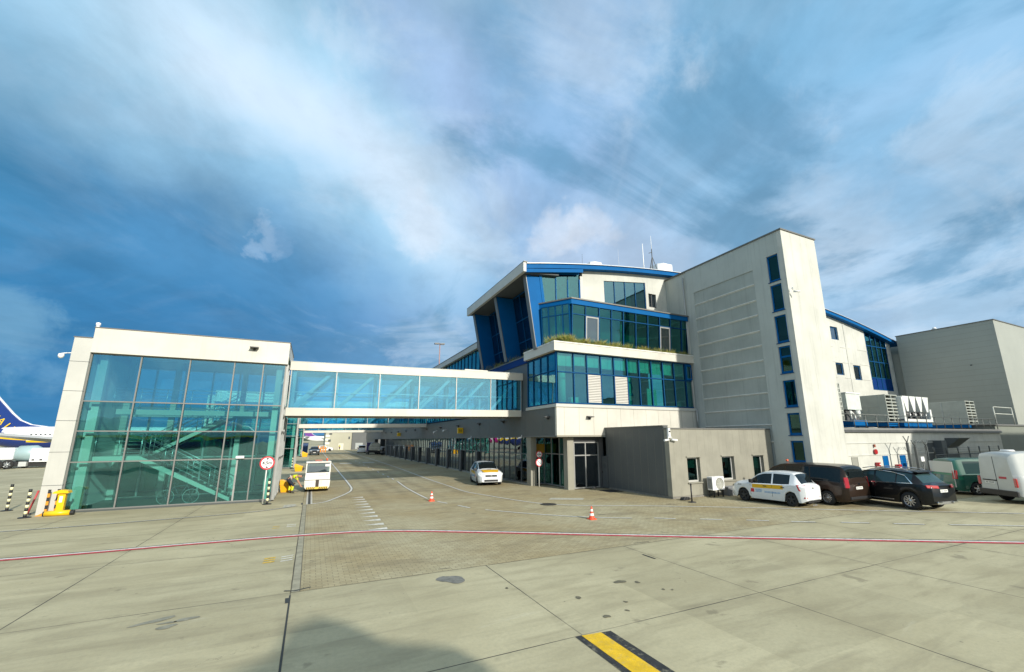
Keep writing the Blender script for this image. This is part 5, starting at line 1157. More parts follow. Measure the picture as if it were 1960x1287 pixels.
# brown people carrier
VB = dict(L=5.14, r=.335, axles=(.98, 4.18), zb=.20, sill=.26, hw=[(0, .93), (.3, .96), (2.5, .965), (4.6, .95), (5.14, .86)], hwt=[(0, .74), (.3, .76), (2, .77), (3.6, .76), (4.3, .80), (5.14, .66)],
          top=[(0, 1.02), (.05, 1.30), (.16, 1.75), (.30, 1.86), (.8, 1.91), (2.4, 1.91), (3.3, 1.86), (3.75, 1.70), (4.45, 1.18), (4.6, 1.12), (5.0, .98), (5.14, .80)], belt=[(0, 1.08), (1, 1.12), (3.8, 1.08), (4.5, .98), (5.14, .74)],
          side=[(.30, 1.72), (1.78, 3.02), (3.10, 4.28)], ws=(3.42, 4.44), rw=(.06, .22), mirror=4.02, mirror_mat=PBRN, handles=(1.9, 3.15), hz=.93, handle_mat=PBRN, shut=(1.74, 3.06, 4.1), rim=RIM, spokes=14, nose=.22, crown=.06)
v1 = empty('people_carrier', (0, 0, 0), 'dark brown people carrier with tinted windows parked between hatchback and black estate car', 'van'); make_car(v1, VB, PBRN)
for sd in (-1, 1):
    b = MB(); b.prism([(sd*.80, -2.56, .86), (sd*.95, -2.46, .86), (sd*.93, -2.42, 1.34), (sd*.80, -2.53, 1.34)], (0, -.05, 0)); b.build('tail_light', TAIL, v1, bevel=.02)
on_end(v1, VB, 0, -.55, .55, 1.12, 1.60, CARG, 'tailgate_glass', .02, -.075, .03); on_end(v1, VB, 0, -.26, .26, .78, .90, PLATE, 'number_plate', .015, .0); plate_text(v1, VB, 0, 'SK 7TB21', .84, .1); on_end(v1, VB, 0, -.82, .82, .34, .46, TRIM, 'bumper_step', .07, -.02, .02); on_end(v1, VB, 0, -.06, .06, .98, 1.06, CHROME, 'tail_badge', .02, .0)
for sd in (-1, 1):
    b = MB(); b.prism([(sd*.45, 2.50, .72), (sd*.88, 2.32, .80), (sd*.86, 2.28, .98), (sd*.5, 2.48, .9)], (0, .05, 0)); b.build('headlight', LENS, v1)
b = MB(); b.cyl((.2, 1.0, 1.90), (.2, 1.0, 2.02), .07, n=12); b.build('roof_beacon', mat('amber_lens', (.75, .13, .04), .2, coat=.6), v1)
put(v1, 22.98, 14.25, 1); v1.scale = (.96, .96, .97)
# black sports utility car
SU = dict(L=4.80, r=.385, axles=(.86, 3.83), zb=.26, sill=.32, hw=[(0, .90), (.3, .965), (2.4, .97), (4.3, .96), (4.80, .86)], hwt=[(0, .70), (.4, .70), (.9, .66), (2.6, .68), (3.4, .72), (4.2, .80), (4.80, .7)],
          top=[(0, 1.02), (.05, 1.10), (.30, 1.18), (.52, 1.44), (.72, 1.63), (1.0, 1.69), (1.9, 1.745), (2.5, 1.72), (2.85, 1.62), (3.55, 1.22), (3.7, 1.17), (4.2, 1.10), (4.65, .98), (4.80, .76)], belt=[(0, 1.06), (.6, 1.14), (2, 1.10), (3.5, 1.04), (4.2, 1.0), (4.80, .7)],
          side=[(.70, 1.30), (1.36, 2.22), (2.30, 3.40)], ws=(2.56, 3.54), rw=(.33, .62), mirror=3.32, mirror_mat=PBLK, handles=(1.5, 2.45), hz=.98, handle_mat=PBLK, shut=(2.26, 3.45), rim=RIM, spokes=10, nose=.2, ww=.27, glass=CARGL)
v2 = empty('sports_utility_car', (0, 0, 0), 'black sports utility car with silver wheels, nearest of the parked row', 'car'); make_car(v2, SU, PBLK)
for sd in (-1, 1):
    b = MB(); b.prism([(sd*.45, -2.45, .98), (sd*.95, -2.28, 1.0), (sd*.94, -2.22, 1.12), (sd*.45, -2.42, 1.10)], (0, -.05, 0)); b.build('tail_light', TAIL, v2, bevel=.015)
    b = MB(); P = [(sd*.945, -1.78, 1.135), (sd*.955, 1.0, 1.06), (sd*.955, 1.0, 1.085), (sd*.94, -1.78, 1.165)]; b.prism(P, (sd*.018, 0, 0)); b.prism([(sd*.94, -1.78, 1.15), (sd*.86, -1.50, 1.46), (sd*.855, -1.46, 1.485), (sd*.955, -1.74, 1.13)], (sd*.02, 0, 0)); b.tube([(sd*.85, -1.47, 1.475), (sd*.80, -.9, 1.60), (sd*.77, -.2, 1.655), (sd*.79, .4, 1.60), (sd*.86, .95, 1.30)], .014, 6); b.build('window_trim', CHROME, v2)
    b = MB(); b.prism([(sd*.99, -.95, .37), (sd*.99, 1.0, .37), (sd*.99, 1.0, .41), (sd*.99, -.95, .41)], (sd*.015, 0, 0)); b.build('sill_trim', RIM, v2)
    b = MB(); b.tube([(sd*.6, -1.5, 1.68), (sd*.6, -1.2, 1.745), (sd*.6, .1, 1.775), (sd*.6, .5, 1.70)], .02, 6); b.build('roof_rail', RIM, v2)
    b = MB(); b.box(sd*.55-.16, sd*.55+.16, -2.50, -2.44, .33, .42); b.build('exhaust_trim', CHROME, v2, bevel=.02)
on_end(v2, SU, 0, -.55, .55, .30, .42, RIM, 'skid_plate', .03, -.02, .03); on_end(v2, SU, 0, -.26, .26, .80, .92, PLATE, 'number_plate', .015, .0); plate_text(v2, SU, 0, 'SK 4NL09', .86, .1)
b = MB(); b.prism([(-.62, -1.86, 1.60), (.62, -1.86, 1.60), (.62, -1.60, 1.665), (-.62, -1.60, 1.665)], (0, 0, .03)); b.build('roof_spoiler', PBLK, v2)
b = MB()
for k in range(9): b.box(-1.0, -.996, .95-k*.085, .95-k*.085+.06, .87, .92)
b.build('door_lettering', mat('silver_letters', (.6, .6, .6), .4), v2)
for sd in (-1, 1):
    b = MB(); b.prism([(sd*.42, 2.38, .82), (sd*.86, 2.18, .88), (sd*.86, 2.15, 1.0), (sd*.46, 2.36, .96)], (0, .05, 0)); b.build('headlight', LENS, v2)
v2.scale = (.95, .96, .97); put(v2, 24.84, 11.66, 7)
# green and white patrol van, two-tone
PV = dict(VB); PV.update(top=[(0, 1.02), (.05, 1.40), (.12, 1.82), (.28, 1.90), (.8, 1.94), (2.4, 1.94), (3.3, 1.88), (3.75, 1.70), (4.45, 1.18), (4.6, 1.12), (5.0, .98), (5.14, .80)], side=[(.55, 1.6), (1.7, 2.9), (3.02, 4.24)], band=(.02, 4.3), band_name='green_band', stripe=(.66, .86), spokes=5, handles=(1.9, 3.1), mirror_mat=TRIM, handle_mat=TRIM, glass=CARGL); del PV['rw']
v3 = empty('patrol_van', (0, 0, 0), 'dark green van with white tailgate and blue roof lights, beside the tall white van', 'van'); make_car(v3, PV, PDGR); on_end(v3, PV, 0, -.88, .88, .40, 1.74, mat('patrol_white', (.50, .52, .49), .35, coat=.3), 'tailgate', .03, -.035, .05)
for sd in (-1, 1):
    b = MB(); b.prism([(sd*.80, -2.56, .84), (sd*.965, -2.46, .84), (sd*.95, -2.42, 1.30), (sd*.80, -2.53, 1.30)], (0, -.05, 0)); b.build('tail_light', TAIL, v3, bevel=.02)
on_end(v3, PV, 0, -.80, .80, 1.02, 1.14, PGRN, 'tailgate_band', .012, .0); on_end(v3, PV, 0, -.80, .80, .46, .58, PGRN, 'tailgate_band', .012, .0); on_end(v3, PV, 0, -.80, .80, .24, .36, TRIM, 'bumper_step', .07, -.02, .02)
b = MB(); b.box(-.72, .72, .55, .85, 1.93, 2.05); lb = b.build('light_bar', WHITEP, v3, bevel=.02)
for sd in (-1, 1): MB().box(sd*.48-.26, sd*.48+.26, .53, .87, 1.94, 2.06).build('blue_lens', mat('blue_lens', (.03, .05, .42), .15, coat=.6), lb)
for sd in (-1, 1):
    b = MB(); b.prism([(sd*.976, -2.2, .34), (sd*.976, -2.05, .34), (sd*.976, -2.05, 1.06), (sd*.976, -2.2, 1.06)], (sd*.006, 0, 0)); b.prism([(sd*.976, -1.1, .34), (sd*.976, 1.15, .34), (sd*.976, 1.15, 1.06), (sd*.976, -1.1, 1.06)], (sd*.006, 0, 0)); b.prism([(sd*.976, -2.05, .8), (sd*.976, -1.1, .8), (sd*.976, -1.1, 1.06), (sd*.976, -2.05, 1.06)], (sd*.006, 0, 0)); b.build('side_panel', PDGR, v3)
put(v3, 34.45, 10.75, 127)
# tall white cargo van
CV = dict(L=5.9, r=.36, axles=(1.05, 4.85), zb=.34, sill=.42, hw=[(0, .95), (.2, 1.0), (3, 1.0), (5.2, .99), (5.9, .88)], hwt=[(0, .80), (.3, .82), (3, .82), (4.4, .80), (5.1, .84), (5.9, .7)],
          top=[(0, 2.10), (.05, 2.22), (.16, 2.34), (.6, 2.40), (3.6, 2.40), (4.1, 2.28), (4.45, 2.05), (5.2, 1.36), (5.35, 1.28), (5.7, 1.1), (5.9, .86)], belt=[(0, 1.30), (3.8, 1.26), (4.8, 1.16), (5.9, .8)],
          side=[(3.55, 5.0)], ws=(4.3, 5.18), mirror=4.75, handles=(3.7,), hz=1.08, shut=(3.45,), rim=STEELW, nose=.2, ww=.22, crown=.08, glass=CARGL)
v4 = empty('cargo_van', (0, 0, 0), 'tall white cargo van at the right edge seen from behind', 'van'); make_car(v4, CV, mat('van_white', (.47, .49, .47), .35, coat=.4, var=.04, vscale=2))
for sd in (-1, 1):
    b = MB(); b.box(sd*.90-.07, sd*.90+.07, -2.98, -2.92, .78, 1.18); b.build('tail_light', TAIL, v4, bevel=.02)
on_end(v4, CV, 0, -.006, .006, .55, 2.15, TRIM, 'door_seam', .012, .0); on_end(v4, CV, 0, -.62, -.1, .86, .98, PLATE, 'number_plate', .015, .0); plate_text(v4, CV, 0, 'SK 9028E', .92, .1, -.36); on_end(v4, CV, 0, -.7, -.02, 1.0, 1.05, TRIM, 'plate_light', .03, .0)
on_end(v4, CV, 0, .14, .5, 1.12, 1.22, mat('emblem_red', (.45, .03, .05), .4), 'tail_emblem', .012, .0); on_end(v4, CV, 0, -.95, .95, .34, .60, TRIM, 'bumper', .09, -.02, .03)
b = MB(); b.cyl((0, -2.2, 2.40), (0, -2.2, 2.47), .28, .22, 12); b.build('roof_vent', WHITEP, v4)
dd = V(math.sin(math.radians(122)), math.cos(math.radians(122)), 0)
c4 = V(30.06, 9.38, 0)+dd*2.95; put(v4, c4.x, c4.y, 122)
# vehicles far down the road
c = copy_tree(h1); c.scale = (1, 1, 1); put(c, 3.75, 138, 100); c['label'] = 'white car standing side-on before the far grey building'
for o in [o for o in c.children if o.name.startswith(('side_', 'bonnet', 'yellow'))]: bpy.data.objects.remove(o)
sv = dict(SU); v5 = empty('sports_utility_car', (0, 0, 0), 'dark car coming down the service road behind the white tractor', 'car'); make_car(v5, sv, PGREY)
on_end(v5, sv, 1, -.5, .5, .6, .86, TRIM, 'grille', .02, -.02); on_end(v5, sv, 1, -.26, .26, .5, .6, PLATE, 'number_plate', .02, .0)
for sd in (-1, 1):
    b = MB(); b.prism([(sd*.42, 2.38, .82), (sd*.86, 2.18, .88), (sd*.86, 2.15, 1.0), (sd*.46, 2.36, .96)], (0, .05, 0)); b.build('headlight', LENS, v5)
put(v5, .72, 103, 180)
MV = dict(VB); MV.update(L=4.4, axles=(.75, 3.5), top=[(0, 1.0), (.05, 1.3), (.15, 1.7), (.3, 1.8), (.8, 1.84), (2, 1.84), (2.6, 1.78), (3.0, 1.62), (3.7, 1.15), (4.1, 1.0), (4.4, .8)], belt=[(0, 1.05), (3.2, 1.05), (3.7, .98), (4.4, .74)], hw=[(0, .88), (.3, .9), (2.5, .9), (4, .89), (4.4, .82)], hwt=[(0, .72), (.3, .74), (2, .74), (3, .72), (4.4, .6)], side=[(.4, 1.5), (1.6, 2.4), (2.5, 3.5)], ws=(2.7, 3.68), rw=(.06, .2), mirror=3.3, handles=(), shut=())
v6 = empty('small_van', (0, 0, 0), 'small white van driving away in the middle of the road', 'van'); make_car(v6, MV, PW)
on_end(v6, MV, 0, -.6, .6, 1.1, 1.55, CARG, 'tailgate_glass', .02, -.06); on_end(v6, MV, 0, -.26, .26, .6, .7, PLATE, 'number_plate', .02, 0)
for sd in (-1, 1): on_end(v6, MV, 0, sd*.8-.06, sd*.8+.06, .85, 1.25, TAIL, 'tail_light', .03, -.04)
put(v6, 10.95, 112, 3)
# ---------------------------------------------------------------- small things on the apron
ORANGE = mat('cone_orange', (.80, .085, .03), .5, var=.06); REFL = mat('cone_white', (.78, .76, .74), .45)
def cone(x, y, label):
    r = empty('traffic_cone', (0, 0, 0), label, 'traffic cone', 'orange and white traffic cones')
    b = MB(); b.prism([(-.20, -.16, 0), (-.16, -.20, 0), (.16, -.20, 0), (.20, -.16, 0), (.20, .16, 0), (.16, .20, 0), (-.16, .20, 0), (-.20, .16, 0)], (0, 0, .05)); b.build('base', ORANGE, r)
    R = lambda z: lerp(.15, .032, (z-.05)/.60)
    for z0, z1, m in ((.05, .19, 0), (.31, .41, 0), (.52, .65, 0)):
        MB().lathe([(R(z0), z0), (R(z1), z1)]+([(.02, .66), (.001, .66)] if z1 > .6 else []), (0, 0, 0), 'Z', 20).build('cone_body', ORANGE, r)
    for z0, z1 in ((.19, .31), (.41, .52)): MB().lathe([(R(z0)+.003, z0), (R(z1)+.003, z1)], (0, 0, 0), 'Z', 20).build('reflective_band', REFL, r)
    r.location = (x, y, .004); r.scale = (.73, .73, .73); return r
cone(10.16, 14.85, 'orange and white traffic cone on the white line before the annex'); cone(5.80, 22.85, 'smaller looking traffic cone in the middle of the road near the parked hatchback')
SRED = mat('sign_red', (.62, .02, .035), .4); SWHITE = mat('sign_white', (.82, .82, .80), .4); POST = mat('post_white', (.62, .62, .58), .5)
def sign_disc(root, c, r, kind):
    c = V(*c); b = MB().disc(c, (0, -1, 0), r, 32, .02).build('sign_plate', SRED, root)
    MB().disc(c+V(0, -.021, 0), (0, -1, 0), r*.80, 32, .004).build('sign_face', SWHITE, b)
    if kind == 'height':
        text('lettering', '4,5m', r*.66, LETTER, b, c+V(0, -.028, 0), (1, 0, 0), (0, 0, 1), .002, bold=r*.018)
        for s in (1, -1): MB().prism([(c.x-r*.2, c.y-.026, c.z+s*r*.74), (c.x+r*.2, c.y-.026, c.z+s*r*.74), (c.x, c.y-.026, c.z+s*r*.44)], (0, -.003, 0)).build('arrow', LETTER, b)
    else:
        q = MB(); d = V(1, 0, -1).normalized(); n = V(1, 0, 1).normalized()
        q.obox(c-d*r*.78-n*r*.05+V(0, -.03, 0), d*r*1.56, n*r*.09, (0, -.003, 0)); q.build('diagonal_bar', LETTER, b)
        q = MB(); q.box(c.x-r*.4, c.x+r*.05, c.y-.028, c.y-.026, c.z-r*.25, c.z+r*.15); q.box(c.x+r*.1, c.x+r*.45, c.y-.028, c.y-.026, c.z-r*.25, c.z+r*.05); q.build('vehicle_symbol', mat('symbol_grey', (.74, .72, .70), .5), b)
s1 = place('height_limit_sign', (-1.93, 25.9, 0), 'round 4,5m height limit sign on a thin post before the nearest stair tower', 'traffic sign')
b = MB(); b.cyl((-1.93, 25.9, 0), (-1.93, 25.9, 2.0), .03, n=10); b.build('post', POST, s1); sign_disc(s1, (-1.93, 25.86, 1.97), .33, 'height')
s2 = place('prohibition_sign', (13.83, 26.2, 0), 'two round red ringed signs one above the other on a post by the corner pillar', 'traffic sign')
b = MB(); b.cyl((13.83, 26.2, 0), (13.83, 26.2, 2.3), .035, n=10); b.build('post', POST, s2); sign_disc(s2, (13.83, 26.155, 2.08), .235, 'height'); sign_disc(s2, (13.83, 26.155, 1.56), .265, 'bar')
PY = mat('hazard_cream', (.78, .74, .46), .5, var=.06)
def bollard(x, y, h, label, lean=(0, 0), n=9):
    r = empty('striped_bollard', (0, 0, 0), label, 'bollard', 'black and white striped bollards')
    for k in range(n):
        z0, z1 = .02+h*k/n, .02+h*(k+1)/n; d = lambda z: V(lean[0]*z, lean[1]*z, z)
        MB().cyl(d(z0), d(z1-.002), .055, n=14).build('stripe', BLKP if k % 2 == 0 else PY, r)
    MB().cyl((0, 0, 0), (0, 0, .03), .2, n=18).build('foot', BLKP, r); r.location = (x, y, 0); return r
bollard(-12.25, 28.9, 1.15, 'striped bollard farther left, standing alone on the apron at the left edge'); bollard(-10.42, 25.95, 1.12, 'striped bollard in front of the red fire extinguisher trolley')
bollard(-1.72, 25.6, 1.22, 'striped bollard beside the 4,5m sign at the nearest stair tower'); bollard(-1.72, 55.2, 1.3, 'striped bollard at the second stair tower corner'); bollard(-1.72, 94.2, 1.4, 'striped bollard at the third stair tower corner')
# --- by the left pilaster
RED_ = mat('extinguisher_red', (.42, .012, .018), .35, coat=.4); YELP = mat('yellow_enamel', (.82, .50, .005), .35, coat=.4, var=.05)
t = place('fire_extinguisher_trolley', (-10.05, 27.0, 0), 'red wheeled fire extinguisher trolley by the left pilaster', 'fire extinguisher')
MB().lathe([(.0, .2), (.13, .22), (.145, .3), (.145, .95), (.10, 1.06), (.04, 1.1), (.0, 1.1)], (-10.05, 26.95, 0), 'Z', 18).build('cylinder', RED_, t)
b = MB()
for s in (-.17, .17): b.tube([(-10.05+s, 27.05, .12), (-10.05+s, 27.12, 1.1), (-10.05+s*1.2, 27.0, 1.22)], .02, 8)
b.cyl((-10.22, 27.12, 1.1), (-9.88, 27.12, 1.1), .02, n=8); b.build('frame', RED_, t)
b = MB()
for s in (-.2, .2): b.cyl((-10.05+s*1.2, 27.0, 1.22), (-10.05+s*1.2+.2, 26.95, 1.27), .022, n=8)
b.build('grip', BLKP, t)
for s in (-.23, .23): MB().lathe([(.0, -.04), (.13, -.04), (.15, -.02), (.15, .02), (.13, .04), (.0, .04)], (-10.05+s, 26.98, .15), 'X', 18).build('wheel', TYRE, t)
b = MB(); b.tube([(-10.05, 26.95, 1.1), (-9.9, 26.85, 1.0), (-9.85, 26.85, .6), (-9.98, 26.8, .4)], .018, 8); b.build('hose', BLKP, t)
t = place('red_barrier_post', (-10.75, 27.1, 0), 'slim red post leaning left of the fire extinguisher trolley', 'post')
b = MB(); b.cyl((-10.82, 27.1, .02), (-10.62, 27.1, .98), .035, n=10); b.build('pole', mat('faded_red', (.45, .06, .06), .5), t); b = MB(); b.cyl((-10.82, 27.1, 0), (-10.82, 27.1, .03), .12, n=14); b.build('foot', BLKP, t)
def barrier_stand(x, y, label):
    r = place('striped_stand', (x, y, 0), label, 'barrier stand', 'orange black barrier stands')
    for k in range(6): MB().box(x-.04, x+.04, y-.03, y+.03, .1+k*.16, .1+k*.16+.157).build('stripe', BLKP if k % 2 else mat('stand_orange', (.75, .30, .02), .5), r)
    b = MB(); b.prism([(x-.26, y-.14, 0), (x+.26, y-.14, 0), (x+.1, y, .1), (x-.1, y, .1)], (0, .24, 0)); b.build('foot', mat('stand_orange', (.75, .30, .02), .5), r)
barrier_stand(-9.98, 26.35, 'orange striped barrier stand between trolley and yellow pedestal, left one'); barrier_stand(-9.72, 26.45, 'orange striped barrier stand nearest the yellow pedestal')
t = place('yellow_pedestal', (-9.42, 26.05, 0), 'yellow pedestal stand with flat head and round base beside the glass', 'pedestal')
b = MB(); b.box(-9.54, -9.30, 25.95, 26.15, .12, .92); b.build('column', YELP, t, bevel=.02)
b = MB(); b.prism([(-9.70, 25.85, .92), (-9.18, 25.85, .92), (-9.22, 25.85, 1.02), (-9.45, 25.85, 1.07), (-9.66, 25.85, 1.0)], (0, .35, 0)); b.build('head', YELP, t)
b = MB(); b.cyl((-9.85, 26.0, .11), (-9.05, 26.0, .11), .11, n=16); b.build('base_roller', YELP, t); b = MB(); b.cyl((-9.05, 26.0, .11), (-8.93, 26.0, .11), .10, n=16); b.cyl((-9.9, 26.0, .11), (-9.85, 26.0, .11), .10, n=16); b.build('roller_end', BLKP, t)
MB().box(-9.47, -9.37, 25.935, 25.948, .55, .8).build('notice', SWHITE, t)
# --- cameras and lamps on the walls
def dome_camera(p, arm, label, grp='dome cameras on the walls'):
    p, arm = V(*p), V(*arm); r = place('dome_camera', p, label, 'camera', grp)
    b = MB(); b.tube([p+arm, p+arm*.4+V(0, 0, .05), p+V(0, 0, .06)], .025, 8); b.build('arm', WHITEP, r)
    MB().lathe([(.0, .06), (.09, .05), (.11, .0), (.11, -.07), (.085, -.13), (.04, -.17), (.0, -.18)], p, 'Z', 18).build('housing', WHITEP, r)
dome_camera((-10.85, 27.0, 7.05), (.47, 0, .12), 'white dome camera on an arm left of the pilaster top')
r = place('corner_beacon', (-9.7, 26.75, 8.42), 'small white lamp on the upper left parapet corner of the stair tower', 'beacon'); MB().lathe([(.07, 0), (.07, .10), (.09, .12), (.09, .22), (.0, .26)], (-9.7, 26.75, 8.42), 'Z', 14).build('housing', WHITEP, r); MB().cyl((-9.7, 26.75, 8.38), (-9.7, 26.75, 8.43), .05, n=10).build('foot', BLKP, r)
def bullet_camera(p, d, label):
    p, d = V(*p), V(*d).normalized(); r = place('bullet_camera', p, label, 'camera', 'white bullet cameras')
    b = MB(); b.cyl(p, p+d*.34, .055, n=12); b.build('housing', WHITEP, r); b = MB(); b.cyl(p+d*.02+V(0, 0, .02), p+V(0, 0, .16), .02, n=6); b.build('bracket', WHITEP, r)
bullet_camera((13.3, 27.75, 3.22), (-.6, .6, -.25), 'bullet camera under the fascia by the corner pillar'); bullet_camera((13.3, 38.6, 3.2), (-.6, .6, -.25), 'bullet camera under the fascia above the ground floor glass')
bullet_camera((17.0, 17.46, 3.02), (-1, -.15, -.1), 'bullet camera pointing left from the annex corner'); bullet_camera((17.2, 17.44, 3.02), (1, -.2, -.1), 'bullet camera pointing right from the annex corner')
bullet_camera((25.62, 15.05, 12.0), (-.9, -.5, -.15), 'bullet camera high on the concrete stair block corner'); bullet_camera((25.62, 15.02, 11.82), (.6, -.8, -.15), 'lower of two bullet cameras on the concrete stair block corner')
dome_camera((13.05, 51.5, 3.95), (.44, 0, .15), 'white dome camera on the grey fascia below the second footbridge'); dome_camera((13.1, 47.5, 4.05), (.4, 0, .1), 'smaller white dome camera right of the other on the fascia')
r = place('floodlight_box', (17.06, 17.48, 3.4), 'white sensor box on the top corner of the annex', 'sensor'); b = MB(); b.box(17.0, 17.14, 17.42, 17.54, 3.12, 3.62); b.build('housing', WHITEP, r, bevel=.02); MB().disc((17.07, 17.42, 3.45), (0, -1, 0), .045, 12, .02).build('lens', BLKP, r)
def wall_lamp(p, n, label):
    p, n = V(*p), V(*n).normalized(); s = V(0, 0, 1).cross(n); r = place('wall_lamp', p, label, 'wall lamp', 'dark wedge lamps on the walls')
    a_ = p-s*.19; MB().prism([a_, a_+n*.34+V(0, 0, .02), a_+n*.34+V(0, 0, .06), a_+V(0, 0, .11)], s*.38).build('housing', DKGREY, r)
    MB().obox(p-s*.05-V(0, 0, .1), s*.1, n*.1, (0, 0, .1)).build('bracket', BLKP, r)
wall_lamp((15.9, 23.14, 4.42), (0, -1, 0), 'dark wedge lamp on the cream front fascia'); wall_lamp((-3.2, 26.59, 7.92), (0, -1, 0), 'dark wedge lamp on the white parapet of the stair tower')
for k, y in enumerate((24.2, 31.4, 36.9, 43.2, 50, 57, 64, 71, 78, 85, 92)):
    wall_lamp((13.49, y, 4.42), (-1, 0, 0), 'dark wedge lamp on the grey fascia, %s along the road' % ('first', 'second', 'third', 'fourth', 'fifth', 'sixth', 'seventh', 'eighth', 'ninth', 'tenth', 'last')[k])
def gate_sign(y, label):
    r = place('gate_number_box', (13.3, y, 3.9), label, 'gate sign', 'yellow gate number boxes'); b = MB(); b.box(12.95, 13.5, y-.12, y+.12, 3.66, 4.22); b.build('box', YELP, r, bevel=.02)
    text('lettering', '10', .34, LETTER, r, (13.2, y-.125, 3.94), (1, 0, 0), (0, 0, 1), .004)
gate_sign(41.8, 'yellow gate number box on the grey fascia reading 10'); gate_sign(76.0, 'smaller looking yellow number box farther along the grey fascia')
# --- lamp post behind the terminal
lp = at(842, 660, 1, 62); t = place('lamp_post', (lp.x, 62, 0), 'tall thin lamp post rising behind the nearest footbridge', 'lamp post')
MB().cyl((lp.x, 62, 12), (lp.x, 62, lp.z+.1), .10, .07, 10).build('mast', mat('mast_red', (.33, .20, .18), .5), t)
for s in (-.45, .35): b = MB(); b.prism([(lp.x+s-.35, 61.8, lp.z), (lp.x+s+.35, 61.8, lp.z+.05), (lp.x+s+.35, 61.8, lp.z+.25), (lp.x+s-.35, 61.8, lp.z+.18)], (0, .5, 0)); b.build('lamp_head', DKGREY, t)
# --- rooftop boxes and aerials
def roof_box(px0, px1, y, z1, label):
    x0, x1 = at(px0, 510, 1, y).x, at(px1, 510, 1, y).x; z0 = roofz((x0+x1)/2)-.1; r = place('roof_cowl', ((x0+x1)/2, y, z0), label, 'roof cowl', 'white roof cowls'); w = x1-x0
    b = MB(); b.box(x0+.12*w, x1-.12*w, y+.12*w, y+w*.88, z0, z0+.45); b.build('neck', CLAD, r); b = MB(); b.prism([(x0+.2*w, y, z0+.45), (x1-.2*w, y, z0+.45), (x1, y+.2*w, z0+.45), (x1, y+w*.8, z0+.45), (x1-.2*w, y+w, z0+.45), (x0+.2*w, y+w, z0+.45), (x0, y+w*.8, z0+.45), (x0, y+.2*w, z0+.45)], (0, 0, z1-z0-.45)); b.build('hood', WHITEP, r)
roof_box(1133, 1156, 29.5, at(1145, 502, 1, 29.5).z, 'white roof cowl on the left part of the curved roof'); roof_box(1264, 1292, 29.0, at(1280, 506, 1, 29).z, 'larger white roof cowl beside the tripod aerial')
def whip(px, pyt, pyb, y, m, rad, label):
    p, q = at(px, pyb, 1, y), at(px, pyt, 1, y); r = place('whip_aerial', (p.x, y, p.z-.6), label, 'aerial', 'whip aerials on the roof'); MB().cyl((p.x, y, p.z-.6), (p.x, y, q.z), rad, rad*.5, 8).build('rod', m, r); MB().cyl((p.x, y, p.z-.7), (p.x, y, p.z-.35), .05, n=8).build('base', DKGREY, r)
whip(1233, 468, 521, 28.0, WHITEP, .055, 'thick white whip aerial left of the tripod mast'); whip(1115, 487, 514, 30, DKGREY, .02, 'thin dark whip aerial at the left of the roof'); whip(1185, 478, 517, 30, mat('rod_grey', (.5, .52, .55), .4), .02, 'thin pale whip aerial in the middle of the roof')
p, q = at(1250, 520, 1, 27.5), at(1245, 452, 1, 27.5); t = place('tripod_mast', (p.x, 27.5, p.z), 'dark tripod mast with a tall aerial on the roof edge', 'mast'); zt = q.z; hm = p.z+(zt-p.z)*.42
b = MB()
for dx, dy in ((-.55, -.2), (.6, -.2), (0, .6)): b.cyl((p.x+dx, 27.5+dy, p.z-.5), (p.x, 27.5, hm), .03, n=6)
b.build('tripod', DKGREY, t); b = MB(); b.cyl((p.x, 27.5, p.z-.5), (p.x, 27.5, p.z+(zt-p.z)*.62), .04, n=8); b.cyl((p.x-.35, 27.5, hm+.25), (p.x, 27.5, hm+.4), .03, n=6); b.build('pole', DKGREY, t); MB().cyl((p.x, 27.5, p.z+(zt-p.z)*.62), (p.x, 27.5, zt), .03, .012, 8).build('rod', WHITEP, t); b = MB(); b.box(p.x-.6, p.x+.6, 27.2, 27.9, p.z-.55, p.z-.1); b.build('base_plate', DKGREY, t)
# --- grass on the ledge
def grass():
    r_ = random.Random(3); b = MB()
    for k in range(17000):
        u = r_.random()
        if u < .24: x, y, d = r_.uniform(13.42, 14.9), 23.08+abs(r_.gauss(0, .8)), 1.0
        elif u < .40: x, y, d = r_.uniform(13.5, 14.3), r_.uniform(24, 36.6), .8
        else: x = 13.5+12*r_.random()**1.5; y, d = r_.uniform(22.96, 23.4), .85*(1-.4*(x-13.5)/12)
        if y > 36.7 or (y > 25.2 and x > 14.4): continue
        if math.sin(x*3.1)+math.sin(y*2.3+x) < -1.2: continue
        z0 = 9.21 if y < 27.4 else 9.07; h = d*r_.uniform(.15, .75)*(.6+.4*math.sin(x*5+y*4)); t = r_.uniform(0, 6.28); w = .011; dx, dy = math.cos(t)*w, math.sin(t)*w; bx, by = r_.gauss(0, .35)*h, r_.gauss(0, .3)*h-.1*h
        b.k = 0 if r_.random() < .6 else 1
        b.poly((x-dx, y-dy, z0), (x+dx, y+dy, z0), (x+bx*.5+dx*.6, y+by*.5+dy*.6, z0+h*.6)); b.poly((x+dx*.6, y+dy*.6, z0+h*.05), (x+bx*.5+dx*.6, y+by*.5+dy*.6, z0+h*.6), (x+bx, y+by, z0+h))
    o = b.build('ledge_grass', [mat('grass_straw', (.36, .30, .07), .8), mat('grass_green', (.13, .20, .03), .8)]); tag(o, 'dry yellow green grass growing on the terminal ledge', 'grass', kind='stuff')
grass()
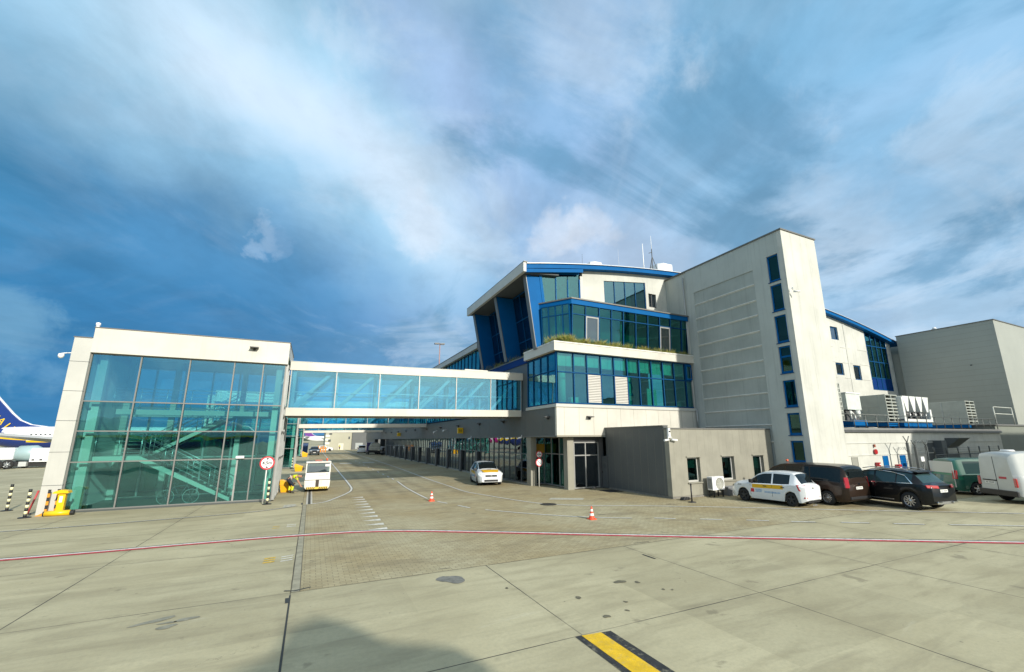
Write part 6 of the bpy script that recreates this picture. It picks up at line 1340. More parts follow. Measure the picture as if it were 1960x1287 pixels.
# --- air conditioner, stanchion, mat, bird by the annex
x0, x1, y0 = 19.42, 20.32, 16.98
t = place('outdoor_cooling_unit', (19.9, 17.15, 0), 'white outdoor cooling unit with round fan grille standing before the annex', 'air conditioner')
b = MB(); b.box(x0, x1, y0, y0+.36, .36, 1.06); b.build('casing', WHITEP, t, bevel=.025)
MB().lathe([(.30, -.012), (.30, -.004), (.0, -.004)], (x0+.54, y0, .71), 'Y', 28).build('fan_opening', mat('fan_shade', (.36, .36, .30), .6), t)
b = MB()
for q in range(1, 7): b.lathe([(.045*q-.006, -.02), (.045*q+.006, -.02)], (x0+.54, y0, .71), 'Y', 28)
for q in range(8): a_ = q*math.pi/4; b.obox(V(x0+.54, y0-.022, .71), V(math.cos(a_), 0, math.sin(a_))*.29, (0, .006, 0), V(-math.sin(a_), 0, math.cos(a_))*.01)
b.build('fan_grille', mat('grille_wire', (.62, .62, .56), .5), t); b = MB()
for k in range(12): z = .45+k*.045; b.box(x0-.006, x0-.001, y0+.04, y0+.32, z, z+.025)
b.build('side_fins', BLKP, t); b = MB()
for xx in (x0+.08, x1-.14): b.box(xx, xx+.06, y0+.02, y0+.4, .30, .36); b.box(xx, xx+.05, y0+.03, y0+.08, 0, .30); b.box(xx, xx+.05, y0+.34, y0+.39, 0, .30)
b.box(x0+.45, x0+.5, y0+.34, y0+.39, 0, .36); b.build('stand', BLKP, t)
t = place('black_stanchion', (17.13, 16.32, 0), 'slim black stanchion on a flat round base before the annex', 'stanchion'); MB().lathe([(.20, 0), (.20, .02), (.05, .05), (.035, .06)], (17.13, 16.32, .004), 'Z', 20).build('base', BLKP, t); MB().cyl((17.13, 16.32, .04), (17.13, 16.32, .82), .035, n=12).build('pole', BLKP, t); MB().cyl((17.13, 16.32, .82), (17.13, 16.32, .90), .045, n=12).build('head', BLKP, t)
t = place('doormat', (16.5, 22.0, 0), 'dark doormat before the grey side door', 'doormat'); MB().box(16.0, 17.0, 21.4, 22.6, .004, .02).build('rubber_mat', BLKP, t)
t = place('grey_bin', (22.3, 17.3, 0), 'low grey box against the annex wall behind the white hatchback', 'box'); b = MB(); b.box(20.75, 22.1, 17.12, 17.52, 0, .42); b.build('tub', mat('box_grey', (.16, .17, .18), .5), t, bevel=.03); b = MB(); b.box(20.72, 22.13, 17.09, 17.54, .423, .47); b.build('lid', mat('box_lid', (.24, .25, .26), .5), t)
t = place('dark_hose_coil', (17.5, 17.1, 0), 'tangle of dark hose on the ground at the annex corner', 'hose'); b = MB(); pts = [V(17.45+.32*math.cos(k*.7)*(1-.01*k), 17.05+.16*math.sin(k*.7), .03+.004*k) for k in range(26)]; b.tube(pts, .03, 6); b.build('hose', BLKP, t)
t = place('perching_bird', (15.85, 22.75, 0), 'small dark bird standing on the paving before the corner glass', 'bird')
b = MB(); b.lathe([(.0, -.12), (.03, -.10), (.055, -.03), (.05, .04), (.02, .09), (.0, .10)], (15.85, 22.75, .13), 'X', 12); b.lathe([(.0, -.045), (.035, -.02), (.035, .02), (.0, .04)], (15.85+.08, 22.75, .20), 'X', 10); b.cyl((15.96, 22.75, .20), (16.01, 22.75, .19), .01, .002, 6); b.prism([(15.62, 22.72, .10), (15.74, 22.72, .14), (15.74, 22.78, .14), (15.62, 22.78, .10)], (0, 0, .012)); b.cyl((15.85, 22.735, 0), (15.85, 22.74, .09), .006, n=5); b.cyl((15.87, 22.765, 0), (15.86, 22.76, .09), .006, n=5); b.build('body', LETTER, t)
b = MB(); b.cyl((10.55, 19.05, .005), (10.55, 19.05, .013), .40, n=32); tag(b.build('manhole_cover', mat('cast_iron', (.05, .047, .042), .6, .4, grain=.3)), 'round dark iron manhole cover in the paving before the corner', 'manhole cover')
# --- gate and barbed fence before the plant block
FEN = mat('fence_steel', (.13, .14, .135), .5, .3)
t = place('mesh_gate', (34, 14.4, 0), 'tall steel mesh gate with Y shaped barbed tops before the plant block', 'gate'); yg = 14.4
xs_ = [at(1742, 880, 1, yg).x, at(1756, 880, 1, yg).x, at(1777, 880, 1, yg).x]
for x, z in zip(xs_, (2.75, 2.5, 2.5)):
    q = MB(); q.box(x-.06, x+.06, yg-.06, yg+.06, 0, z); q.cyl((x, yg, z), (x-.35, yg, z+.4), .03, n=6); q.cyl((x, yg, z), (x+.35, yg, z+.4), .03, n=6); q.build('post', FEN, t)
q = MB(); x0, x1 = xs_[1], xs_[2]
for k in range(16): z = .15+k*.15; q.cyl((x0, yg, z), (x1, yg, z), .008, n=5)
for k in range(10): x = lerp(x0, x1, k/9); q.cyl((x, yg, .1), (x, yg, 2.4), .008, n=5)
q.cyl((x0, yg, .2), (x1, yg, 2.3), .03, n=6); q.build('mesh_panel', FEN, t); q = MB()
for s in (-.33, .33): q.tube([V(lerp(x0, x1, k/14)+s*.6, yg+s*.3+.05*math.sin(k*2.1), 2.8+.05*math.cos(k*2.1)) for k in range(15)], .01, 5)
q.build('barbed_wire', FEN, t); MB().box(lerp(x0, x1, .3), lerp(x0, x1, .6), yg-.03, yg-.02, 1.55, 1.85).build('notice', SWHITE, t)
t = place('barbed_fence', (43, 14.4, 0), 'grey mesh fence with slanting barbed arms right of the gate', 'fence'); xa, xb = at(1792, 880, 1, yg).x, at(1917, 880, 1, yg).x
q = MB(); q.cyl((xa, yg, 1.92), (xb, yg, 1.92), .035, n=8); q.cyl((xa, yg, .2), (xb, yg, .2), .03, n=8); q.build('rail', FEN, t)
for k in range(7):
    x = lerp(xa, xb, k/6); q = MB(); q.box(x-.035, x+.035, yg-.03, yg+.03, 0, 1.9); q.cyl((x, yg, 1.9), (x-.38, yg-.1, 2.42), .028, n=6); q.cyl((x, yg, 1.92), (x+.1, yg, 2.4), .016, n=6); q.build('post', FEN, t)
q = MB()
for k in range(110): x = lerp(xa, xb, k/109); q.cyl((x, yg, .2), (x, yg, 1.9), .006, n=4)
for k in range(9): q.cyl((xa, yg, .3+k*.19), (xb, yg, .3+k*.19), .006, n=4)
q.build('mesh_panel', FEN, t); q = MB()
for j in range(3): q.cyl((xa-.12-.1*j, yg-.03*j, 2.07+.14*j), (xb-.12-.1*j, yg-.03*j, 2.07+.14*j), .008, n=4)
q.build('barbed_wire', FEN, t)
def wall_bell(px, py, label):
    p = at(px, py, 1, 15.3); r = place('alarm_bell', p, label, 'alarm bell'); MB().disc(p, (0, -1, 0), .16, 20, .08).build('bell', RED_, r); MB().box(p.x-.06, p.x+.06, 15.24, 15.3, p.z+.28, p.z+.46).build('warning_plate', mat('plate_rust', (.35, .10, .05), .5), r)
wall_bell(1675, 865, 'round red alarm bell on the white plant block wall')
def red_box(px, py, label, s=.18):
    p = at(px, py, 1, 15.3); r = place('fire_hydrant_box', p, label, 'hydrant box', 'red boxes on the plant block wall'); b = MB(); b.box(p.x-s, p.x+s, 15.12, 15.32, p.z-s, p.z+s); b.build('box', RED_, r, bevel=.02); MB().box(p.x-s*.5, p.x+s*.5, 15.10, 15.118, p.z-s*.3, p.z+s*.3).build('label_plate', SWHITE, r)
red_box(1678, 889, 'small red and white box between the grey and the blue door', .12); red_box(1718, 895, 'red hydrant box beside the right blue door', .2)
# --- tow tractor, worker, grit bins
TW = mat('tractor_white', (.70, .68, .62), .45, var=.08, vscale=4, streaks=.25)
t = empty('tow_tractor', (0, 0, 0), 'worn white baggage tow tractor with hazard striped bumper', 'tow tractor')
b = MB(); b.prism([(-.70, 0, .30), (-.62, 0, .16), (.62, 0, .16), (.70, 0, .30), (.72, 0, .68), (-.72, 0, .68)], (0, 2.7, 0)); b.build('hull', TW, t, bevel=.02)
b = MB(); b.prism([(-.70, .06, .70), (.70, .06, .70), (.69, .12, 1.12), (-.69, .12, 1.12)], (0, 1.1, 0)); b.build('bonnet', TW, t, bevel=.02)
MB().box(-.715, .715, .03, .06, .67, .71).build('seam_strip', TRIM, t); MB().box(-.09, .09, -.03, -.001, .18, .72).build('tow_guide', mat('rust_dark', (.06, .045, .035), .8), t)
b = MB()
for sx in (-.67, .67): b.prism([(sx-.03, .12, 1.12), (sx+.03, .12, 1.12), (sx*.985+.03, .2, 1.72), (sx*.985-.03, .2, 1.72)], (0, .07, 0)); b.box(sx-.03, sx+.03, 1.2, 1.27, 1.1, 1.72)
b.box(-.70, .70, .14, 1.3, 1.70, 1.78); b.build('cab_frame', TW, t)
b = MB(); b.box(-.63, .63, .155, .18, 1.12, 1.17); b.box(-.63, .63, .18, .205, 1.66, 1.70); b.build('windscreen_seal', TRIM, t)
MB().prism([(-.64, .15, 1.17), (.64, .15, 1.17), (.63, .195, 1.66), (-.63, .195, 1.66)], (0, .012, 0)).build('windscreen', glass('glass_tractor', (.42, .56, .52), .22), t)
b = MB(); b.box(-.55, .55, 1.28, 1.34, .7, 1.45); b.k = 1; b.box(-.2, .2, .7, 1.1, .72, 1.1); b.build('seat', [TRIM, BLKP], t); MB().cyl((.15, .45, 1.1), (.15, .35, 1.22), .16, n=14, cap=False).build('steering_wheel', BLKP, t)
MB().box(.38, .62, .12, .135, 1.48, 1.62).build('notice', SWHITE, t); b = MB(); b.cyl((.48, .7, 1.78), (.48, .7, 1.84), .03, n=8); b.cyl((.48, .7, 1.84), (.48, .7, 1.95), .06, n=12); b.build('beacon', mat('amber_lens', (.75, .13, .04), .2, coat=.6), t)
b = MB(); b.box(-.2, .2, .65, .78, 1.80, 1.87); b.build('lamp_bar', mat('bar_red', (.4, .12, .08), .4), t)
b = MB(); b.tube([(-.70, .2, 1.35), (-.84, .15, 1.4)], .012, 6); b.box(-.9, -.80, .12, .15, 1.28, 1.46); b.build('mirror', BLKP, t)
b = MB(); b.box(-.60, .60, -.035, -.004, .17, .29)
for k in range(12):
    if k in (5, 6): continue
    x = -.6+k*.1; b.k = 1; b.prism([(x, -.037, .172), (x+.05, -.037, .172), (x+.085, -.037, .288), (x+.035, -.037, .288)], (0, -.003, 0)); b.k = 0
b.build('hazard_bumper', [mat('hazard_yellow', (.72, .50, .05), .5), BLKP], t)
for sx in (-.58, .58):
    for yy in (.55, 2.1): make_wheel(.30, .18, sx, yy, t, STEELW, 5, 1 if sx > 0 else -1)
text('side_number', '052', .09, LETTER, t, (.5, .085, 1.02), (1, 0, 0), (0, 0, 1), .003)
b = MB(); b.prism([(-.5, .092, .84), (-.2, .092, .86), (-.1, .092, .80), (-.45, .092, .80)], (0, -.006, 0)); b.prism([(.02, .092, .93), (.36, .092, .95), (.36, .092, .965), (.02, .092, .945)], (0, -.006, 0)); b.build('paint_scrape', mat('scrape', (.10, .09, .08), .8), t)
t.location = (.53, 30.15, .004); t.rotation_euler = (0, 0, math.radians(1))
def skin(name, chains, m, parent, sub=2):
    """Skin-modifier body: chains of (point, radius); points shared by value join up."""
    idx, vs, es, rs = {}, [], [], []
    for ch in chains:
        last = None
        for p, r_ in ch:
            k = tuple(round(c, 4) for c in p)
            if k not in idx: idx[k] = len(vs); vs.append(p); rs.append(r_)
            if last is not None and last != idx[k]: es.append((last, idx[k]))
            last = idx[k]
    me = bpy.data.meshes.new(name); me.from_pydata(vs, es, []); me.update(); o = bpy.data.objects.new(name, me); C.objects.link(o)
    o.modifiers.new('s', 'SKIN'); sv = me.skin_vertices[0].data if me.skin_vertices else None
    if sv is None:
        bpy.context.view_layer.objects.active = o; bpy.ops.mesh.customdata_skin_add(); sv = me.skin_vertices[0].data
    for i, r_ in enumerate(rs): sv[i].radius = (r_, r_) if not isinstance(r_, tuple) else r_; sv[i].use_root = (i == 0)
    ss = o.modifiers.new('u', 'SUBSURF'); ss.levels = ss.render_levels = sub
    bpy.context.view_layer.update(); res = bpy.data.meshes.new_from_object(o.evaluated_get(bpy.context.evaluated_depsgraph_get())); bpy.data.objects.remove(o)
    res.materials.clear(); res.materials.append(m); res.polygons.foreach_set('use_smooth', [True]*len(res.polygons))
    ob = bpy.data.objects.new(name, res); C.objects.link(ob); ob.parent = parent; ORG[ob.name] = V(0, 0, 0); return ob
SKIN = mat('skin', (.42, .22, .14), .55); HAIR = mat('hair_dark', (.02, .015, .012), .8); HIVIS = mat('hi_vis_yellow', (.62, .72, .02), .6); NAVYC = mat('navy_cloth', (.012, .014, .03), .8); GREYT = mat('reflective_tape', (.6, .6, .58), .4)
def worker(name, label, J, group=None):
    """J gives the joints of one pose; the body is one skin, the clothes lie over it."""
    r = empty('person', (0, 0, 0), label, 'person', group); P, Ch, Nk, Hd = J['pelvis'], J['chest'], J['neck'], J['head']; Mid = tuple((a_+c)/2 for a_, c in zip(P, Ch)); ch = [[(P, .12), (Mid, .115), (Ch, .13), (Nk, .055), (Hd, .095), (J['crown'], .07)]]
    hu, hf = Vector(J['crown'])-Vector(J['head']), Vector(J['face']); hu.normalize()
    for s in (0, 1):
        h = J['hand'][s]; w = J['wrist'][s]; d = (Vector(h)-Vector(w)).normalized(); sd = d.orthogonal().normalized(); palm = tuple(Vector(w)+d*.06)
        ch.append([(Ch, .13), (J['sho'][s], .06), (J['elb'][s], .045), (w, .028), (palm, .03)])
        for q, (o_, l_) in enumerate(((-.03, .07), (-.01, .085), (.01, .08), (.03, .06))): 
            a_ = Vector(palm)+d*.03+sd*o_; b_ = a_+d*l_*.5+sd.cross(d)*.01; c_ = b_+d*l_*.45+sd.cross(d)*.03; ch.append([(palm, .03), (tuple(a_), .010), (tuple(b_), .009), (tuple(c_), .008)])
        a_ = Vector(w)+d*.03+sd*.035; ch.append([(palm, .03), (tuple(a_), .012), (tuple(a_+sd*.03+d*.035), .010)])
        ch.append([(P, .12), (J['hip'][s], .085), (J['knee'][s], .058), (J['ank'][s], .04), (J['toe'][s], .035)])
    body = skin('body', ch, SKIN, r)
    # face: nose, eyes, mouth, ears
    hv = Vector(Hd)+hu*.03; side = hu.cross(hf).normalized(); b = MB(); b.lathe([(.0, 0), (.018, .0), (.0, .03)], hv+hf*.09-hu*.01, 'Z', 8)
    for s in (-1, 1): b.lathe([(.0, -.012), (.013, 0), (.0, .012)], hv+hf*.085+side*.035*s+hu*.02, 'Z', 8); b.lathe([(.0, -.03), (.018, 0), (.0, .03)], hv+side*.098*s, 'Z', 8)
    b.build('face_features', SKIN, r)
    skin('hair', [[(tuple(hv+hu*.045-hf*.02), .095), (tuple(hv+hu*.075-hf*.015), .07)]], HAIR, r)
    skin('jacket', [[(Mid, .135), (Ch, .15), (tuple(lerp(Vector(Ch), Vector(Nk), .6)), .09)]]+[[(Ch, .15), (J['sho'][s], .078), (tuple(lerp(Vector(J['sho'][s]), Vector(J['elb'][s]), .8)), .062)] for s in (0, 1)], HIVIS, r)
    skin('trousers', [[(tuple(lerp(Vector(Mid), Vector(P), .35)), .13), (P, .145)]]+[[(P, .145), (J['hip'][s], .105), (J['knee'][s], .078), (tuple(lerp(Vector(J['knee'][s]), Vector(J['ank'][s]), .15)), .07)] for s in (0, 1)], NAVYC, r)
    for s in (0, 1):
        k_, a_ = Vector(J['knee'][s]), Vector(J['ank'][s]); skin('trouser_leg', [[(tuple(lerp(k_, a_, .12)), .074), (tuple(lerp(k_, a_, .85)), .062)]], HIVIS, r); skin('boot', [[(tuple(lerp(k_, a_, .8)), .055), (tuple(a_), .055), (J['toe'][s], .045)]], BLKP, r)
    m0, m1 = Vector(Mid), Vector(P); MB().cyl(lerp(m0, m1, .15), lerp(m0, m1, .35), .152, n=18).build('reflective_belt', GREYT, r)
    return r
wk = worker('person', 'person in yellow hi-vis top and dark trousers bending down beside the tow tractor', dict(pelvis=(-.26, 0, .86), chest=(.16, 0, 1.0), neck=(.31, 0, .97), head=(.42, 0, .94), crown=(.50, 0, .97), face=(.35, 0, -.94),
    sho=[(.18, .19, .96), (.18, -.19, .96)], elb=[(.30, .22, .68), (.28, -.22, .69)], wrist=[(.44, .14, .44), (.42, -.12, .46)], hand=[(.50, .12, .36), (.48, -.10, .38)], hip=[(-.25, .10, .80), (-.25, -.10, .80)], knee=[(-.10, .13, .47), (.06, -.13, .46)], ank=[(-.16, .13, .09), (.0, -.13, .09)], toe=[(.0, .13, .045), (.16, -.13, .045)]))
wk.location = (-.82, 30.15, .0)
st_ = dict(pelvis=(0, 0, .95), chest=(.02, 0, 1.32), neck=(.03, 0, 1.50), head=(.05, 0, 1.62), crown=(.05, 0, 1.70), face=(1, 0, 0), sho=[(.02, .2, 1.40), (.02, -.2, 1.40)], elb=[(.0, .25, 1.12), (.05, -.25, 1.12)], wrist=[(.12, .24, .90), (.2, -.2, .95)], hand=[(.17, .23, .82), (.27, -.18, .88)], hip=[(0, .1, .90), (0, -.1, .90)], knee=[(.16, .1, .50), (-.02, -.1, .50)], ank=[(.10, .1, .09), (-.24, -.1, .12)], toe=[(.26, .1, .045), (-.1, -.1, .05)])
wk2 = worker('person', 'person in hi-vis top walking far down the road by the white car', st_); wk2.location = (7.55, 140, 0); wk2.rotation_euler = (0, 0, math.radians(-120))
def grit_bin(x, y, label, s=1.):
    r = empty('grit_bin', (0, 0, 0), label, 'grit bin', 'yellow grit bins'); GY = mat('grit_yellow', (.80, .40, .005), .45, var=.06)
    b = MB(); P = [(-.30, -.22, 0), (.30, -.22, 0), (.30, .22, 0), (-.30, .22, 0)]; Q = [(-.38, -.28, .42), (.38, -.28, .42), (.38, .28, .42), (-.38, .28, .42)]; b.add(P+Q, [(3, 2, 1, 0), (4, 5, 6, 7), (0, 1, 5, 4), (1, 2, 6, 5), (2, 3, 7, 6), (3, 0, 4, 7)]); b.build('tub', GY, r, bevel=.02)
    b = MB(); b.prism([(-.40, -.30, .425), (.40, -.30, .425), (.40, -.30, .50), (.15, -.30, .56), (-.25, -.30, .74), (-.40, -.30, .74)], (0, .6, 0)); b.build('lid', GY, r, bevel=.02); MB().box(.36, .44, -.08, .08, .44, .5).build('latch', BLKP, r); r.location = (x, y, 0); r.scale = (s, s, s); return r
grit_bin(-1.12, 31.0, 'yellow grit bin beside the bending worker'); grit_bin(-.95, 50.5, 'yellow grit bin by the second stair tower'); grit_bin(-.95, 93, 'yellow grit bin by the third stair tower', 1.3)
t = place('blue_container', (-1.2, 112, 0), 'blue waste container at the far left of the road', 'container'); b = MB(); b.prism([(-3.1, 112, 0), (-.7, 112, 0), (-.6, 112, 2.4), (-3.3, 112, 2.4)], (0, 2, 0)); b.build('tub', mat('container_blue', (.02, .06, .16), .5), t); MB().box(-3.35, -.55, 111.9, 114.1, 2.403, 2.5).build('lid', DKGREY, t)
t = place('orange_barrier', (.7, 125, 0), 'orange barrier frames stacked at the road end', 'barrier'); b = MB()
for k in range(4): x = 1.6+k*.55; b.box(x, x+.3, 125, 125.4, 0, 1.6-.2*(k % 2)); b.box(x-.1, x+.5, 125.1, 125.2, .8, 1.0)
b.build('frame', mat('barrier_orange', (.62, .22, .02), .6), t)
t = place('baggage_truck', (11.8, 98, 0), 'small dark blue truck with a grey hooped load parked at the kerb', 'truck')
b = MB(); b.box(10.8, 12.6, 100.2, 102.5, .5, 2.5); b.build('cab', mat('truck_violet', (.05, .035, .16), .4, coat=.4), t, bevel=.12); b = MB(); b.prism([(11.2, 98, .9), (13.3, 98, .9), (13.3, 98, 2.2), (12.9, 98, 2.45), (11.7, 98, 2.45), (11.2, 98, 1.6)], (0, 2.1, 0)); b.build('load_hood', mat('hood_canvas', (.42, .42, .34), .8, var=.2, vscale=2), t); b = MB()
for k in range(4): z = 1.1+k*.33; b.box(11.3, 13.2, 97.93, 97.99, z, z+.06)
b.build('load_bar', WHITEP, t); MB().box(10.9, 13.25, 98, 102.4, .42, .8).build('chassis', BLKP, t)
for x in (11.1, 12.9):
    for y in (98.7, 101.6): make_wheel(.4, .22, x, y, t, STEELW, 5, 1 if x > 12 else -1)
for k, (x, y) in enumerate(((15.0, 96), (15.3, 98.5), (15.2, 101.5), (15.1, 104.5))):
    r = empty('baggage_cart', (0, 0, 0), 'empty baggage cart parked in the dark loading bay, one of a row', 'baggage cart', 'baggage carts in the loading bay')
    b = MB(); b.box(-.75, .75, -1, 1, .45, .55); b.build('platform', DKGREY, r); b = MB()
    for sx in (-.7, .7):
        for sy in (-.95, .95): b.cyl((sx, sy, .55), (sx, sy, 1.6), .03, n=6)
    b.cyl((-.7, -.95, 1.6), (.7, -.95, 1.6), .03, n=6); b.cyl((-.7, .95, 1.6), (.7, .95, 1.6), .03, n=6); b.build('frame', STEEL, r)
    for sx in (-.55, .55):
        for sy in (-.7, .7): MB().lathe([(0, -.05), (.2, -.05), (.22, 0), (.2, .05), (0, .05)], (sx, sy, .22), 'X', 14).build('wheel', TYRE, r)
    r.location = (x-1.3, y-2, 0)
# --- bicycle inside the stair tower
t = place('bicycle', (-5.7, 27.25, 0), 'bicycle parked inside the glass stair tower under the stairs', 'bicycle')
for x, nm in ((-6.15, 'wheel'), (-5.15, 'wheel')):
    b = MB(); pts = [V(x+.33*math.cos(k*math.pi/14), 27.2, .42+.33*math.sin(k*math.pi/14)) for k in range(29)]; b.tube(pts, .015, 6)
    for k in range(10): a_ = k*math.pi/5; b.cyl((x, 27.2, .42), (x+.32*math.cos(a_), 27.2, .42+.32*math.sin(a_)), .004, n=4)
    b.build(nm, mat('bike_rim', (.5, .52, .5), .4, .5), t)
b = MB(); b.tube([(-6.15, 27.2, .42), (-5.85, 27.2, .9), (-5.35, 27.2, .95), (-5.6, 27.2, .42), (-5.85, 27.2, .9)], .02, 6); b.tube([(-5.6, 27.2, .42), (-6.15, 27.2, .42)], .015, 6); b.tube([(-5.15, 27.2, .42), (-5.35, 27.2, .95), (-5.38, 27.2, 1.05)], .018, 6); b.cyl((-5.4, 27.0, 1.07), (-5.4, 27.4, 1.07), .015, n=6); b.build('frame', mat('bike_frame', (.08, .09, .1), .4), t); b = MB(); b.prism([(-6.0, 27.14, 1.0), (-5.72, 27.18, 1.0), (-5.72, 27.22, 1.0), (-6.0, 27.26, 1.0)], (0, 0, .05)); b.cyl((-5.86, 27.2, .9), (-5.87, 27.2, 1.0), .015, n=6); b.build('saddle', BLKP, t)
# ---------------------------------------------------------------- aircraft and ground vehicles on the stands
ABLUE = mat('livery_blue', (.006, .028, .17), .25, coat=.8); AWHITE = mat('livery_white', (.76, .77, .78), .3, coat=.6); AYEL = mat('livery_yellow', (.78, .50, .01), .3, coat=.5); AMAG = mat('livery_magenta', (.55, .01, .26), .3, coat=.5); APUR = mat('livery_violet', (.13, .03, .22), .3, coat=.5)
def fuselage_ring(s, L):
    """radius and centre height of the tube at s metres from the tail tip"""
    R = 1.88
    if s < 9.5: k = math.sin(min(1, s/9.5)*math.pi/2)**.8; return max(.12, R*k), 3.75+(1-k)*1.25
    if s > L-5.5: k = math.sqrt(max(0, 1-((s-L+5.5)/5.5)**2)); return max(.02, R*k), 3.75-(1-k)*.45
    return R, 3.75
def aircraft(name, label, low, fin_m, band=None, sweep=True, windows=True, gears=True, wings=True, low_z=3.15):
    """Local frame: tail tip at x=0, nose at +x; rests on y=0."""
    L = 37.5; r = empty('airliner', (0, 0, 0), label, 'airliner', None); N = 40; P = {}
    ss = [L*k/110 for k in range(111)]
    for i in range(110):
        s = (ss[i]+ss[i+1])/2
        (ra, ca), (rb, cb) = fuselage_ring(ss[i], L), fuselage_ring(ss[i+1], L)
        for j in range(N):
            t0, t1 = 2*math.pi*j/N, 2*math.pi*(j+1)/N; tm = (t0+t1)/2; z = (ca+cb)/2+(ra+rb)/2*math.sin(tm)
            zc = low_z+max(0, 9.5-s)*.16
            nm = 'fuselage'
            if low is not None and z < zc: nm = 'belly'
            elif band is not None and z < zc+.26: nm = 'cheat_line'
            elif sweep and low is not None and s < 6.2-(z-3.5)*.75+3.2*max(0, 1-(z-zc)/.8): nm = 'tail_sweep'
            P.setdefault(nm, MB()).add([(ss[i], ra*math.cos(t0), ca+ra*math.sin(t0)), (ss[i+1], rb*math.cos(t0), cb+rb*math.sin(t0)), (ss[i+1], rb*math.cos(t1), cb+rb*math.sin(t1)), (ss[i], ra*math.cos(t1), ca+ra*math.sin(t1))], [(3, 2, 1, 0)], True)
    for nm, m_ in (('fuselage', AWHITE), ('belly', low), ('cheat_line', band), ('tail_sweep', low)):
        if nm in P: P[nm].build(nm, m_, r)
    b = MB(); prof = [(9.6, 5.55), (7.6, 5.85), (6.3, 6.5), (5.3, 7.5), (1.2, 12.5), (-.6, 12.5), (1.4, 6.0), (2.0, 5.2)]; b.prism([(x, -.16, z) for x, z in prof], (0, .32, 0)); f = b.build('tail_fin', fin_m, r, bevel=.06)
    b = MB(); le = [(9.7, 5.57), (7.6, 5.9), (6.3, 6.56), (5.3, 7.56), (1.2, 12.56)]
    for (x0, z0), (x1, z1) in zip(le, le[1:]): b.obox((x0, -.12, z0-.05), (x1-x0, 0, z1-z0), (0, .24, 0), (.16, 0, .07))
    b.build('fin_edge', AWHITE, f)
    for s in (-1, 1):
        MB().prism([(4.6, s*.8, 5.0), (2.6, s*7.0, 5.5), (.9, s*7.0, 5.5), (1.8, s*.8, 5.0)], (0, 0, .16)).build('tailplane', AWHITE, r)
        if not wings: continue
        MB().prism([(21.5, s*1.5, 2.6), (12.0, s*17, 4.1), (10.6, s*17, 4.1), (14.5, s*1.5, 2.6)], (0, 0, .3)).build('wing', mat('wing_grey', (.5, .52, .54), .35), r)
        MB().lathe([(.75, 0), (1.0, .5), (1.0, 2.2), (.6, 3.6)], (17.3, s*5.2, 2.0), 'X', 20).build('engine', low or AWHITE, r)
        if windows:
            for k in range(52):
                x = 8.6+k*.52; R_, c_ = fuselage_ring(x, L); z = 4.32; y = s*(math.sqrt(max(0, R_*R_-(z-c_)**2))+.004)
                if k < 40: MB().prism([(x-.12, y, z-.17), (x+.12, y, z-.17), (x+.12, y-.03*s*.6, z+.17), (x-.12, y-.03*s*.6, z+.17)], (0, s*.012, 0)).build('window', INTD, r)
    if gears:
        for x, y in ((17, 2.6), (17, -2.6), (33, 0)): MB().cyl((x, y-.4, .55), (x, y+.4, .55), .55, n=18).build('wheel', TYRE, r); MB().cyl((x, y, .55), (x, y, 2.6), .14, n=8).build('gear_leg', STEEL, r)
    return r
# the parked aircraft at the left edge: only its rear fuselage and fin root are in view
a1 = aircraft('airliner', 'blue and white airliner tail with a yellow line at the left edge', ABLUE, ABLUE, AYEL)
p0 = at(100, 815, 1, 88); a1.location = (p0.x-9.3, 88, .0); a1.scale = (.93, .93, .93)
for q, ch in enumerate('RYANAIR'):
    t_ = q/6; text('livery_lettering', ch, 1.35, AYEL, a1, (1.0+4.9*t_, -.19 if t_ < .75 else -.30-.5*(t_-.75), 9.1-4.1*t_), (.77, 0, -.64), (.64, 0, .77), .02)
text('registration', 'SP-RKG', .5, mat('registration_grey', (.45, .46, .5), .5), a1, (9.4, -1.64, 4.9), (1, 0, 0), (0, .35, .94), .01)
t = place('service_tanker', (-31, 73, 0), 'white service truck with a grey rounded tank below the airliner tail', 'truck'); yy = 73
def X(px): return at(px, 870, 1, yy).x
def ZZ(py): return at(50, py, 1, yy).z
b = MB(); b.box(X(-60), X(26), yy, yy+2.3, ZZ(880), ZZ(857)); b.build('white_body', AWHITE, t, bevel=.12)
b = MB(); b.lathe([(.0, -.1), (.6, 0), (.95, .3), (.98, 1.7), (.75, 2.1), (.0, 2.2)], ((X(20)), yy+1.1, ZZ(869)), 'X', 22); b.build('tank', mat('tank_grey', (.34, .46, .47), .4, .1), t)
b = MB(); b.box(X(58), X(100), yy, yy+2.3, ZZ(885), ZZ(858)); b.build('rear_cabinet', AWHITE, t, bevel=.06)
b = MB(); 
for k in range(2): b.box(X(63+k*15), X(68+k*15), yy-.04, yy-.005, ZZ(882), ZZ(879.5))
b.build('cabinet_vent', BLKP, t)
b = MB(); b.box(X(-60), X(100), yy+.3, yy+2, ZZ(893), ZZ(884)); b.build('chassis', BLKP, t); b = MB(); b.box(X(40), X(55), yy-.1, yy+.3, ZZ(893), ZZ(884)); b.build('side_box', mat('box_pale', (.5, .52, .5), .5), t)
for px in (4, -42, 80): make_wheel(.52, .3, X(px), yy+.15, t, STEEL, 6, -1); 
for ob in [o for o in t.children if o.name.startswith('wheel')]:
    ob.rotation_euler = (0, 0, math.radians(90)); 
a2 = aircraft('airliner', 'far white airliner with a violet tail seen under the footbridges', None, APUR, None, False, False)
p0 = at(587, 843, 1, 330); a2.location = (p0.x-2.5, 330, 0)
a3 = aircraft('airliner', 'white airliner with a magenta tail on the stand beyond the glass stair tower', AMAG, AMAG, None, True, False, low_z=4.6)
a3.location = (-13.5, 118, 0); a3.rotation_euler = (0, 0, math.radians(180))
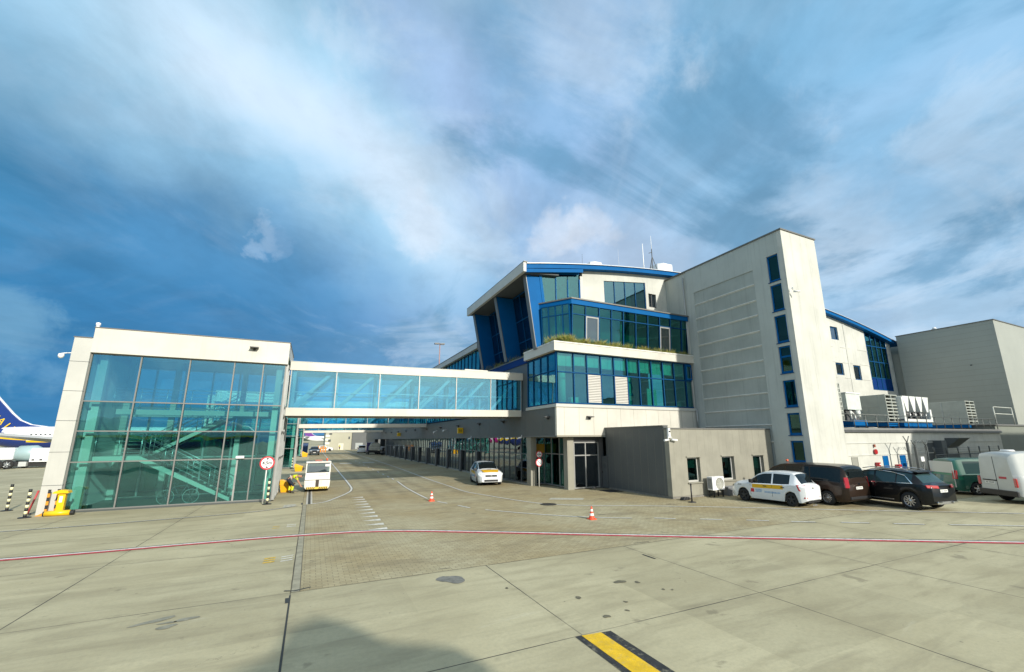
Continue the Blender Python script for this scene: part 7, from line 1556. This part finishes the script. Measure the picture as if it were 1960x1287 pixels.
# the photographer's own aircraft behind the camera; roofed stairs added to shade the apron
a4 = aircraft('airliner', 'airliner the photographer has just left, behind the camera', ABLUE, ABLUE, AYEL, True, False, False, False); a4.location = (-44, -14.0, .2)
t = place('added_boarding_stairs', (2.6, -6, 0), 'unseen boarding stairs behind the camera, with a roof added to cast shade', 'boarding stairs')
b = MB()
for k in range(14): b.box(1.7, 4.1, -3.0-k*.30, -3.3-k*.30, .1+k*.2, .3+k*.2)
b.build('steps', ALU, t); b = MB()
for x in (1.6, 4.1): b.prism([(x, -3, .2), (x, -3, 1.4), (x, -7.2, 4.2), (x, -9.6, 4.2), (x, -9.6, 2.9), (x, -7.2, 2.9)], (.1, 0, 0))
b.build('side_panel', AWHITE, t); MB().box(1.7, 4.1, -9.6, -7.2, 2.75, 2.9).build('platform', ALU, t)
b = MB(); b.prism([(1.0, -1.9, 4.25), (1.35, -1.9, 4.55), (2.05, -1.9, 4.75), (2.45, -1.9, 5.2), (2.95, -1.9, 5.35), (3.3, -1.9, 5.1), (3.55, -1.9, 4.6), (4.3, -1.9, 4.3), (4.4, -1.9, 3.9), (1.0, -1.9, 3.9)], (0, -5.2, .7)); b.build('shade_canopy', AWHITE, t)  # unseen roof, its outline shaped for the shade it casts on the apron
b = MB()
for x in (1.7, 4.1):
    for y in (-2.4, -4.8, -7.0): b.box(x-.04, x+.04, y-.04, y+.04, .2, 4.2)
b.build('shade_canopy_post', ALU, t)
# a block added outside the frame on the right to shade the plant wall
t = place('shade_block', (50, -3, 0), 'grey block outside the frame on the right, added to cast shade', 'shade block'); MB().box(40.2, 75, -9, 3.2, 0, 9.1).build('wall', TAUPE, t); MB().box(40.1, 75.1, -9.1, 3.3, 9.103, 9.25).build('roof', CAP, t)
# ---------------------------------------------------------------- distant hills
b = MB(); r_ = random.Random(5); prev = None; n = 160
for k in range(n):
    a_ = -1.9+3.6*k/(n-1); x, y = 1700*math.sin(a_), 1700*math.cos(a_); h = 20+9*math.sin(k*.21)+6*math.sin(k*.53+1)+r_.uniform(0, 3)
    cur = [V(x, y, -1), V(x, y, h), V(x*1.3, y*1.3, h*1.2), V(x*1.3, y*1.3, -1)]
    if prev: 
        for i in range(3): b.poly(prev[i], cur[i], cur[i+1], prev[i+1])
    prev = cur
tag(b.build('hills', mat('far_wood', (.028, .05, .045), .9, var=.3, vscale=.02)), kind='structure')
